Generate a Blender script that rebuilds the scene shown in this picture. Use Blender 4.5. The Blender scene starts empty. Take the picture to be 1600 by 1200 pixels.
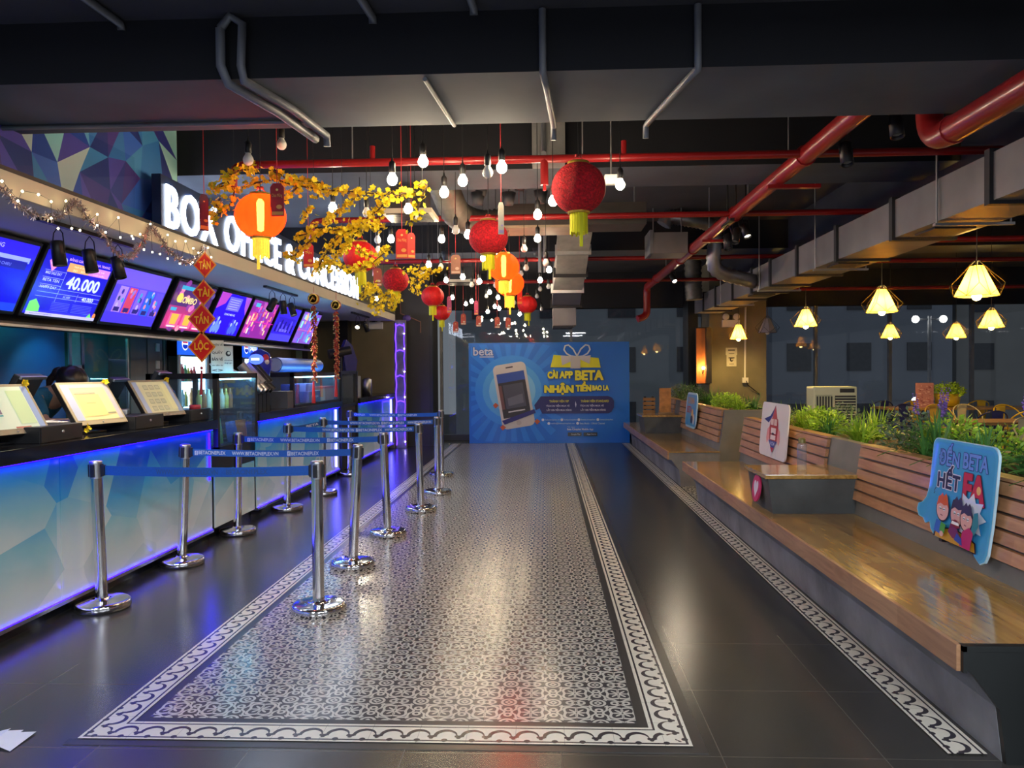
import bpy, bmesh, math, random
from mathutils import Vector, Matrix
from math import sin, cos, pi, radians, atan2, sqrt
random.seed(7)
S = bpy.context.scene
C = S.collection

# ------------------------------------------------------------------ camera
YAW, PITCH, ROLL, F = radians(2.53), radians(-.98), -.008, 1200.0
CAM = Vector((0, 0, 1.5))
RM = Matrix.Rotation(YAW, 3, 'Z') @ Matrix.Rotation(pi/2 + PITCH, 3, 'X') @ Matrix.Rotation(ROLL, 3, 'Z')
cd = bpy.data.cameras.new('camera'); cam = bpy.data.objects.new('camera', cd); C.objects.link(cam)
cam.matrix_world = Matrix.Translation(CAM) @ RM.to_4x4()
cd.sensor_width = 36; cd.lens = 36 * F / 1600; cd.clip_start = .05; cd.clip_end = 200
S.camera = cam
S.view_settings.view_transform = 'Standard'; S.view_settings.look = 'None'
S.view_settings.gamma = 1; S.view_settings.use_curve_mapping = False
S.view_settings.exposure = 1.75
S.cycles.use_denoising = True
S.cycles.max_bounces = 7; S.cycles.transparent_max_bounces = 12
S.cycles.sample_clamp_indirect = 3.0
# night sky over the town
W = bpy.data.worlds.new('night'); S.world = W; W.use_nodes = True
W.node_tree.nodes['Background'].inputs[0].default_value = (.74, .80, .86, 1)
W.node_tree.nodes['Background'].inputs[1].default_value = .065

def ray(px, py): return RM @ Vector(((px-800)/F, -(py-600)/F, -1))
def atY(px, py, y): d = ray(px, py); return CAM + d*(y/d.y)
def atX(px, py, x): d = ray(px, py); return CAM + d*(x/d.x)
def atZ(px, py, z): d = ray(px, py); return CAM + d*((z-1.5)/d.z)
def proj(p):
    q = RM.transposed() @ (Vector(p)-CAM); return 800+F*q.x/-q.z, 600-F*q.y/-q.z
def ceil_z(y):
    if y < 3.75: return 3.25
    if y <= 4.52: return 2.95
    if 6.5 <= y <= 7.2 or 11 <= y <= 11.7: return 3.2
    return 3.6

# ------------------------------------------------------------------ lights of the room, and added fill lights
def lamp_light(name, loc, power, col, size=.3, shape='DISK', sy=None, rot=(0, 0, 0), parent=None):
    l = bpy.data.lights.new(name, 'AREA'); l.energy = power; l.color = col; l.shape = shape; l.size = size
    if sy: l.size_y = sy
    o = bpy.data.objects.new(name, l); C.objects.link(o); o.location = loc; o.rotation_euler = rot
    if parent: o.parent = parent
    return o
def point_light(name, loc, power, col, r=.05, parent=None):
    l = bpy.data.lights.new(name, 'POINT'); l.energy = power; l.color = col; l.shadow_soft_size = r
    o = bpy.data.objects.new(name, l); C.objects.link(o); o.location = loc
    if parent: o.parent = parent
    return o
def spot_light(name, loc, tgt, power, col, ang=70, r=.04, parent=None):
    l = bpy.data.lights.new(name, 'SPOT'); l.energy = power; l.color = col; l.spot_size = radians(ang); l.spot_blend = .6; l.shadow_soft_size = r
    o = bpy.data.objects.new(name, l); C.objects.link(o); o.location = loc
    o.rotation_euler = (Vector(tgt)-Vector(loc)).to_track_quat('-Z', 'Y').to_euler()
    return o

# fill lights added unseen behind the camera (given panel bodies below)
FILL_PANELS = [(-2.2, -1.2), (1.2, -1.2), (4.6, -1.2), (-2.2, -4.0), (1.2, -4.0), (4.6, -4.0)]
for k, (x, y) in enumerate(FILL_PANELS): lamp_light('fill_panel_light', (x, y, 3.17), 56, (.86, .92, 1), 1.15, 'RECTANGLE', .55)

# ------------------------------------------------------------------ materials
class V:
    """a value socket with arithmetic"""
    def __init__(s, t, x): s.t = t; s.x = x
    def _m(s, op, *a):
        n = s.t.nodes.new('ShaderNodeMath'); n.operation = op
        for i, v in enumerate((s,)+a):
            if isinstance(v, V): s.t.links.new(v.x, n.inputs[i])
            else: n.inputs[i].default_value = v
        return V(s.t, n.outputs[0])
    def __add__(s, o): return s._m('ADD', o)
    def __radd__(s, o): return s._m('ADD', o)
    def __sub__(s, o): return s._m('SUBTRACT', o)
    def __rsub__(s, o): return (s*-1)+o
    def __mul__(s, o): return s._m('MULTIPLY', o)
    def __rmul__(s, o): return s._m('MULTIPLY', o)
    def __truediv__(s, o): return s._m('DIVIDE', o)
    def lt(s, o): return s._m('LESS_THAN', o)
    def gt(s, o): return s._m('GREATER_THAN', o)
    def fr(s): return s._m('FRACT')
    def abs(s): return s._m('ABSOLUTE')
    def mn(s, o): return s._m('MINIMUM', o)
    def mx(s, o): return s._m('MAXIMUM', o)
    def sqrt(s): return s._m('SQRT')
    def cos(s): return s._m('COSINE')
    def at2(s, o): return s._m('ARCTAN2', o)
def hyp(a, b): return (a*a+b*b).sqrt()

MATS = {}
def newmat(name):
    m = bpy.data.materials.new(name); m.use_nodes = True
    return m, m.node_tree, m.node_tree.nodes['Principled BSDF']
def mat(name, col, rough=.5, metal=0, var=.12, scale=6, bump=0, emit=None, es=0, coat=0, stretch=(1, 1, 1), bscale=None, spec=.5, trans=0):
    if name in MATS: return MATS[name]
    m, t, b = newmat(name)
    tc = t.nodes.new('ShaderNodeTexCoord'); mp = t.nodes.new('ShaderNodeMapping'); mp.inputs['Scale'].default_value = stretch
    t.links.new(tc.outputs['Object'], mp.inputs[0])
    n = t.nodes.new('ShaderNodeTexNoise'); n.inputs['Scale'].default_value = scale; n.inputs['Detail'].default_value = 5
    t.links.new(mp.outputs[0], n.inputs[0])
    r = t.nodes.new('ShaderNodeValToRGB'); r.color_ramp.elements[0].position = .3; r.color_ramp.elements[1].position = .7
    r.color_ramp.elements[0].color = tuple(c*(1-var) for c in col)+(1,)
    r.color_ramp.elements[1].color = tuple(min(1, c*(1+var)) for c in col)+(1,)
    t.links.new(n.outputs[0], r.inputs[0]); t.links.new(r.outputs[0], b.inputs['Base Color'])
    b.inputs['Roughness'].default_value = rough; b.inputs['Metallic'].default_value = metal
    b.inputs['Coat Weight'].default_value = coat; b.inputs['Coat Roughness'].default_value = .08
    b.inputs['Specular IOR Level'].default_value = spec
    if trans: b.inputs['Transmission Weight'].default_value = trans
    if bump:
        n2 = t.nodes.new('ShaderNodeTexNoise'); n2.inputs['Scale'].default_value = bscale or scale*4; n2.inputs['Detail'].default_value = 4
        t.links.new(mp.outputs[0], n2.inputs[0])
        bp = t.nodes.new('ShaderNodeBump'); bp.inputs['Strength'].default_value = bump; bp.inputs['Distance'].default_value = .02
        t.links.new(n2.outputs[0], bp.inputs['Height']); t.links.new(bp.outputs[0], b.inputs['Normal'])
    if emit:
        b.inputs['Emission Color'].default_value = tuple(emit)+(1,); b.inputs['Emission Strength'].default_value = es
    MATS[name] = m
    return m
def colmat(name, rough=.4, es=0, coat=0, trl=0):
    """takes the flat printed colours of the mesh"""
    if name in MATS: return MATS[name]
    m, t, b = newmat(name)
    a = t.nodes.new('ShaderNodeVertexColor'); a.layer_name = 'print'
    t.links.new(a.outputs[0], b.inputs['Base Color'])
    b.inputs['Roughness'].default_value = rough; b.inputs['Coat Weight'].default_value = coat
    if es:
        t.links.new(a.outputs[0], b.inputs['Emission Color']); b.inputs['Emission Strength'].default_value = es
    MATS[name] = m
    return m
def glass(name, tint=(.9, .95, 1), refl=1.0, rough=.02, ior=1.45, haze=0):
    if name in MATS: return MATS[name]
    m = bpy.data.materials.new(name); m.use_nodes = True; t = m.node_tree; t.nodes.clear()
    o = t.nodes.new('ShaderNodeOutputMaterial'); mx = t.nodes.new('ShaderNodeMixShader')
    tr = t.nodes.new('ShaderNodeBsdfTransparent'); tr.inputs[0].default_value = tuple(tint)+(1,)
    gl = t.nodes.new('ShaderNodeBsdfGlossy'); gl.inputs['Roughness'].default_value = rough
    fr = t.nodes.new('ShaderNodeFresnel'); fr.inputs[0].default_value = ior
    gm = t.nodes.new('ShaderNodeNewGeometry')
    k = (V(t, fr.outputs[0])*(V(t, gm.outputs['Backfacing'])*-1+1)*refl).mn(.9)
    t.links.new(k.x, mx.inputs[0]); t.links.new(gl.outputs[0], mx.inputs[2])
    if haze:
        df = t.nodes.new('ShaderNodeBsdfDiffuse'); df.inputs[0].default_value = (.6, .65, .7, 1)
        m2 = t.nodes.new('ShaderNodeMixShader'); m2.inputs[0].default_value = haze
        t.links.new(tr.outputs[0], m2.inputs[1]); t.links.new(df.outputs[0], m2.inputs[2]); t.links.new(m2.outputs[0], mx.inputs[1])
    else: t.links.new(tr.outputs[0], mx.inputs[1])
    t.links.new(mx.outputs[0], o.inputs[0])
    MATS[name] = m; return m
def translucent(name, col, es=0, thin=0):
    m = bpy.data.materials.new(name); m.use_nodes = True; t = m.node_tree; b = t.nodes['Principled BSDF']
    b.inputs['Base Color'].default_value = tuple(col)+(1,); b.inputs['Roughness'].default_value = .7
    tl = t.nodes.new('ShaderNodeBsdfTranslucent'); tl.inputs[0].default_value = tuple(col)+(1,)
    mx = t.nodes.new('ShaderNodeMixShader'); mx.inputs[0].default_value = .6
    o = [n for n in t.nodes if n.type == 'OUTPUT_MATERIAL'][0]
    t.links.new(b.outputs[0], mx.inputs[1]); t.links.new(tl.outputs[0], mx.inputs[2]); t.links.new(mx.outputs[0], o.inputs[0])
    if es: b.inputs['Emission Color'].default_value = tuple(col)+(1,); b.inputs['Emission Strength'].default_value = es
    if thin:
        tp = t.nodes.new('ShaderNodeBsdfTransparent'); tp.inputs[0].default_value = (1, .5, .2, 1); m3 = t.nodes.new('ShaderNodeMixShader'); m3.inputs[0].default_value = thin
        t.links.new(mx.outputs[0], m3.inputs[1]); t.links.new(tp.outputs[0], m3.inputs[2]); t.links.new(m3.outputs[0], o.inputs[0])
    MATS[name] = m; return m

M_concrete = mat('concrete', (.20, .20, .205), .75, var=.35, scale=2.5, bump=.25, bscale=14)
M_planter = mat('planter_concrete', (.17, .165, .15), .7, var=.25, scale=2, bump=.15)
M_pier = mat('pillar_concrete', (.20, .185, .13), .8, var=.2, scale=1.6, bump=.2)
M_ceil = mat('ceiling_paint', (.055, .058, .07), .85, var=.2, scale=1.5, bump=.1)
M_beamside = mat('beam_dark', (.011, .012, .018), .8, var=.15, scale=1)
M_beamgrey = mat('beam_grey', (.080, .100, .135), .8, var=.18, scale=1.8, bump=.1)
M_black = mat('black_plastic', (.012, .012, .014), .4, var=.1)
M_blackm = mat('black_metal', (.015, .015, .017), .45, metal=.3, var=.1)
M_dark = mat('dark_wall_paint', (.035, .033, .036), .6, var=.12, scale=2)
M_navy = mat('navy_wall_paint', (.012, .03, .13), .5, var=.15, scale=1.5)
M_red = mat('red_pipe_paint', (.32, .010, .012), .35, var=.12, scale=3, coat=.3)
M_galv = mat('galvanised_steel', (.38, .38, .40), .38, metal=.75, var=.2, scale=5)
M_duct = mat('duct_steel', (.27, .26, .27), .5, metal=.45, var=.18, scale=2)
M_flange = mat('duct_flange', (.03, .03, .035), .6, var=.1)
M_chrome = mat('polished_chrome', (.70, .70, .72), .10, metal=1, var=.05)
M_satin = mat('satin_steel', (.55, .55, .57), .32, metal=1, var=.08)
M_conduit = mat('conduit', (.22, .23, .26), .5, metal=.3, var=.15)
M_white = mat('white_plastic', (.75, .74, .70), .45, var=.04)
M_cream = mat('cream_paint', (.70, .62, .48), .6, var=.05, scale=2)
M_soffit = mat('soffit_paint', (.62, .62, .66), .7, var=.04, scale=2)
M_slab = mat('black_stone', (.012, .013, .017), .12, var=.3, scale=14)
M_string = mat('red_string', (.5, .03, .03), .7)
M_gold = mat('gold_foil', (.8, .5, .08), .35, metal=.6, var=.2, scale=40)
M_yfringe = mat('yellow_fringe', (.80, .78, .01), .7, var=.25, scale=60, stretch=(1, 1, .1), emit=(.8, .75, 0), es=0.0)
M_velvet = mat('red_velvet', (.72, .008, .02), .75, var=.45, scale=60, bump=.9, bscale=120)
M_rlan = mat('red_paper', (.85, .012, .012), .6, var=.15, scale=30)
M_olan = translucent('lit_orange_paper', (1, .045, .006), es=.03, thin=.08)
M_bulb_on = mat('glowing_bulb', (1, .8, .5), .4, emit=(1, .80, .52), es=46)
M_bulb_off = mat('frosted_bulb', (.78, .76, .72), .3, var=.03, coat=.5)
M_letters = mat('lit_letter_face', (.9, .92, 1), .4, var=.02, emit=(.72, .82, 1), es=4)
M_signback = mat('sign_backing', (.012, .03, .09), .4, var=.1)
M_led = mat('blue_led_strip', (.1, .05, 1), .4, emit=(.006, .0005, 1), es=7)
M_ledhot = mat('bright_led_tube', (.6, .6, 1), .4, emit=(.07, .06, 1), es=7)
M_print = colmat('printed_board', .35, coat=.3)
M_matte = colmat('printed_matte', .6)
M_screen = colmat('lit_screen', .25, es=.36)
M_pos = colmat('lit_pos_screen', .25, es=.08)
M_mural = colmat('painted_mural', .5)
M_glass = glass('clear_glass', (.93, .97, 1), 1.0)
M_wglass = glass('window_glass', (.9, .93, .97), 1.6, .015)
M_case = glass('case_glass', (.82, .93, 1), 1.4, .03, haze=.05)
M_belt = mat('blue_webbing', (.004, .09, .42), .6, var=.08, scale=80)
M_shade = translucent('lit_yellow_shade', (1, .60, .07), es=.16)
M_shadeoff = mat('unlit_grey_shade', (.35, .33, .36), .7, var=.06)
M_pbulb = mat('hot_pendant_bulb', (1, .8, .4), .4, emit=(1, .72, .28), es=20)
M_petal = mat('yellow_petal', (.92, .66, .01), .6, var=.2, scale=50)
M_twig = mat('brown_twig', (.10, .05, .02), .8, var=.3, scale=30)
M_leafL = mat('yellow_green_leaf', (.34, .56, .04), .5, var=.45, scale=9)
M_leafD = mat('dark_green_leaf', (.08, .24, .05), .5, var=.4, scale=9)
M_leafG = mat('grey_green_leaf', (.13, .19, .10), .6, var=.3, scale=12)
M_purple = mat('purple_bloom', (.22, .12, .48), .6, var=.3, scale=40)
M_soil = mat('planter_soil', (.10, .08, .05), .95, var=.5, scale=30, bump=.6)

def wood(name, c1, c2, rough=.3, coat=.5, axis='Y', plank=.14, streak=1.0, cross=.9):
    m, t, b = newmat(name)
    tc = t.nodes.new('ShaderNodeTexCoord'); sp = t.nodes.new('ShaderNodeSeparateXYZ'); t.links.new(tc.outputs['Object'], sp.inputs[0])
    al = V(t, sp.outputs['XYZ'.index(axis)]); ac = V(t, sp.outputs[0 if axis == 'Y' else 1])
    mp = t.nodes.new('ShaderNodeMapping'); sc = [9, 9, 9]; sc['XYZ'.index(axis)] = .9; mp.inputs['Scale'].default_value = sc
    t.links.new(tc.outputs['Object'], mp.inputs[0])
    n = t.nodes.new('ShaderNodeTexNoise'); n.inputs['Scale'].default_value = 2.2; n.inputs['Detail'].default_value = 6; n.inputs['Distortion'].default_value = 1.5
    t.links.new(mp.outputs[0], n.inputs[0])
    wn = t.nodes.new('ShaderNodeTexWhiteNoise'); wn.noise_dimensions = '2D'; cb = t.nodes.new('ShaderNodeCombineXYZ')
    i1 = (ac/plank)._m('FLOOR'); i2 = (al/cross + i1*.37)._m('FLOOR')
    t.links.new(i1.x, cb.inputs[0]); t.links.new(i2.x, cb.inputs[1]); t.links.new(cb.outputs[0], wn.inputs['Vector'])
    f = V(t, n.outputs[0])*.9*streak + V(t, wn.outputs[0])*.20
    r = t.nodes.new('ShaderNodeValToRGB'); r.color_ramp.elements[0].position = .25; r.color_ramp.elements[1].position = .8
    r.color_ramp.elements[0].color = tuple(c1)+(1,); r.color_ramp.elements[1].color = tuple(c2)+(1,)
    t.links.new(f.x, r.inputs[0]); t.links.new(r.outputs[0], b.inputs['Base Color'])
    b.inputs['Roughness'].default_value = rough; b.inputs['Coat Weight'].default_value = coat; b.inputs['Coat Roughness'].default_value = .1
    MATS[name] = m; return m
M_seat = wood('varnished_seat_wood', (.20, .09, .015), (.60, .36, .09), .22, .8, 'Y', .19)
M_edge = wood('seat_edge_wood', (.28, .13, .06), (.52, .29, .15), .4, .3, 'Y', .05, cross=.5)
M_slat = wood('slat_wood', (.34, .15, .065), (.62, .33, .16), .4, .3, 'Y', .06, cross=.35)
M_table = wood('dining_wood', (.22, .12, .05), (.40, .24, .10), .4, .3, 'X', .12)

# floor materials -----------------------------------------------------------
def floor_mat():
    m, t, b = newmat('dark_floor_tile')
    g = t.nodes.new('ShaderNodeNewGeometry'); sp = t.nodes.new('ShaderNodeSeparateXYZ'); t.links.new(g.outputs['Position'], sp.inputs[0])
    x = V(t, sp.outputs[0]); y = V(t, sp.outputs[1])
    u = ((x-.67)/.62).fr(); v = ((y-.5)/.62).fr()
    line = ((u-.5).abs().gt(.4965)).mx((v-.5).abs().gt(.4965))
    n = t.nodes.new('ShaderNodeTexNoise'); n.inputs['Scale'].default_value = 1.3; n.inputs['Detail'].default_value = 6; t.links.new(g.outputs['Position'], n.inputs[0])
    nf = V(t, n.outputs[0])
    mx = t.nodes.new('ShaderNodeMix'); mx.data_type = 'RGBA'; mx.inputs[6].default_value = (.034, .033, .031, 1); mx.inputs[7].default_value = (.046, .044, .040, 1)
    t.links.new(nf.x, mx.inputs[0])
    m2 = t.nodes.new('ShaderNodeMix'); m2.data_type = 'RGBA'; m2.inputs[7].default_value = (.11, .10, .085, 1)
    t.links.new(mx.outputs[2], m2.inputs[6]); t.links.new((line*.8).x, m2.inputs[0])
    t.links.new(m2.outputs[2], b.inputs['Base Color'])
    b.inputs['Roughness'].default_value = .24
    b.inputs['Specular IOR Level'].default_value = .75
    return m
def pattern_mat(name, T=.2, x0=0, y0=0):
    m, t, b = newmat(name)
    g = t.nodes.new('ShaderNodeNewGeometry'); sp = t.nodes.new('ShaderNodeSeparateXYZ'); t.links.new(g.outputs['Position'], sp.inputs[0])
    x = V(t, sp.outputs[0]); y = V(t, sp.outputs[1])
    U = (x-x0)/T; Vv = (y-y0)/T
    u = (U+.5).fr()-.5; v = (Vv+.5).fr()-.5
    au = u.abs(); av = v.abs()
    r = hyp(u, v); a = v.at2(u)
    c8 = (a*8).cos(); c4 = (a*4).cos()
    star = r.lt((c8*.08+.145)) * r.gt(.022)
    ring1 = (r-(c4*-.045+.285)).abs().lt(.034)
    ring2 = (r-(c8*.03+.390)).abs().lt(.028)
    cu = .5-au; cv = .5-av; r2 = hyp(cu, cv)
    med = (r2-.155).abs().lt(.030)
    dia = ((cu+cv)-.075).abs().lt(.028)
    l1 = (hyp(.5-au, av-.13)-.07).abs().lt(.027)
    l2 = (hyp(.5-av, au-.13)-.07).abs().lt(.027)
    leaf = hyp((au-av)*.9, (au+av-.66)*2.1).lt(.075)
    p = star.mx(ring1).mx(ring2*(r2.gt(.19))).mx(med).mx(dia).mx(l1).mx(l2).mx(leaf)
    # quieter tile joints
    tu = (U+.0).fr(); tv = (Vv+.5).fr()
    joint = ((tu-.5).abs().gt(.4945)).mx((tv-.5).abs().gt(.4955))
    # soft wear
    n = t.nodes.new('ShaderNodeTexNoise'); n.inputs['Scale'].default_value = 5; n.inputs['Detail'].default_value = 5; t.links.new(g.outputs['Position'], n.inputs[0])
    mx = t.nodes.new('ShaderNodeMix'); mx.data_type = 'RGBA'; mx.inputs[6].default_value = (.06, .056, .06, 1); mx.inputs[7].default_value = (.57, .545, .49, 1)
    t.links.new((p*(V(t, n.outputs[0])*.3+.82)).x, mx.inputs[0])
    m2 = t.nodes.new('ShaderNodeMix'); m2.data_type = 'RGBA'; m2.inputs[7].default_value = (.03, .028, .026, 1)
    t.links.new(mx.outputs[2], m2.inputs[6]); t.links.new((joint*.8).x, m2.inputs[0])
    t.links.new(m2.outputs[2], b.inputs['Base Color'])
    b.inputs['Roughness'].default_value = .20
    return m
def border_mat():
    m, t, b = newmat('scroll_border_tile')
    uv = t.nodes.new('ShaderNodeUVMap'); uv.uv_map = 'strip'; sp = t.nodes.new('ShaderNodeSeparateXYZ'); t.links.new(uv.outputs[0], sp.inputs[0])
    U = V(t, sp.outputs[0]); v = V(t, sp.outputs[1])     # U metres along, v 0 (outer) .. 1 (inner)
    P = .112
    s = (U/P).fr()
    w1 = v.lt(.085); k1 = v.gt(.085)*v.lt(.155)
    k2 = v.gt(.845)*v.lt(.905)
    # scrolls: crescents opening outward, drawn as offset circles
    du = (s-.5)*P; dv = (v-.42)*.15
    ro = hyp(du, dv); ri = hyp(du-.006, dv+.010)
    cres = ro.lt(.049)*ri.gt(.0400)*v.gt(.33)
    hook = hyp((s-.93)*P, (v-.36)*.15).lt(.010)
    hook2 = hyp((s-.07)*P, (v-.36)*.15).lt(.010)
    tail = hyp((s-.5)*P-.0+.056, (v-.28)*.15).lt(.009) .mx(hyp((s-.5)*P-.056, (v-.28)*.15).lt(.009))
    dot = hyp((s-.5)*P, (v-.15)*.15).lt(.013)
    dark = k1.mx(k2).mx(cres).mx(hook).mx(hook2).mx(tail).mx(dot)
    jt = ((U/.2).fr()-.5).abs().gt(.4955)*.6
    mx = t.nodes.new('ShaderNodeMix'); mx.data_type = 'RGBA'; mx.inputs[6].default_value = (.70, .67, .58, 1); mx.inputs[7].default_value = (.035, .03, .04, 1)
    t.links.new(dark.mx(jt).x, mx.inputs[0]); t.links.new(mx.outputs[2], b.inputs['Base Color'])
    b.inputs['Roughness'].default_value = .26
    return m
M_floor = floor_mat(); M_rug = pattern_mat('patterned_tile', .2, .573-.05, 3.24+.1); M_border = border_mat()
M_bandtile = mat('plain_band_tile', (.035, .034, .036), .3, var=.15, scale=5)

def front_panel_mat():
    m, t, b = newmat('pale_to_blue_panel')
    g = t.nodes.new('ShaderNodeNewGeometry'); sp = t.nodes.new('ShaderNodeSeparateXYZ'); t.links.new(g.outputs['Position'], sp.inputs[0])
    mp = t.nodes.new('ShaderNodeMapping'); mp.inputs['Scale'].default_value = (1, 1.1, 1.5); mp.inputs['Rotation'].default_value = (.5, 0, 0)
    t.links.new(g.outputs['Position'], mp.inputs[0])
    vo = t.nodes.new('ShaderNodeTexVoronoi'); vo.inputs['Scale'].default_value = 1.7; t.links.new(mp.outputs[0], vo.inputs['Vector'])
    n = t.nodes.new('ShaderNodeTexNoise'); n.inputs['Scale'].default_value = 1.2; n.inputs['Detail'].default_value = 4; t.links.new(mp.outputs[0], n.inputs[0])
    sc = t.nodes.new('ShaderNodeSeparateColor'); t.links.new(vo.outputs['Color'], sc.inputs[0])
    f = V(t, sp.outputs[2])*.95 + V(t, sc.outputs[0])*.32 + V(t, n.outputs[0])*.35 - .30  # facet colours run from pale at the foot to deep blue at the top
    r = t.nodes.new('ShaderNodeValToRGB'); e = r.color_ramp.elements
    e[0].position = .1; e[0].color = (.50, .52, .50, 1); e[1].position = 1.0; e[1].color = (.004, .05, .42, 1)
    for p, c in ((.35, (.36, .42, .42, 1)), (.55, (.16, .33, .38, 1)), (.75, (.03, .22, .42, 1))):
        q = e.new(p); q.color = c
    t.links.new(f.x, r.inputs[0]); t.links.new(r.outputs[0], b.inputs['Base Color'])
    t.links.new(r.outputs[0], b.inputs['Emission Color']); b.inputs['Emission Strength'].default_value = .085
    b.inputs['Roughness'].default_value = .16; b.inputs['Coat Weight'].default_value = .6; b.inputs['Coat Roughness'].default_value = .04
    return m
M_panel = front_panel_mat()

# ------------------------------------------------------------------ mesh tools
class MB:
    def __init__(s):
        s.v = []; s.f = []; s.c = []; s.m = []; s.sm = []; s.col = None; s.mi = 0; s.X = Matrix.Identity(4); s.uv = None
    def add(s, vs, fs, smooth=False, cols=None):
        k = len(s.v); s.v += [tuple(s.X @ Vector(p)) for p in vs]
        for i, f in enumerate(fs):
            s.f.append(tuple(k+j for j in f)); s.c.append(cols[i] if cols else s.col); s.m.append(s.mi); s.sm.append(smooth)
    def box(s, a, b, bev=0):
        x0, y0, z0 = [min(p, q) for p, q in zip(a, b)]; x1, y1, z1 = [max(p, q) for p, q in zip(a, b)]
        if bev <= 0:
            vs = [(x0, y0, z0), (x1, y0, z0), (x1, y1, z0), (x0, y1, z0), (x0, y0, z1), (x1, y0, z1), (x1, y1, z1), (x0, y1, z1)]
            s.add(vs, [(0, 3, 2, 1), (4, 5, 6, 7), (0, 1, 5, 4), (1, 2, 6, 5), (2, 3, 7, 6), (3, 0, 4, 7)]); return
        e = min(bev, (x1-x0)/2.01, (y1-y0)/2.01, (z1-z0)/2.01)
        bm = bmesh.new(); bmesh.ops.create_cube(bm, size=1)
        for v in bm.verts: v.co = Vector(((x0+x1)/2+v.co.x*(x1-x0), (y0+y1)/2+v.co.y*(y1-y0), (z0+z1)/2+v.co.z*(z1-z0)))
        bmesh.ops.bevel(bm, geom=bm.edges[:], offset=e, segments=2, affect='EDGES', profile=.7)
        bm.verts.index_update()
        s.add([v.co[:] for v in bm.verts], [tuple(v.index for v in f.verts) for f in bm.faces]); bm.free()
    def tube(s, pts, r, n=8, caps=True, rs=None):
        pts = [Vector(p) for p in pts]; k = len(pts); vs = []; fs = []
        up = None
        for i, p in enumerate(pts):
            d = (pts[min(i+1, k-1)]-pts[max(i-1, 0)]).normalized()
            if up is None:
                up = Vector((0, 0, 1)) if abs(d.z) < .9 else Vector((1, 0, 0))
            a = d.cross(up)
            if a.length < 1e-4: a = d.cross(Vector((1, 0, .1)))
            a.normalize(); bq = a.cross(d).normalized(); up = bq
            rr = rs[i] if rs else r
            vs += [p + a*cos(2*pi*j/n)*rr + bq*sin(2*pi*j/n)*rr for j in range(n)]
        for i in range(k-1):
            fs += [(i*n+j, i*n+(j+1) % n, (i+1)*n+(j+1) % n, (i+1)*n+j) for j in range(n)]
        s.add(vs, fs, True)
        if caps: s.add(vs[:n], [tuple(range(n))[::-1]]); s.add(vs[-n:], [tuple(range(n))])
    def lathe(s, prof, c=(0, 0, 0), n=20, lobes=0, la=0, cap=True, smooth=True):
        vs = []; fs = []; k = len(prof)
        for r, z in prof:
            for j in range(n):
                a = 2*pi*j/n; q = r*(1-la*abs(sin(a*lobes/2))) if lobes else r
                if lobes: q = r*(1-la+la*abs(sin(a*lobes/2))**.5)
                vs.append((c[0]+q*cos(a), c[1]+q*sin(a), c[2]+z))
        for i in range(k-1):
            fs += [(i*n+j, i*n+(j+1) % n, (i+1)*n+(j+1) % n, (i+1)*n+j) for j in range(n)]
        s.add(vs, fs, smooth)
        if cap:
            if prof[0][0] > 1e-5: s.add(vs[:n], [tuple(range(n))[::-1]])
            if prof[-1][0] > 1e-5: s.add(vs[-n:], [tuple(range(n))])
    def ball(s, c, r, n=10, k=6, sq=1):
        s.lathe([(max(1e-6, r*sin(pi*i/k)), -r*cos(pi*i/k)*sq) for i in range(k+1)], c, n, cap=False)
    def prism(s, poly, z0, z1, axis='Z', scale=None):
        """extrude a polygon along an axis; poly in the other two axes (order XY, XZ, YZ)"""
        def P(a, b, h): return {'Z': (a, b, h), 'Y': (a, h, b), 'X': (h, a, b)}[axis]
        n = len(poly); vs = [P(a, b, z0) for a, b in poly]+[P(a, b, z1) for a, b in poly]
        s.add(vs, [tuple(range(n))[::-1], tuple(range(n, 2*n))]+[(i, (i+1) % n, n+(i+1) % n, n+i) for i in range(n)])
    def quad(s, *p, **k): s.add(p, [tuple(range(len(p)))], **k)
    def build(s, name, m, parent=None, loc=None, autos=True):
        me = bpy.data.meshes.new(name); me.from_pydata(s.v, [], s.f)
        me.polygons.foreach_set('use_smooth', s.sm)
        mats = m if isinstance(m, (list, tuple)) else [m]
        for q in mats: me.materials.append(q)
        if len(mats) > 1: me.polygons.foreach_set('material_index', s.m)
        if any(c is not None for c in s.c):
            ca = me.color_attributes.new('print', 'FLOAT_COLOR', 'CORNER'); d = []
            for f, c in zip(s.f, s.c):
                c = c or (.5, .5, .5); d += [c[0], c[1], c[2], 1]*len(f)
            ca.data.foreach_set('color', d)
        o = bpy.data.objects.new(name, me); C.objects.link(o)
        if parent: o.parent = parent
        if loc: o.location = loc
        return o
def fixn(o):
    bm = bmesh.new(); bm.from_mesh(o.data); bmesh.ops.recalc_face_normals(bm, faces=bm.faces[:]); bm.to_mesh(o.data); bm.free(); return o

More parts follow.
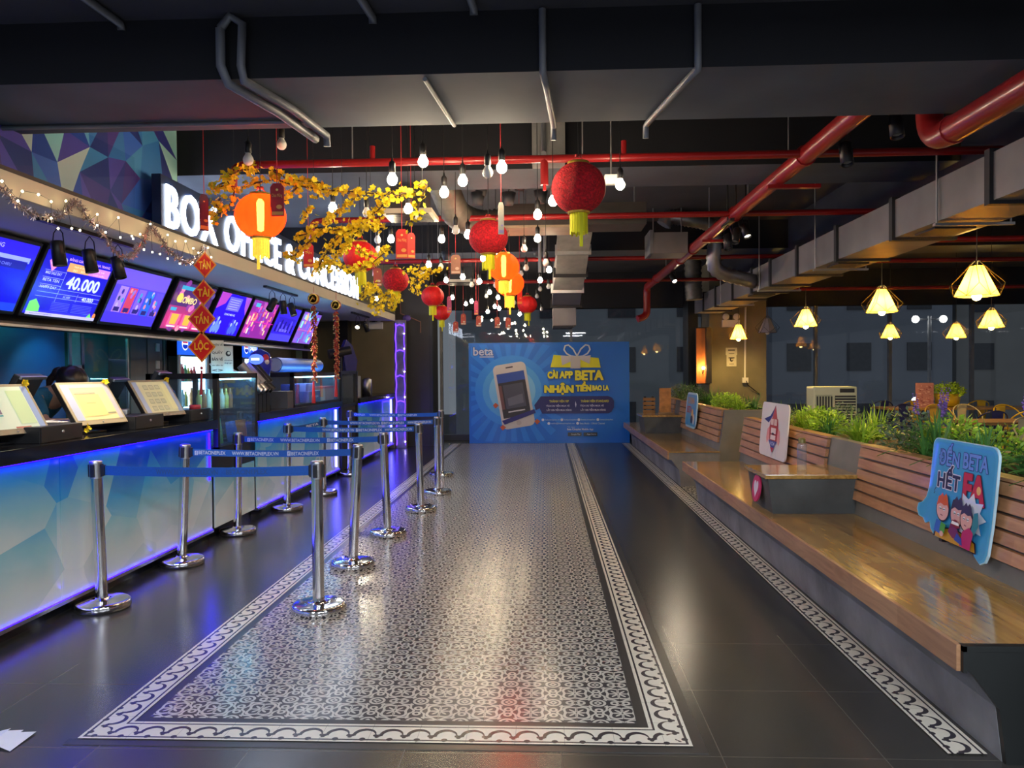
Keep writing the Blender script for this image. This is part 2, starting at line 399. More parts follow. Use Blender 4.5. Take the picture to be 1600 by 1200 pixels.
def tag(o, label, cat, group=None, kind=None):
    o['label'] = label; o['category'] = cat
    if group: o['group'] = group
    if kind: o['kind'] = kind
    return o
def thing(name, label, cat, loc=(0, 0, 0), rz=0, group=None):
    o = bpy.data.objects.new(name, None); o.empty_display_size = .1; C.objects.link(o)
    o.location = loc; o.rotation_euler = (0, 0, rz); return tag(o, label, cat, group)
def struct(name, mb, m):
    o = mb.build(name, m) if isinstance(mb, MB) else mb
    o['kind'] = 'structure'; return o
def copy_tree(o, parent=None):
    c = o.copy(); C.objects.link(c)
    if parent: c.parent = parent
    for ch in list(o.children): copy_tree(ch, c)
    return c
def dup(root, loc, rz=0, label=None, scale=None):
    c = copy_tree(root); c.location = loc; c.rotation_euler = (0, 0, rz)
    if label: c['label'] = label
    if scale: c.scale = scale
    return c
def sbox(name, a, b, m, bev=0):
    q = MB(); q.box(a, b, bev); return struct(name, q, m)

# text and printed art -------------------------------------------------------
TX = {}
def text_mesh(s, bold=0.0, extr=0, sp=1.0):
    k = (s, bold, extr, sp)
    if k in TX: return TX[k]
    cu = bpy.data.curves.new('t', 'FONT'); cu.body = s; cu.size = 1; cu.offset = bold; cu.resolution_u = 3; cu.extrude = extr; cu.space_character = sp
    o = bpy.data.objects.new('t', cu); C.objects.link(o)
    dg = bpy.context.evaluated_depsgraph_get(); me = bpy.data.meshes.new_from_object(o.evaluated_get(dg))
    vs = [v.co[:] for v in me.vertices]; fs = [tuple(p.vertices) for p in me.polygons]
    bpy.data.objects.remove(o); bpy.data.curves.remove(cu); bpy.data.meshes.remove(me)
    if not vs: vs = [(0, 0, 0)]*3; fs = [(0, 1, 2)]
    x0 = min(v[0] for v in vs); x1 = max(v[0] for v in vs); y0 = min(v[1] for v in vs); y1 = max(v[1] for v in vs)
    w = max(x1-x0, 1e-4); h = max(y1-y0, 1e-4)
    TX[k] = ([((v[0]-x0)/w, (v[1]-y0)/h, v[2]) for v in vs], fs, w/h)
    return TX[k]
def hexc(h):
    h = h.lstrip('#'); r = [int(h[i:i+2], 16)/255 for i in (0, 2, 4)]
    return tuple((c/12.92 if c <= .04045 else ((c+.055)/1.055)**2.4) for c in r)
class Art:
    """flat print in local x (right), z (up), facing -y; every layer sits a hair in front of the last"""
    def __init__(s, eps=.0004, X=None, pix=None, ysign=-1):
        s.b = MB(); s.k = 0; s.eps = eps; s.pix = pix
        if X: s.b.X = X
    def P(s, x, y):
        if s.pix: x0, y0, k = s.pix; return ((x-x0)*k, (y0-y)*k)
        return (x, y)
    def _add(s, pts, fs, col, new=True):
        if new: s.k += 1
        y = -s.eps*s.k
        if isinstance(col, str): col = hexc(col)
        s.b.col = col; s.b.add([(a, y, b) for a, b in pts], fs)
    def poly(s, pts, col, new=True): p = [s.P(*q) for q in pts]; s._add(p, [tuple(range(len(p)))], col, new)
    def rect(s, x, y, w, h, col, new=True): s.poly([(x, y), (x+w, y), (x+w, y+h), (x, y+h)], col, new)
    def ell(s, cx, cy, rx, ry, col, n=20, a0=0, a1=2*pi, new=True):
        s.poly([(cx+rx*cos(a0+(a1-a0)*i/n), cy+ry*sin(a0+(a1-a0)*i/n)) for i in range(n + (a1-a0 < 6.2))], col, new)
    def line(s, pts, w, col):
        s.k += .8
        for (x0, y0), (x1, y1) in zip(pts, pts[1:]):
            s.k += .15
            d = sqrt((x1-x0)**2+(y1-y0)**2) or 1; nx, ny = -(y1-y0)/d*w/2, (x1-x0)/d*w/2
            s.poly([(x0+nx, y0+ny), (x1+nx, y1+ny), (x1-nx, y1-ny), (x0-nx, y0-ny)], col, False)
            s.k += .1; s.ell(x1, y1, w/2, w/2, col, 6, new=False)
    def text(s, t, x, y, w, h, col, bold=.0, rot=0, halo=None, hw=.03):
        """box with lower-left corner x,y (in the art's own axes), size w,h"""
        vs, fs, _ = text_mesh(t, min(bold, .03)); ex = max(0, bold-.03)*h
        if halo:
            g = (hw+.02)*h; s.k += .7
            for i in range(8): s.k += .12; s._txt(vs, fs, x+(g+ex)*cos(i*pi/4), y+g*sin(i*pi/4), w, h, halo, rot, (x, y), False)
        s.k += .7
        for d in ((-ex, -ex/2, 0, ex/2, ex) if ex else (0,)):
            for e in ((-ex*.6, ex*.6) if ex else (0,)): s.k += .15; s._txt(vs, fs, x+d, y+e, w, h, col, rot, (x, y), False)
    def _txt(s, vs, fs, x, y, w, h, col, rot, o, new=True):
        sg = -1 if s.pix else 1; pts = []
        for a, b, _ in vs:
            X, Y = x+a*w, y+sg*b*h
            if rot:
                dx, dy = X-o[0], (Y-o[1])*sg; X, Y = o[0]+dx*cos(rot)-dy*sin(rot), o[1]+sg*(dx*sin(rot)+dy*cos(rot))
            pts.append(s.P(X, Y))
        s._add(pts, fs, col, new)
    def build(s, name, m, parent=None): 
        return s.b.build(name, m, parent)

# ================================================================== the setting
# floor
RX0, RX1, RY0, RY1 = -1.935, .573, 3.05, 15.8
q = MB(); q.box((-7, -6, -.1), (12.5, 17.3, 0)); struct('floor', q, M_floor)
g_, bw, bd = .0, .155, .045
q = MB(); q.box((RX0+bw+bd, RY0+bw+bd, 0), (RX1-bw-bd, RY1, .004)); struct('floor_patterned_tiles', q, M_rug)
q = MB(); q.box((RX0+bw, RY0+bw, 0), (RX1-bw, RY1, .003)); q.box((RX1, RY0-.05, 0), (RX1+.05, RY1, .002)); q.box((RX0-.03, RY0-.05, 0), (RX1, RY0, .002)); struct('floor_plain_band', q, M_bandtile)
def strip(name, segs, w, z=.005):
    """segs: list of (outer start, outer end, inward normal, mitre start, mitre end)"""
    me = bpy.data.meshes.new(name); vs = []; fs = []; uvs = []
    for a, b, n, m0, m1 in segs:
        a = Vector(a); b = Vector(b); n = Vector(n); d = (b-a).normalized(); L = (b-a).length
        k = len(vs)
        for p, u, v in ((a, 0, 0), (b, L, 0), (b+n*w-d*w*m1, L-w*m1, 1), (a+n*w+d*w*m0, w*m0, 1)):
            vs.append((p.x, p.y, z)); uvs.append((u, v))
        fs.append((k, k+1, k+2, k+3))
    me.from_pydata(vs, [], fs); me.materials.append(M_border)
    ul = me.uv_layers.new(name='strip'); i = 0
    for f in fs:
        for j in f: ul.data[i].uv = uvs[j]; i += 1
    o = bpy.data.objects.new(name, me); C.objects.link(o); o['kind'] = 'structure'; return o
strip('floor_scroll_border', [((RX0, RY0), (RX1, RY0), (0, 1), 1, 1), ((RX0, RY0), (RX0, RY1), (1, 0), 1, 0), ((RX1, RY0), (RX1, RY1), (-1, 0), 1, 0)], bw)
strip('floor_bench_border', [((1.545, 3.02), (1.545, 15.8), (1, 0), 0, 0)], .15)
q = MB(); q.box((1.72, 8.7, 0), (2.7, 9.95, .004)); struct('floor_patterned_gap', q, pattern_mat('patterned_tile_large', .3, 1.7, 9))
# ceiling
sbox('ceiling', (-7, 3.75, 3.6), (12.5, 17.3, 3.75), M_ceil)
sbox('ceiling_near', (-7, -6, 3.25), (12.5, 3.75, 3.75), M_ceil)
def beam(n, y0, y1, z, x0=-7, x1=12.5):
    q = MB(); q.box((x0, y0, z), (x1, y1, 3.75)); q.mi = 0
    o = q.build(n, [M_beamside, M_beamgrey]); o.data.polygons[0].material_index = 1; o['kind'] = 'structure'  # sides near-black, their shade put into the colour; underside stays grey
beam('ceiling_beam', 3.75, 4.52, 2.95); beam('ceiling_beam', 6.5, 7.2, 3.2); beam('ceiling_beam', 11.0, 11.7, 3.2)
sbox('ceiling_beam_side', (3.42, 4.52, 3.02), (3.8, 16.6, 3.6), M_ceil)
sbox('trim_1', (-.1, 6.3, 3.2), (.17, 6.5, 3.6), M_concrete)
# walls
sbox('wall_left', (-5.2, -6, 0), (-5.05, 15.0, 2.5), M_dark)
q = MB(); cols = ['#1e2c6e', '#3c2f78', '#3a7cae', '#86b8b8', '#2a58b0', '#1c3f94', '#4a3f96', '#2a68a8', '#5d98b4', '#2a3480', '#b4ccb8', '#3a60b0']
ny, nz = 28, 4; rr = random.Random(5); G = {}
for i in range(ny+1):
    for j in range(nz+1):
        G[i, j] = (-3.149, -1+(i+(0 if i in (0, ny) else rr.uniform(-.3, .3)))*7.49/ny, 2.56+(j+(0 if j in (0, nz) else rr.uniform(-.3, .3)))*1.04/nz)
for i in range(ny):
    for j in range(nz):
        a, b, c, d = G[i, j], G[i+1, j], G[i+1, j+1], G[i, j+1]
        tr = ((a, b, c), (a, c, d)) if rr.random() < .5 else ((a, b, d), (b, c, d))
        for tt in tr: q.col = tuple(min(1, c*1.9) for c in hexc(rr.choice(cols))); q.quad(*tt)
struct('wall_left_mural', q, M_mural)
sbox('wall_left_mural_backing', (-3.30, -1, 2.56), (-3.151, 6.49, 3.6), M_dark); sbox('wall_left_upper', (-5.2, -6, 2.5), (-5.0, 10.0, 3.6), M_dark); sbox('wall_left_recess', (-5.6, 10, 2.5), (-5.4, 15, 3.6), M_ceil)
sbox('wall_staff_end', (-5.2, 15.0, 0), (-2.98, 15.15, 3.6), mat('staff_end_wall', (.20, .17, .10), .75, var=.12, scale=2, bump=.1))
sbox('wall_staff_pier', (-4.02, 14.7, 0), (-3.82, 15.0, 2.9), M_black)
sbox('wall_left_far', (-3.1, 15.35, 0), (-2.34, 16.6, 3.6), M_dark)
sbox('trim_2', (-2.34, 15.35, 0), (-2.27, 15.5, 3.0), M_black)
sbox('wall_back', (-7, 16.6, 2.83), (12.5, 16.8, 3.6), M_beamside)
sbox('wall_right_header', (11.2, -6, 2.83), (11.4, 16.6, 3.6), M_beamside)
sbox('wall_right_base', (11.2, -6, 0), (11.4, 16.6, .15), M_dark)
sbox('wall_back_base', (-2.3, 16.6, 0), (11.3, 16.75, .12), mat('skirting_dark', (.03, .03, .045), .4))
# windows
def pane(name, a, b): 
    q = MB(); q.box(a, b); return struct(name, q, M_wglass)
xs = [-2.27, .55, 3.05, 4.35, 5.75, 7.3, 9.0, 11.2]
for i, (a, b) in enumerate(zip(xs, xs[1:])):
    w = pane('window_%d' % (i+1), (a+.03, 16.66, .12), (b-.03, 16.675, 2.83))
q = MB()
for x in xs: q.box((x-.03, 16.62, .12), (x+.03, 16.72, 2.83))
struct('window_frame', q, M_conduit)
for i in range(5): pane('window_%d' % (i+8), (11.28, 1+i*3.1, .15), (11.295, 4.05+i*3.1, 2.83))
q = MB()
for i in range(6): q.box((11.25, .95+i*3.1, .15), (11.33, 1.05+i*3.1, 2.83))
struct('window_frame_side', q, M_conduit)
# pillar near the far window, and a dark mullion beside it
sbox('pillar', (3.2, 15.2, 0), (4.3, 16.0, 3.6), M_pier)
sbox('trim_3', (2.92, 15.9, 0), (3.12, 16.5, 3.6), M_black)
sbox('trim_4', (4.34, 16.2, .9), (4.5, 16.5, 3.0), M_black)

# ---------------------------------------------------------------- the town outside
def town(name, x, y, w, d, h, rows, colsn, lab, colr):
    t = thing(name, lab, 'building', (x, y, 0), 0, 'buildings outside the window')
    q = MB(); q.box((0, 0, -3), (w, d, h)); q.build('wall', mat('town_wall_'+colr, {'a': (.34, .37, .40), 'b': (.25, .28, .34), 'c': (.34, .34, .33)}[colr], .8, var=.1, scale=.5), t)
    for i in range(rows):
        for j in range(colsn):
            q = MB(); zz = -1+i*2.4; xx = (j+.25)*w/colsn
            q.box((xx, -.05, zz), (xx+w/colsn*.4, .02, zz+1.1)); q.build('window', mat('town_window', (.05, .055, .07), .2), t)
town('apartment_building', -4, 34, 12, 8, 12, 4, 4, 'dim grey building seen through the glass beside the blue banner', 'a')
town('apartment_building', 9, 31, 7, 8, 14, 4, 3, 'grey-blue block outside behind the white air cooler', 'b')
town('apartment_building', 17.2, 33, 7, 8, 13, 5, 3, 'pale block outside, beyond the yellow chairs', 'c')
def street_lamp(x, y, lab):
    t = thing('street_lamp', lab, 'street lamp', (x, y, -3), 0)
    q = MB(); q.tube([(0, 0, 0), (0, 0, 6.2)], .06); q.tube([(-.45, 0, 6.1), (.45, 0, 6.1)], .03); q.tube([(-.45, 0, 3.4), (.45, 0, 3.4)], .03); q.build('pole', M_conduit, t)
    for dx, z in ((-.45, 6.1), (.45, 6.1), (-.45, 3.4), (.45, 3.4)):
        q = MB(); q.ball((dx, 0, z), .12, 8, 5); q.build('globe', mat('street_globe', (.9, .9, .8), .4, emit=(1, .95, .8), es=6), t)
p = atY(1452, 600, 26); street_lamp(p.x, 26, 'slim street lamp with four glowing globes outside the window')
t = MB(); t.box((-30, 17.3, -3.1), (60, 80, -3)); struct('ground_outside', t, mat('street_ground', (.05, .05, .05), .9))

# ================================================================== counters on the left
CX = -3.0                                   # plane of the lit front panels
def counter(label, y0, y1, led_end=True, cuts=(), low=None):
    t = thing('service_counter', label, 'counter', (0, 0, 0), 0, 'blue-lit service counters')
    q = MB(); q.box((-3.68, y0, 1.0), (-2.95, y1, 1.085), .006); q.build('countertop', M_slab, t)
    q = MB(); q.box((-3.6, y0+.02, 0), (CX-.1, y1-.02, 1.0)); q.build('cabinet_body', M_black, t)
    q = MB(); q.box((-3.55, y0+.01, 0), (-3.06, y1-.01, .09)); q.build('plinth', M_slab, t)
    ys = [y0+.03]+list(cuts)+[y1-.03]
    for a, b in zip(ys, ys[1:]):
        q = MB(); q.box((CX-.012, a+.004, .10), (CX, b-.004, .985 if low is None else low)); q.build('front_panel', M_panel, t)
    q = MB(); q.box((CX-.06, y0+.03, .075), (CX+.012, y1-.03, .10)); q.build('bottom_rail', M_satin, t)
    q = MB(); q.box((CX+.0005, y0+.05, .1005), (CX+.010, y1-.05, .104)); q.build('lower_light_strip', M_led, t)
    q = MB(); q.box((CX+.004, y0+.05, .992), (CX+.02, y1-.05, .999)); q.build('upper_light_strip', M_led, t)
    return t
c1 = counter('long dark-topped ticket counter nearest the camera with three monitors on it', .6, 6.78, cuts=(2.6, 4.6))
c2 = counter('snack counter between the two glass cases, black cup racks on it', 7.78, 11.02, cuts=(9.3,))
c3 = counter('short counter at the far end beside the purple lit post', 12.1, 14.95)
q = MB(); q.box((CX-.03, 6.68, .55), (CX+.012, 6.70, .97)); q.build('end_light_bar', M_led, c1)
q = MB(); q.box((CX-.03, 10.80, .15), (CX+.016, 10.83, .97)); q.build('end_light_bar', M_ledhot, c2)
q = MB(); q.box((CX-.03, 14.70, .15), (CX+.016, 14.74, .97)); q.build('end_light_bar', M_ledhot, c3)
# glow of the LED strips on the floor (the strips themselves emit; these follow them)
# display case (lower, then glass)
def case(label, y0, y1, x0, x1, zb, zt, base=True, shelves=(1.15,)):
    t = thing('display_case', label, 'display case', (0, 0, 0), 0, 'glass display cases')
    if base:
        q = MB(); q.box((x0+.02, y0+.01, .09), (-3.03, y1-.01, zb), 0); q.build('cabinet_body', M_black, t)
        q = MB(); q.box((CX-.012, y0+.01, .10), (CX, y1-.01, .60)); q.build('front_panel', M_panel, t)
        q = MB(); q.box((x0+.02, y0, 0), (-3.06, y1, .09)); q.build('plinth', M_slab, t)
    q = MB(); r = .022
    for x in (x0, x1-2*r):
        for y in (y0, y1-2*r): q.box((x, y, zb), (x+2*r, y+2*r, zt))
    for y in (y0, y1-2*r): q.box((x0, y, zt-.05), (x1, y+2*r, zt)); q.box((x0, y, zb), (x1, y+2*r, zb+.03))
    for x in (x0, x1-2*r): q.box((x, y0, zt-.05), (x+2*r, y1, zt)); q.box((x, y0, zb), (x+2*r, y1, zb+.03))
    q.build('frame', M_black, t)
    q = MB(); q.box((x1-.012, y0+.04, zb+.03), (x1-.006, y1-.04, zt-.05)); q.build('front_glass', M_case, t)
    for y in (y0+.01, y1-.016):
        q = MB(); q.box((x0+.04, y, zb+.03), (x1-.04, y+.006, zt-.05)); q.build('side_glass', M_case, t)
    q = MB(); q.box((x0+.01, y0+.01, zt-.012), (x1-.01, y1-.01, zt-.004)); q.build('top_glass', M_case, t)
    for z in shelves:
        q = MB(); q.box((x0+.04, y0+.03, z), (x1-.05, y1-.03, z+.008)); q.build('shelf', M_case, t)
    q = MB(); q.box((x1-.06, y0+.05, zt-.062), (x1-.045, y1-.05, zt-.05)); q.build('light_tube', mat('case_tube', (.8, .9, 1), emit=(.30, .75, 1), es=22), t)
    return t
case('tall glass snack case standing between the ticket counter and the snack counter', 6.80, 7.76, -3.62, -2.96, .80, 1.5, shelves=(1.16,))
q = MB(); q.box((CX-.03, 9.0, 1.0), (CX, 9.0, 1.0))
case('low glass case with caps and boxes set on the snack counter', 8.95, 11.0, -3.5, -2.98, 1.087, 1.5, base=False, shelves=())
# passage panel between counters
t = thing('swing_gate_panel', 'tinted glass service panel filling the gap before the far counter', 'panel', (0, 0, 0))
q = MB()
for y in (11.06, 12.0): q.box((-3.05, y, 0), (-2.98, y+.06, 1.52))
q.box((-3.04, 11.12, 1.47), (-2.99, 12.0, 1.52)); q.box((-3.04, 11.12, .98), (-2.99, 12.0, 1.02)); q.build('frame', M_black, t)
q = MB(); q.box((-3.02, 11.12, 1.02), (-3.01, 12.0, 1.47)); q.build('pane', glass('smoked_glass', (.5, .5, .5), 1.5, .05, haze=.05), t)
q = MB(); q.box((-3.02, 11.12, .05), (-3.01, 12.0, .98)); q.build('lower_panel', M_dark, t)

# ---------------------------------------------------------------- canopy above the counters
q = MB(); q.box((-5.0, -1, 2.5), (-2.97, 14.95, 2.56)); struct('ceiling_canopy_soffit', q, M_soffit)
q = MB(); q.box((-2.98, -1, 2.495), (-2.95, 14.97, 2.62)); struct('trim_5', q, M_cream)
q = MB(); q.box((-2.99, -1, 2.62), (-2.95, 14.97, 2.645)); struct('trim_6', q, M_dark)
q = MB(); q.box((-4.08, -1, 1.86), (-3.98, 13.1, 1.90)); q.box((-4.25, -1, 1.9), (-4.17, 13.1, 2.5)); struct('trim_7', q, M_black)
q = MB(); q.box((-3.975, -1, 1.862), (-3.96, 13.1, 1.88)); struct('trim_8', q, M_satin)
# tubes lying on the canopy, washing the mural and the ceiling
t = thing('cove_tube_light', 'row of light tubes lying on the canopy behind the lit sign', 'cove light')
for k in range(4):
    y = 6.6+k*1.9; q = MB(); q.box((-3.65, y, 2.56), (-3.57, y+1.5, 2.60)); q.build('tube_base', M_white, t); q = MB(); q.tube([(-3.61, y+.04, 2.625), (-3.61, y+1.46, 2.625)], .018, 8); q.build('tube', mat('cove_tube', (.8, .85, 1), emit=(.62, .74, 1), es=16), t)
# glass screens standing on the canopy behind the sign
t = thing('glass_balustrade', 'clear glass screen along the top of the counter canopy before the mural', 'glass screen')
for k in range(3):
    q = MB(); q.box((-3.075, .6+k*1.7, 2.62), (-3.067, 2.25+k*1.7, 3.12)); q.build('glass_sheet', M_glass, t)
# the lit sign
t = thing('illuminated_sign', 'white glowing BOX OFFICE & CONCESSION letters on the canopy edge', 'sign')
q = MB(); q.box((-3.06, 5.88, 2.645), (-2.985, 12.24, 3.06), .005); q.build('backing', M_signback, t)
def letters3d(s, y0, y1, z0, z1, depth, x, m, parent, name='lettering', bold=.012):
    vs, fs, _ = text_mesh(s, bold, .1, 1.13)
    zz = [v[2] for v in vs]; a, b = min(zz), max(zz)
    q = MB(); q.add([(x+(v[2]-a)/(b-a)*depth, y0+v[0]*(y1-y0), z0+v[1]*(z1-z0)) for v in vs], fs)
    return q.build(name, m, parent)
def tw_(s_): return text_mesh(s_, .012, .1, 1.13)[2]
full = 'BOX OFFICE & CONCESSION'; k_ = 0; WT = tw_(full)
for wd_ in full.split(' '):
    pre = full[:k_+len(wd_)]; k_ += len(wd_)+1; e1 = tw_(pre)/WT; e0 = e1-tw_(wd_)/WT
    letters3d(wd_, 5.95+6.19*e0, 5.95+6.19*e1, 2.655, 3.0, .012, -2.984, M_letters, t)

# ---------------------------------------------------------------- screens above the counter
def tv_frame(w, h, t):
    q = MB(); q.box((-w/2, 0, -h), (w/2, .05, 0), .008); q.build('housing', M_black, t)
    q = MB(); q.box((-.1, .05, -.45), (.1, .14, -.12)); q.build('wall_bracket', M_blackm, t)
TVW, TVH, TA = .93, .58, radians(25)
def tv(y, label, fn):
    t = thing('menu_screen', label, 'screen', (-3.72, y, 2.47), pi/2, 'tilted menu screens in a row')
    t.rotation_euler = (TA, 0, pi/2)
    # local: x along the row, -y faces the aisle, z up; pivot at the top edge
    tv_frame(TVW, TVH, t)
    a = Art(.0006); a.b.X = Matrix.Translation((-TVW/2+.025, -.001, -TVH+.03)); a.W = TVW-.05; a.H = TVH-.055
    fn(a, a.W, a.H); a.build('display', M_screen, t)
    return t
def s_blue(a, W, H):
    a.rect(0, 0, W, H, '#0d06d8'); a.rect(0, 0, W, H*.12, '#1c3ff0'); a.rect(0, H*.78, W, H*.22, '#2a1ce8')
    a.text('BETA NHA TRANG', W*.1, H*.88, W*.5, H*.06, '#c0c0ff'); a.rect(W*.15, H*.72, W*.8, H*.08, '#8fa0ff'); a.rect(W*.38, H*.62, W*.55, H*.12, '#1414a0')
    a.text('LICH CHIEU', W*.55, H*.65, W*.2, H*.04, '#7a86ff')
    for k in range(3): a.rect(W*.1, H*(.56-.07*k), W*(.22-.03*k), H*.022, '#6070ff')
def s_price(a, W, H):
    a.rect(0, 0, W, H, '#1a16c4'); a.poly([(W*.07, H*.84), (W*.15, H*.97), (W*.24, H*.86), (W*.15, H*.68)], '#e58ac8')
    a.text('2D', W*.1, H*.80, W*.2, H*.14, '#b8c8ff', .03)
    a.text('BẢNG GIÁ VÉ BETA NHA TRANG', W*.32, H*.90, W*.63, H*.055, '#d8a8f0', .01)
    a.rect(W*.34, H*.73, W*.32, H*.14, '#d6a36a'); a.rect(W*.66, H*.73, W*.32, H*.14, '#c87fd6')
    a.text('MUA VÉ 2D', W*.42, H*.81, W*.15, H*.03, '#ffe9c0'); a.text('2D   3D', W*.42, H*.75, W*.17, H*.03, '#ffe9c0')
    a.text('Giá vé', W*.73, H*.81, W*.16, H*.03, '#f6d0ff'); a.text('cuối tuần', W*.73, H*.75, W*.18, H*.03, '#f6d0ff')
    a.text('40.000', W*.40, H*.46, W*.50, H*.21, '#c8dcff', .03)
    for k, s in enumerate(('MAD SALE DAY', 'BETA TEN', 'HAPPY DAY')): a.text(s, W*.07, H*(.64-.11*k), W*.22, H*.045, '#b8c0ff', .01)
    for k in range(6): a.rect(W*.05, H*(.70-.11*k if k < 3 else .43-.07*(k-3)), W*(.29 if k < 3 else .93), H*.006, '#9aa4ff')
    a.rect(W*.33, H*.22, W*.004, H*.5, '#9aa4ff'); a.rect(W*.62, H*.27, W*.004, H*.13, '#9aa4ff')
    a.text('40.000', W*.70, H*.30, W*.18, H*.07, '#c8dcff', .02); a.text('35.000', W*.42, H*.31, W*.1, H*.035, '#a8b4f0')
    for k in range(6):
        a.rect(W*.30, H*(.22-.025*k), W*.26, H*.008, '#5a60e0'); a.rect(W*.60, H*(.22-.025*k), W*.3, H*.008, '#5a60e0')
    a.poly([(0, H*.04), (W*.16, H*.06), (W*.15, H*.14), (W*.07, H*.25), (0, H*.2)], '#6fe070'); a.poly([(W*.86, H*.05), (W*.94, H*.05), (W*.9, H*.12)], '#6fe070'); a.ell(W*.975, H*.08, W*.025, H*.05, '#e08850')
    a.rect(0, 0, W, H*.05, '#b8b8f4'); a.text('www.betacineplex.vn', W*.05, H*.012, W*.3, H*.025, '#3030a0')
def s_strip(a, W, H, hot=False):
    a.rect(0, 0, W, H, '#4f3fe6'); a.rect(0, H*.7, W, H*.3, '#6a54f0'); a.rect(0, 0, W, H*.2, '#4636dc')
    cs = ['#9a7cf0', '#c04060', '#7a5ae8', '#2a60e8', '#5a4af0']; rr = random.Random(3)
    for k in range(5):
        a.rect(W*(.1+.17*k), H*.2, W*.15, H*.48, cs[k])
        for j in range(6): a.ell(W*(.12+.17*k+rr.random()*.11), H*(.24+rr.random()*.4), W*.022, H*.05, rr.choice(['#d08090', '#2f2a90', '#304070', '#a060c0', '#3a90c0', '#b0a0ff']), 7)
        a.rect(W*(.115+.17*k), H*.22, W*.10, H*.08, '#2c2470')
def s_drink(a, W, H):
    a.rect(0, 0, W, H, '#a03070'); a.rect(0, H*.5, W, H*.5, '#4a2a6a'); rr = random.Random(8)
    for k in range(26): a.ell(W*rr.random(), H*rr.random(), W*.05, H*.07, rr.choice(['#c86ab0', '#803a90', '#6a3a80', '#d08aa0', '#5a4a90']), 9)
    a.rect(W*.08, H*.86, W*.32, H*.08, '#3aa0c8'); a.rect(W*.02, H*.40, W*.14, H*.07, '#3aa0c8')
    a.text('COMBO', W*.12, H*.58, W*.45, H*.14, '#e8d090', .03)
    a.ell(W*.13, H*.68, W*.07, H*.1, '#f0d060')
    for k in range(3):
        a.rect(W*(.06+.32*k), H*.05, W*.27, H*.3, '#d85a90'); a.poly([(W*(.12+.32*k), H*.12), (W*(.26+.32*k), H*.12), (W*(.28+.32*k), H*.34), (W*(.1+.32*k), H*.34)], '#e0b040'); a.rect(W*(.08+.32*k), H*.06, W*.2, H*.03, '#ffe0f0')
def s_curtain(a, W, H):
    a.rect(0, 0, W, H, '#2a10e0'); a.poly([(0, H), (W*.3, H), (W*.22, H*.75), (0, H*.6)], '#b040c0'); a.poly([(W, H), (W*.8, H), (W*.9, H*.7), (W, H*.55)], '#a050c8')
    a.rect(W*.3, H*.6, W*.42, H*.33, '#6a64e8')
    for k in range(5): a.rect(W*.34, H*(.86-.055*k), W*(.33-.03*(k % 2)), H*.014, '#a8b0ff')
    a.text('CHAO MUNG', W*.32, H*.48, W*.34, H*.05, '#c0d0ff', .01)
    for x, h in ((.12, .2), (.2, .32), (.28, .24), (.66, .22), (.73, .3), (.82, .26)): a.ell(W*x, H*h*.6, W*.05, H*h*.5, '#6a8cf0' if x < .5 else '#4a60e8', 10); a.ell(W*x, H*(h*1.1+.03), W*.03, H*.05, '#a0b4ff', 8)
def s_pink(a, W, H):
    a.rect(0, 0, W, H, '#8a2a9a'); rr = random.Random(11)
    for k in range(46):
        x = rr.random()*.92; y = rr.random()*.85; a.rect(W*x, H*y, W*.05, H*rr.uniform(.08, .22), rr.choice(['#e05aa0', '#f08a70', '#f4d0a0', '#d040b0', '#b060e0', '#f0e0d0', '#c83a80', '#6a50c0']))
    a.rect(0, H*.44, W, H*.02, '#d020b0'); a.rect(W*.03, H*.84, W*.17, H*.1, '#4ab0d8')
def s_box(a, W, H):
    a.rect(0, 0, W, H, '#3424ee'); a.rect(0, 0, W, H*.2, '#4a44f0'); a.rect(W*.08, H*.25, W*.84, H*.45, '#2c1ec0')
    for k in range(9): a.rect(W*(.1+.09*k), H*.27, W*.06, H*(.2+.2*((k*7) % 5)/5), '#5548e0' if k % 2 else '#1c147c')
    for k in range(3): a.rect(W*(.3+.13*k), H*.28, W*.09, H*.08, '#6a64f4')
def s_cyan(a, W, H):
    a.rect(0, 0, W, H, '#8058c8'); rr = random.Random(2)
    for k in range(34):
        x = rr.random()*.9; y = rr.random()*.85; a.rect(W*x, H*y, W*.07, H*rr.uniform(.08, .25), rr.choice(['#60c8d8', '#90e0e0', '#d0e8f0', '#c05080', '#5a60e0', '#e8b080', '#48a0d8']))
    a.rect(0, H*.42, W, H*.02, '#c060a0')
tvs = [(5.1, 'tilted menu screen cut by the photo edge, plain deep blue', s_blue), (6.08, 'tilted screen showing the 2D ticket price 40.000', s_price),
       (7.1, 'tilted violet screen with a strip of film posters', s_strip), (8.15, 'tilted pink combo drinks screen behind the four red diamonds', s_drink),
       (9.2, 'tilted blue screen with parted stage curtains', s_curtain), (10.2, 'tilted screen of bright pink and orange snack pictures', s_pink),
       (11.2, 'tilted blue screen with a dark picture band, before the farthest one', s_box), (12.25, 'farthest tilted screen, cyan and pink streaks', s_cyan)]
for y, l, f in tvs: tv(y, l, f)

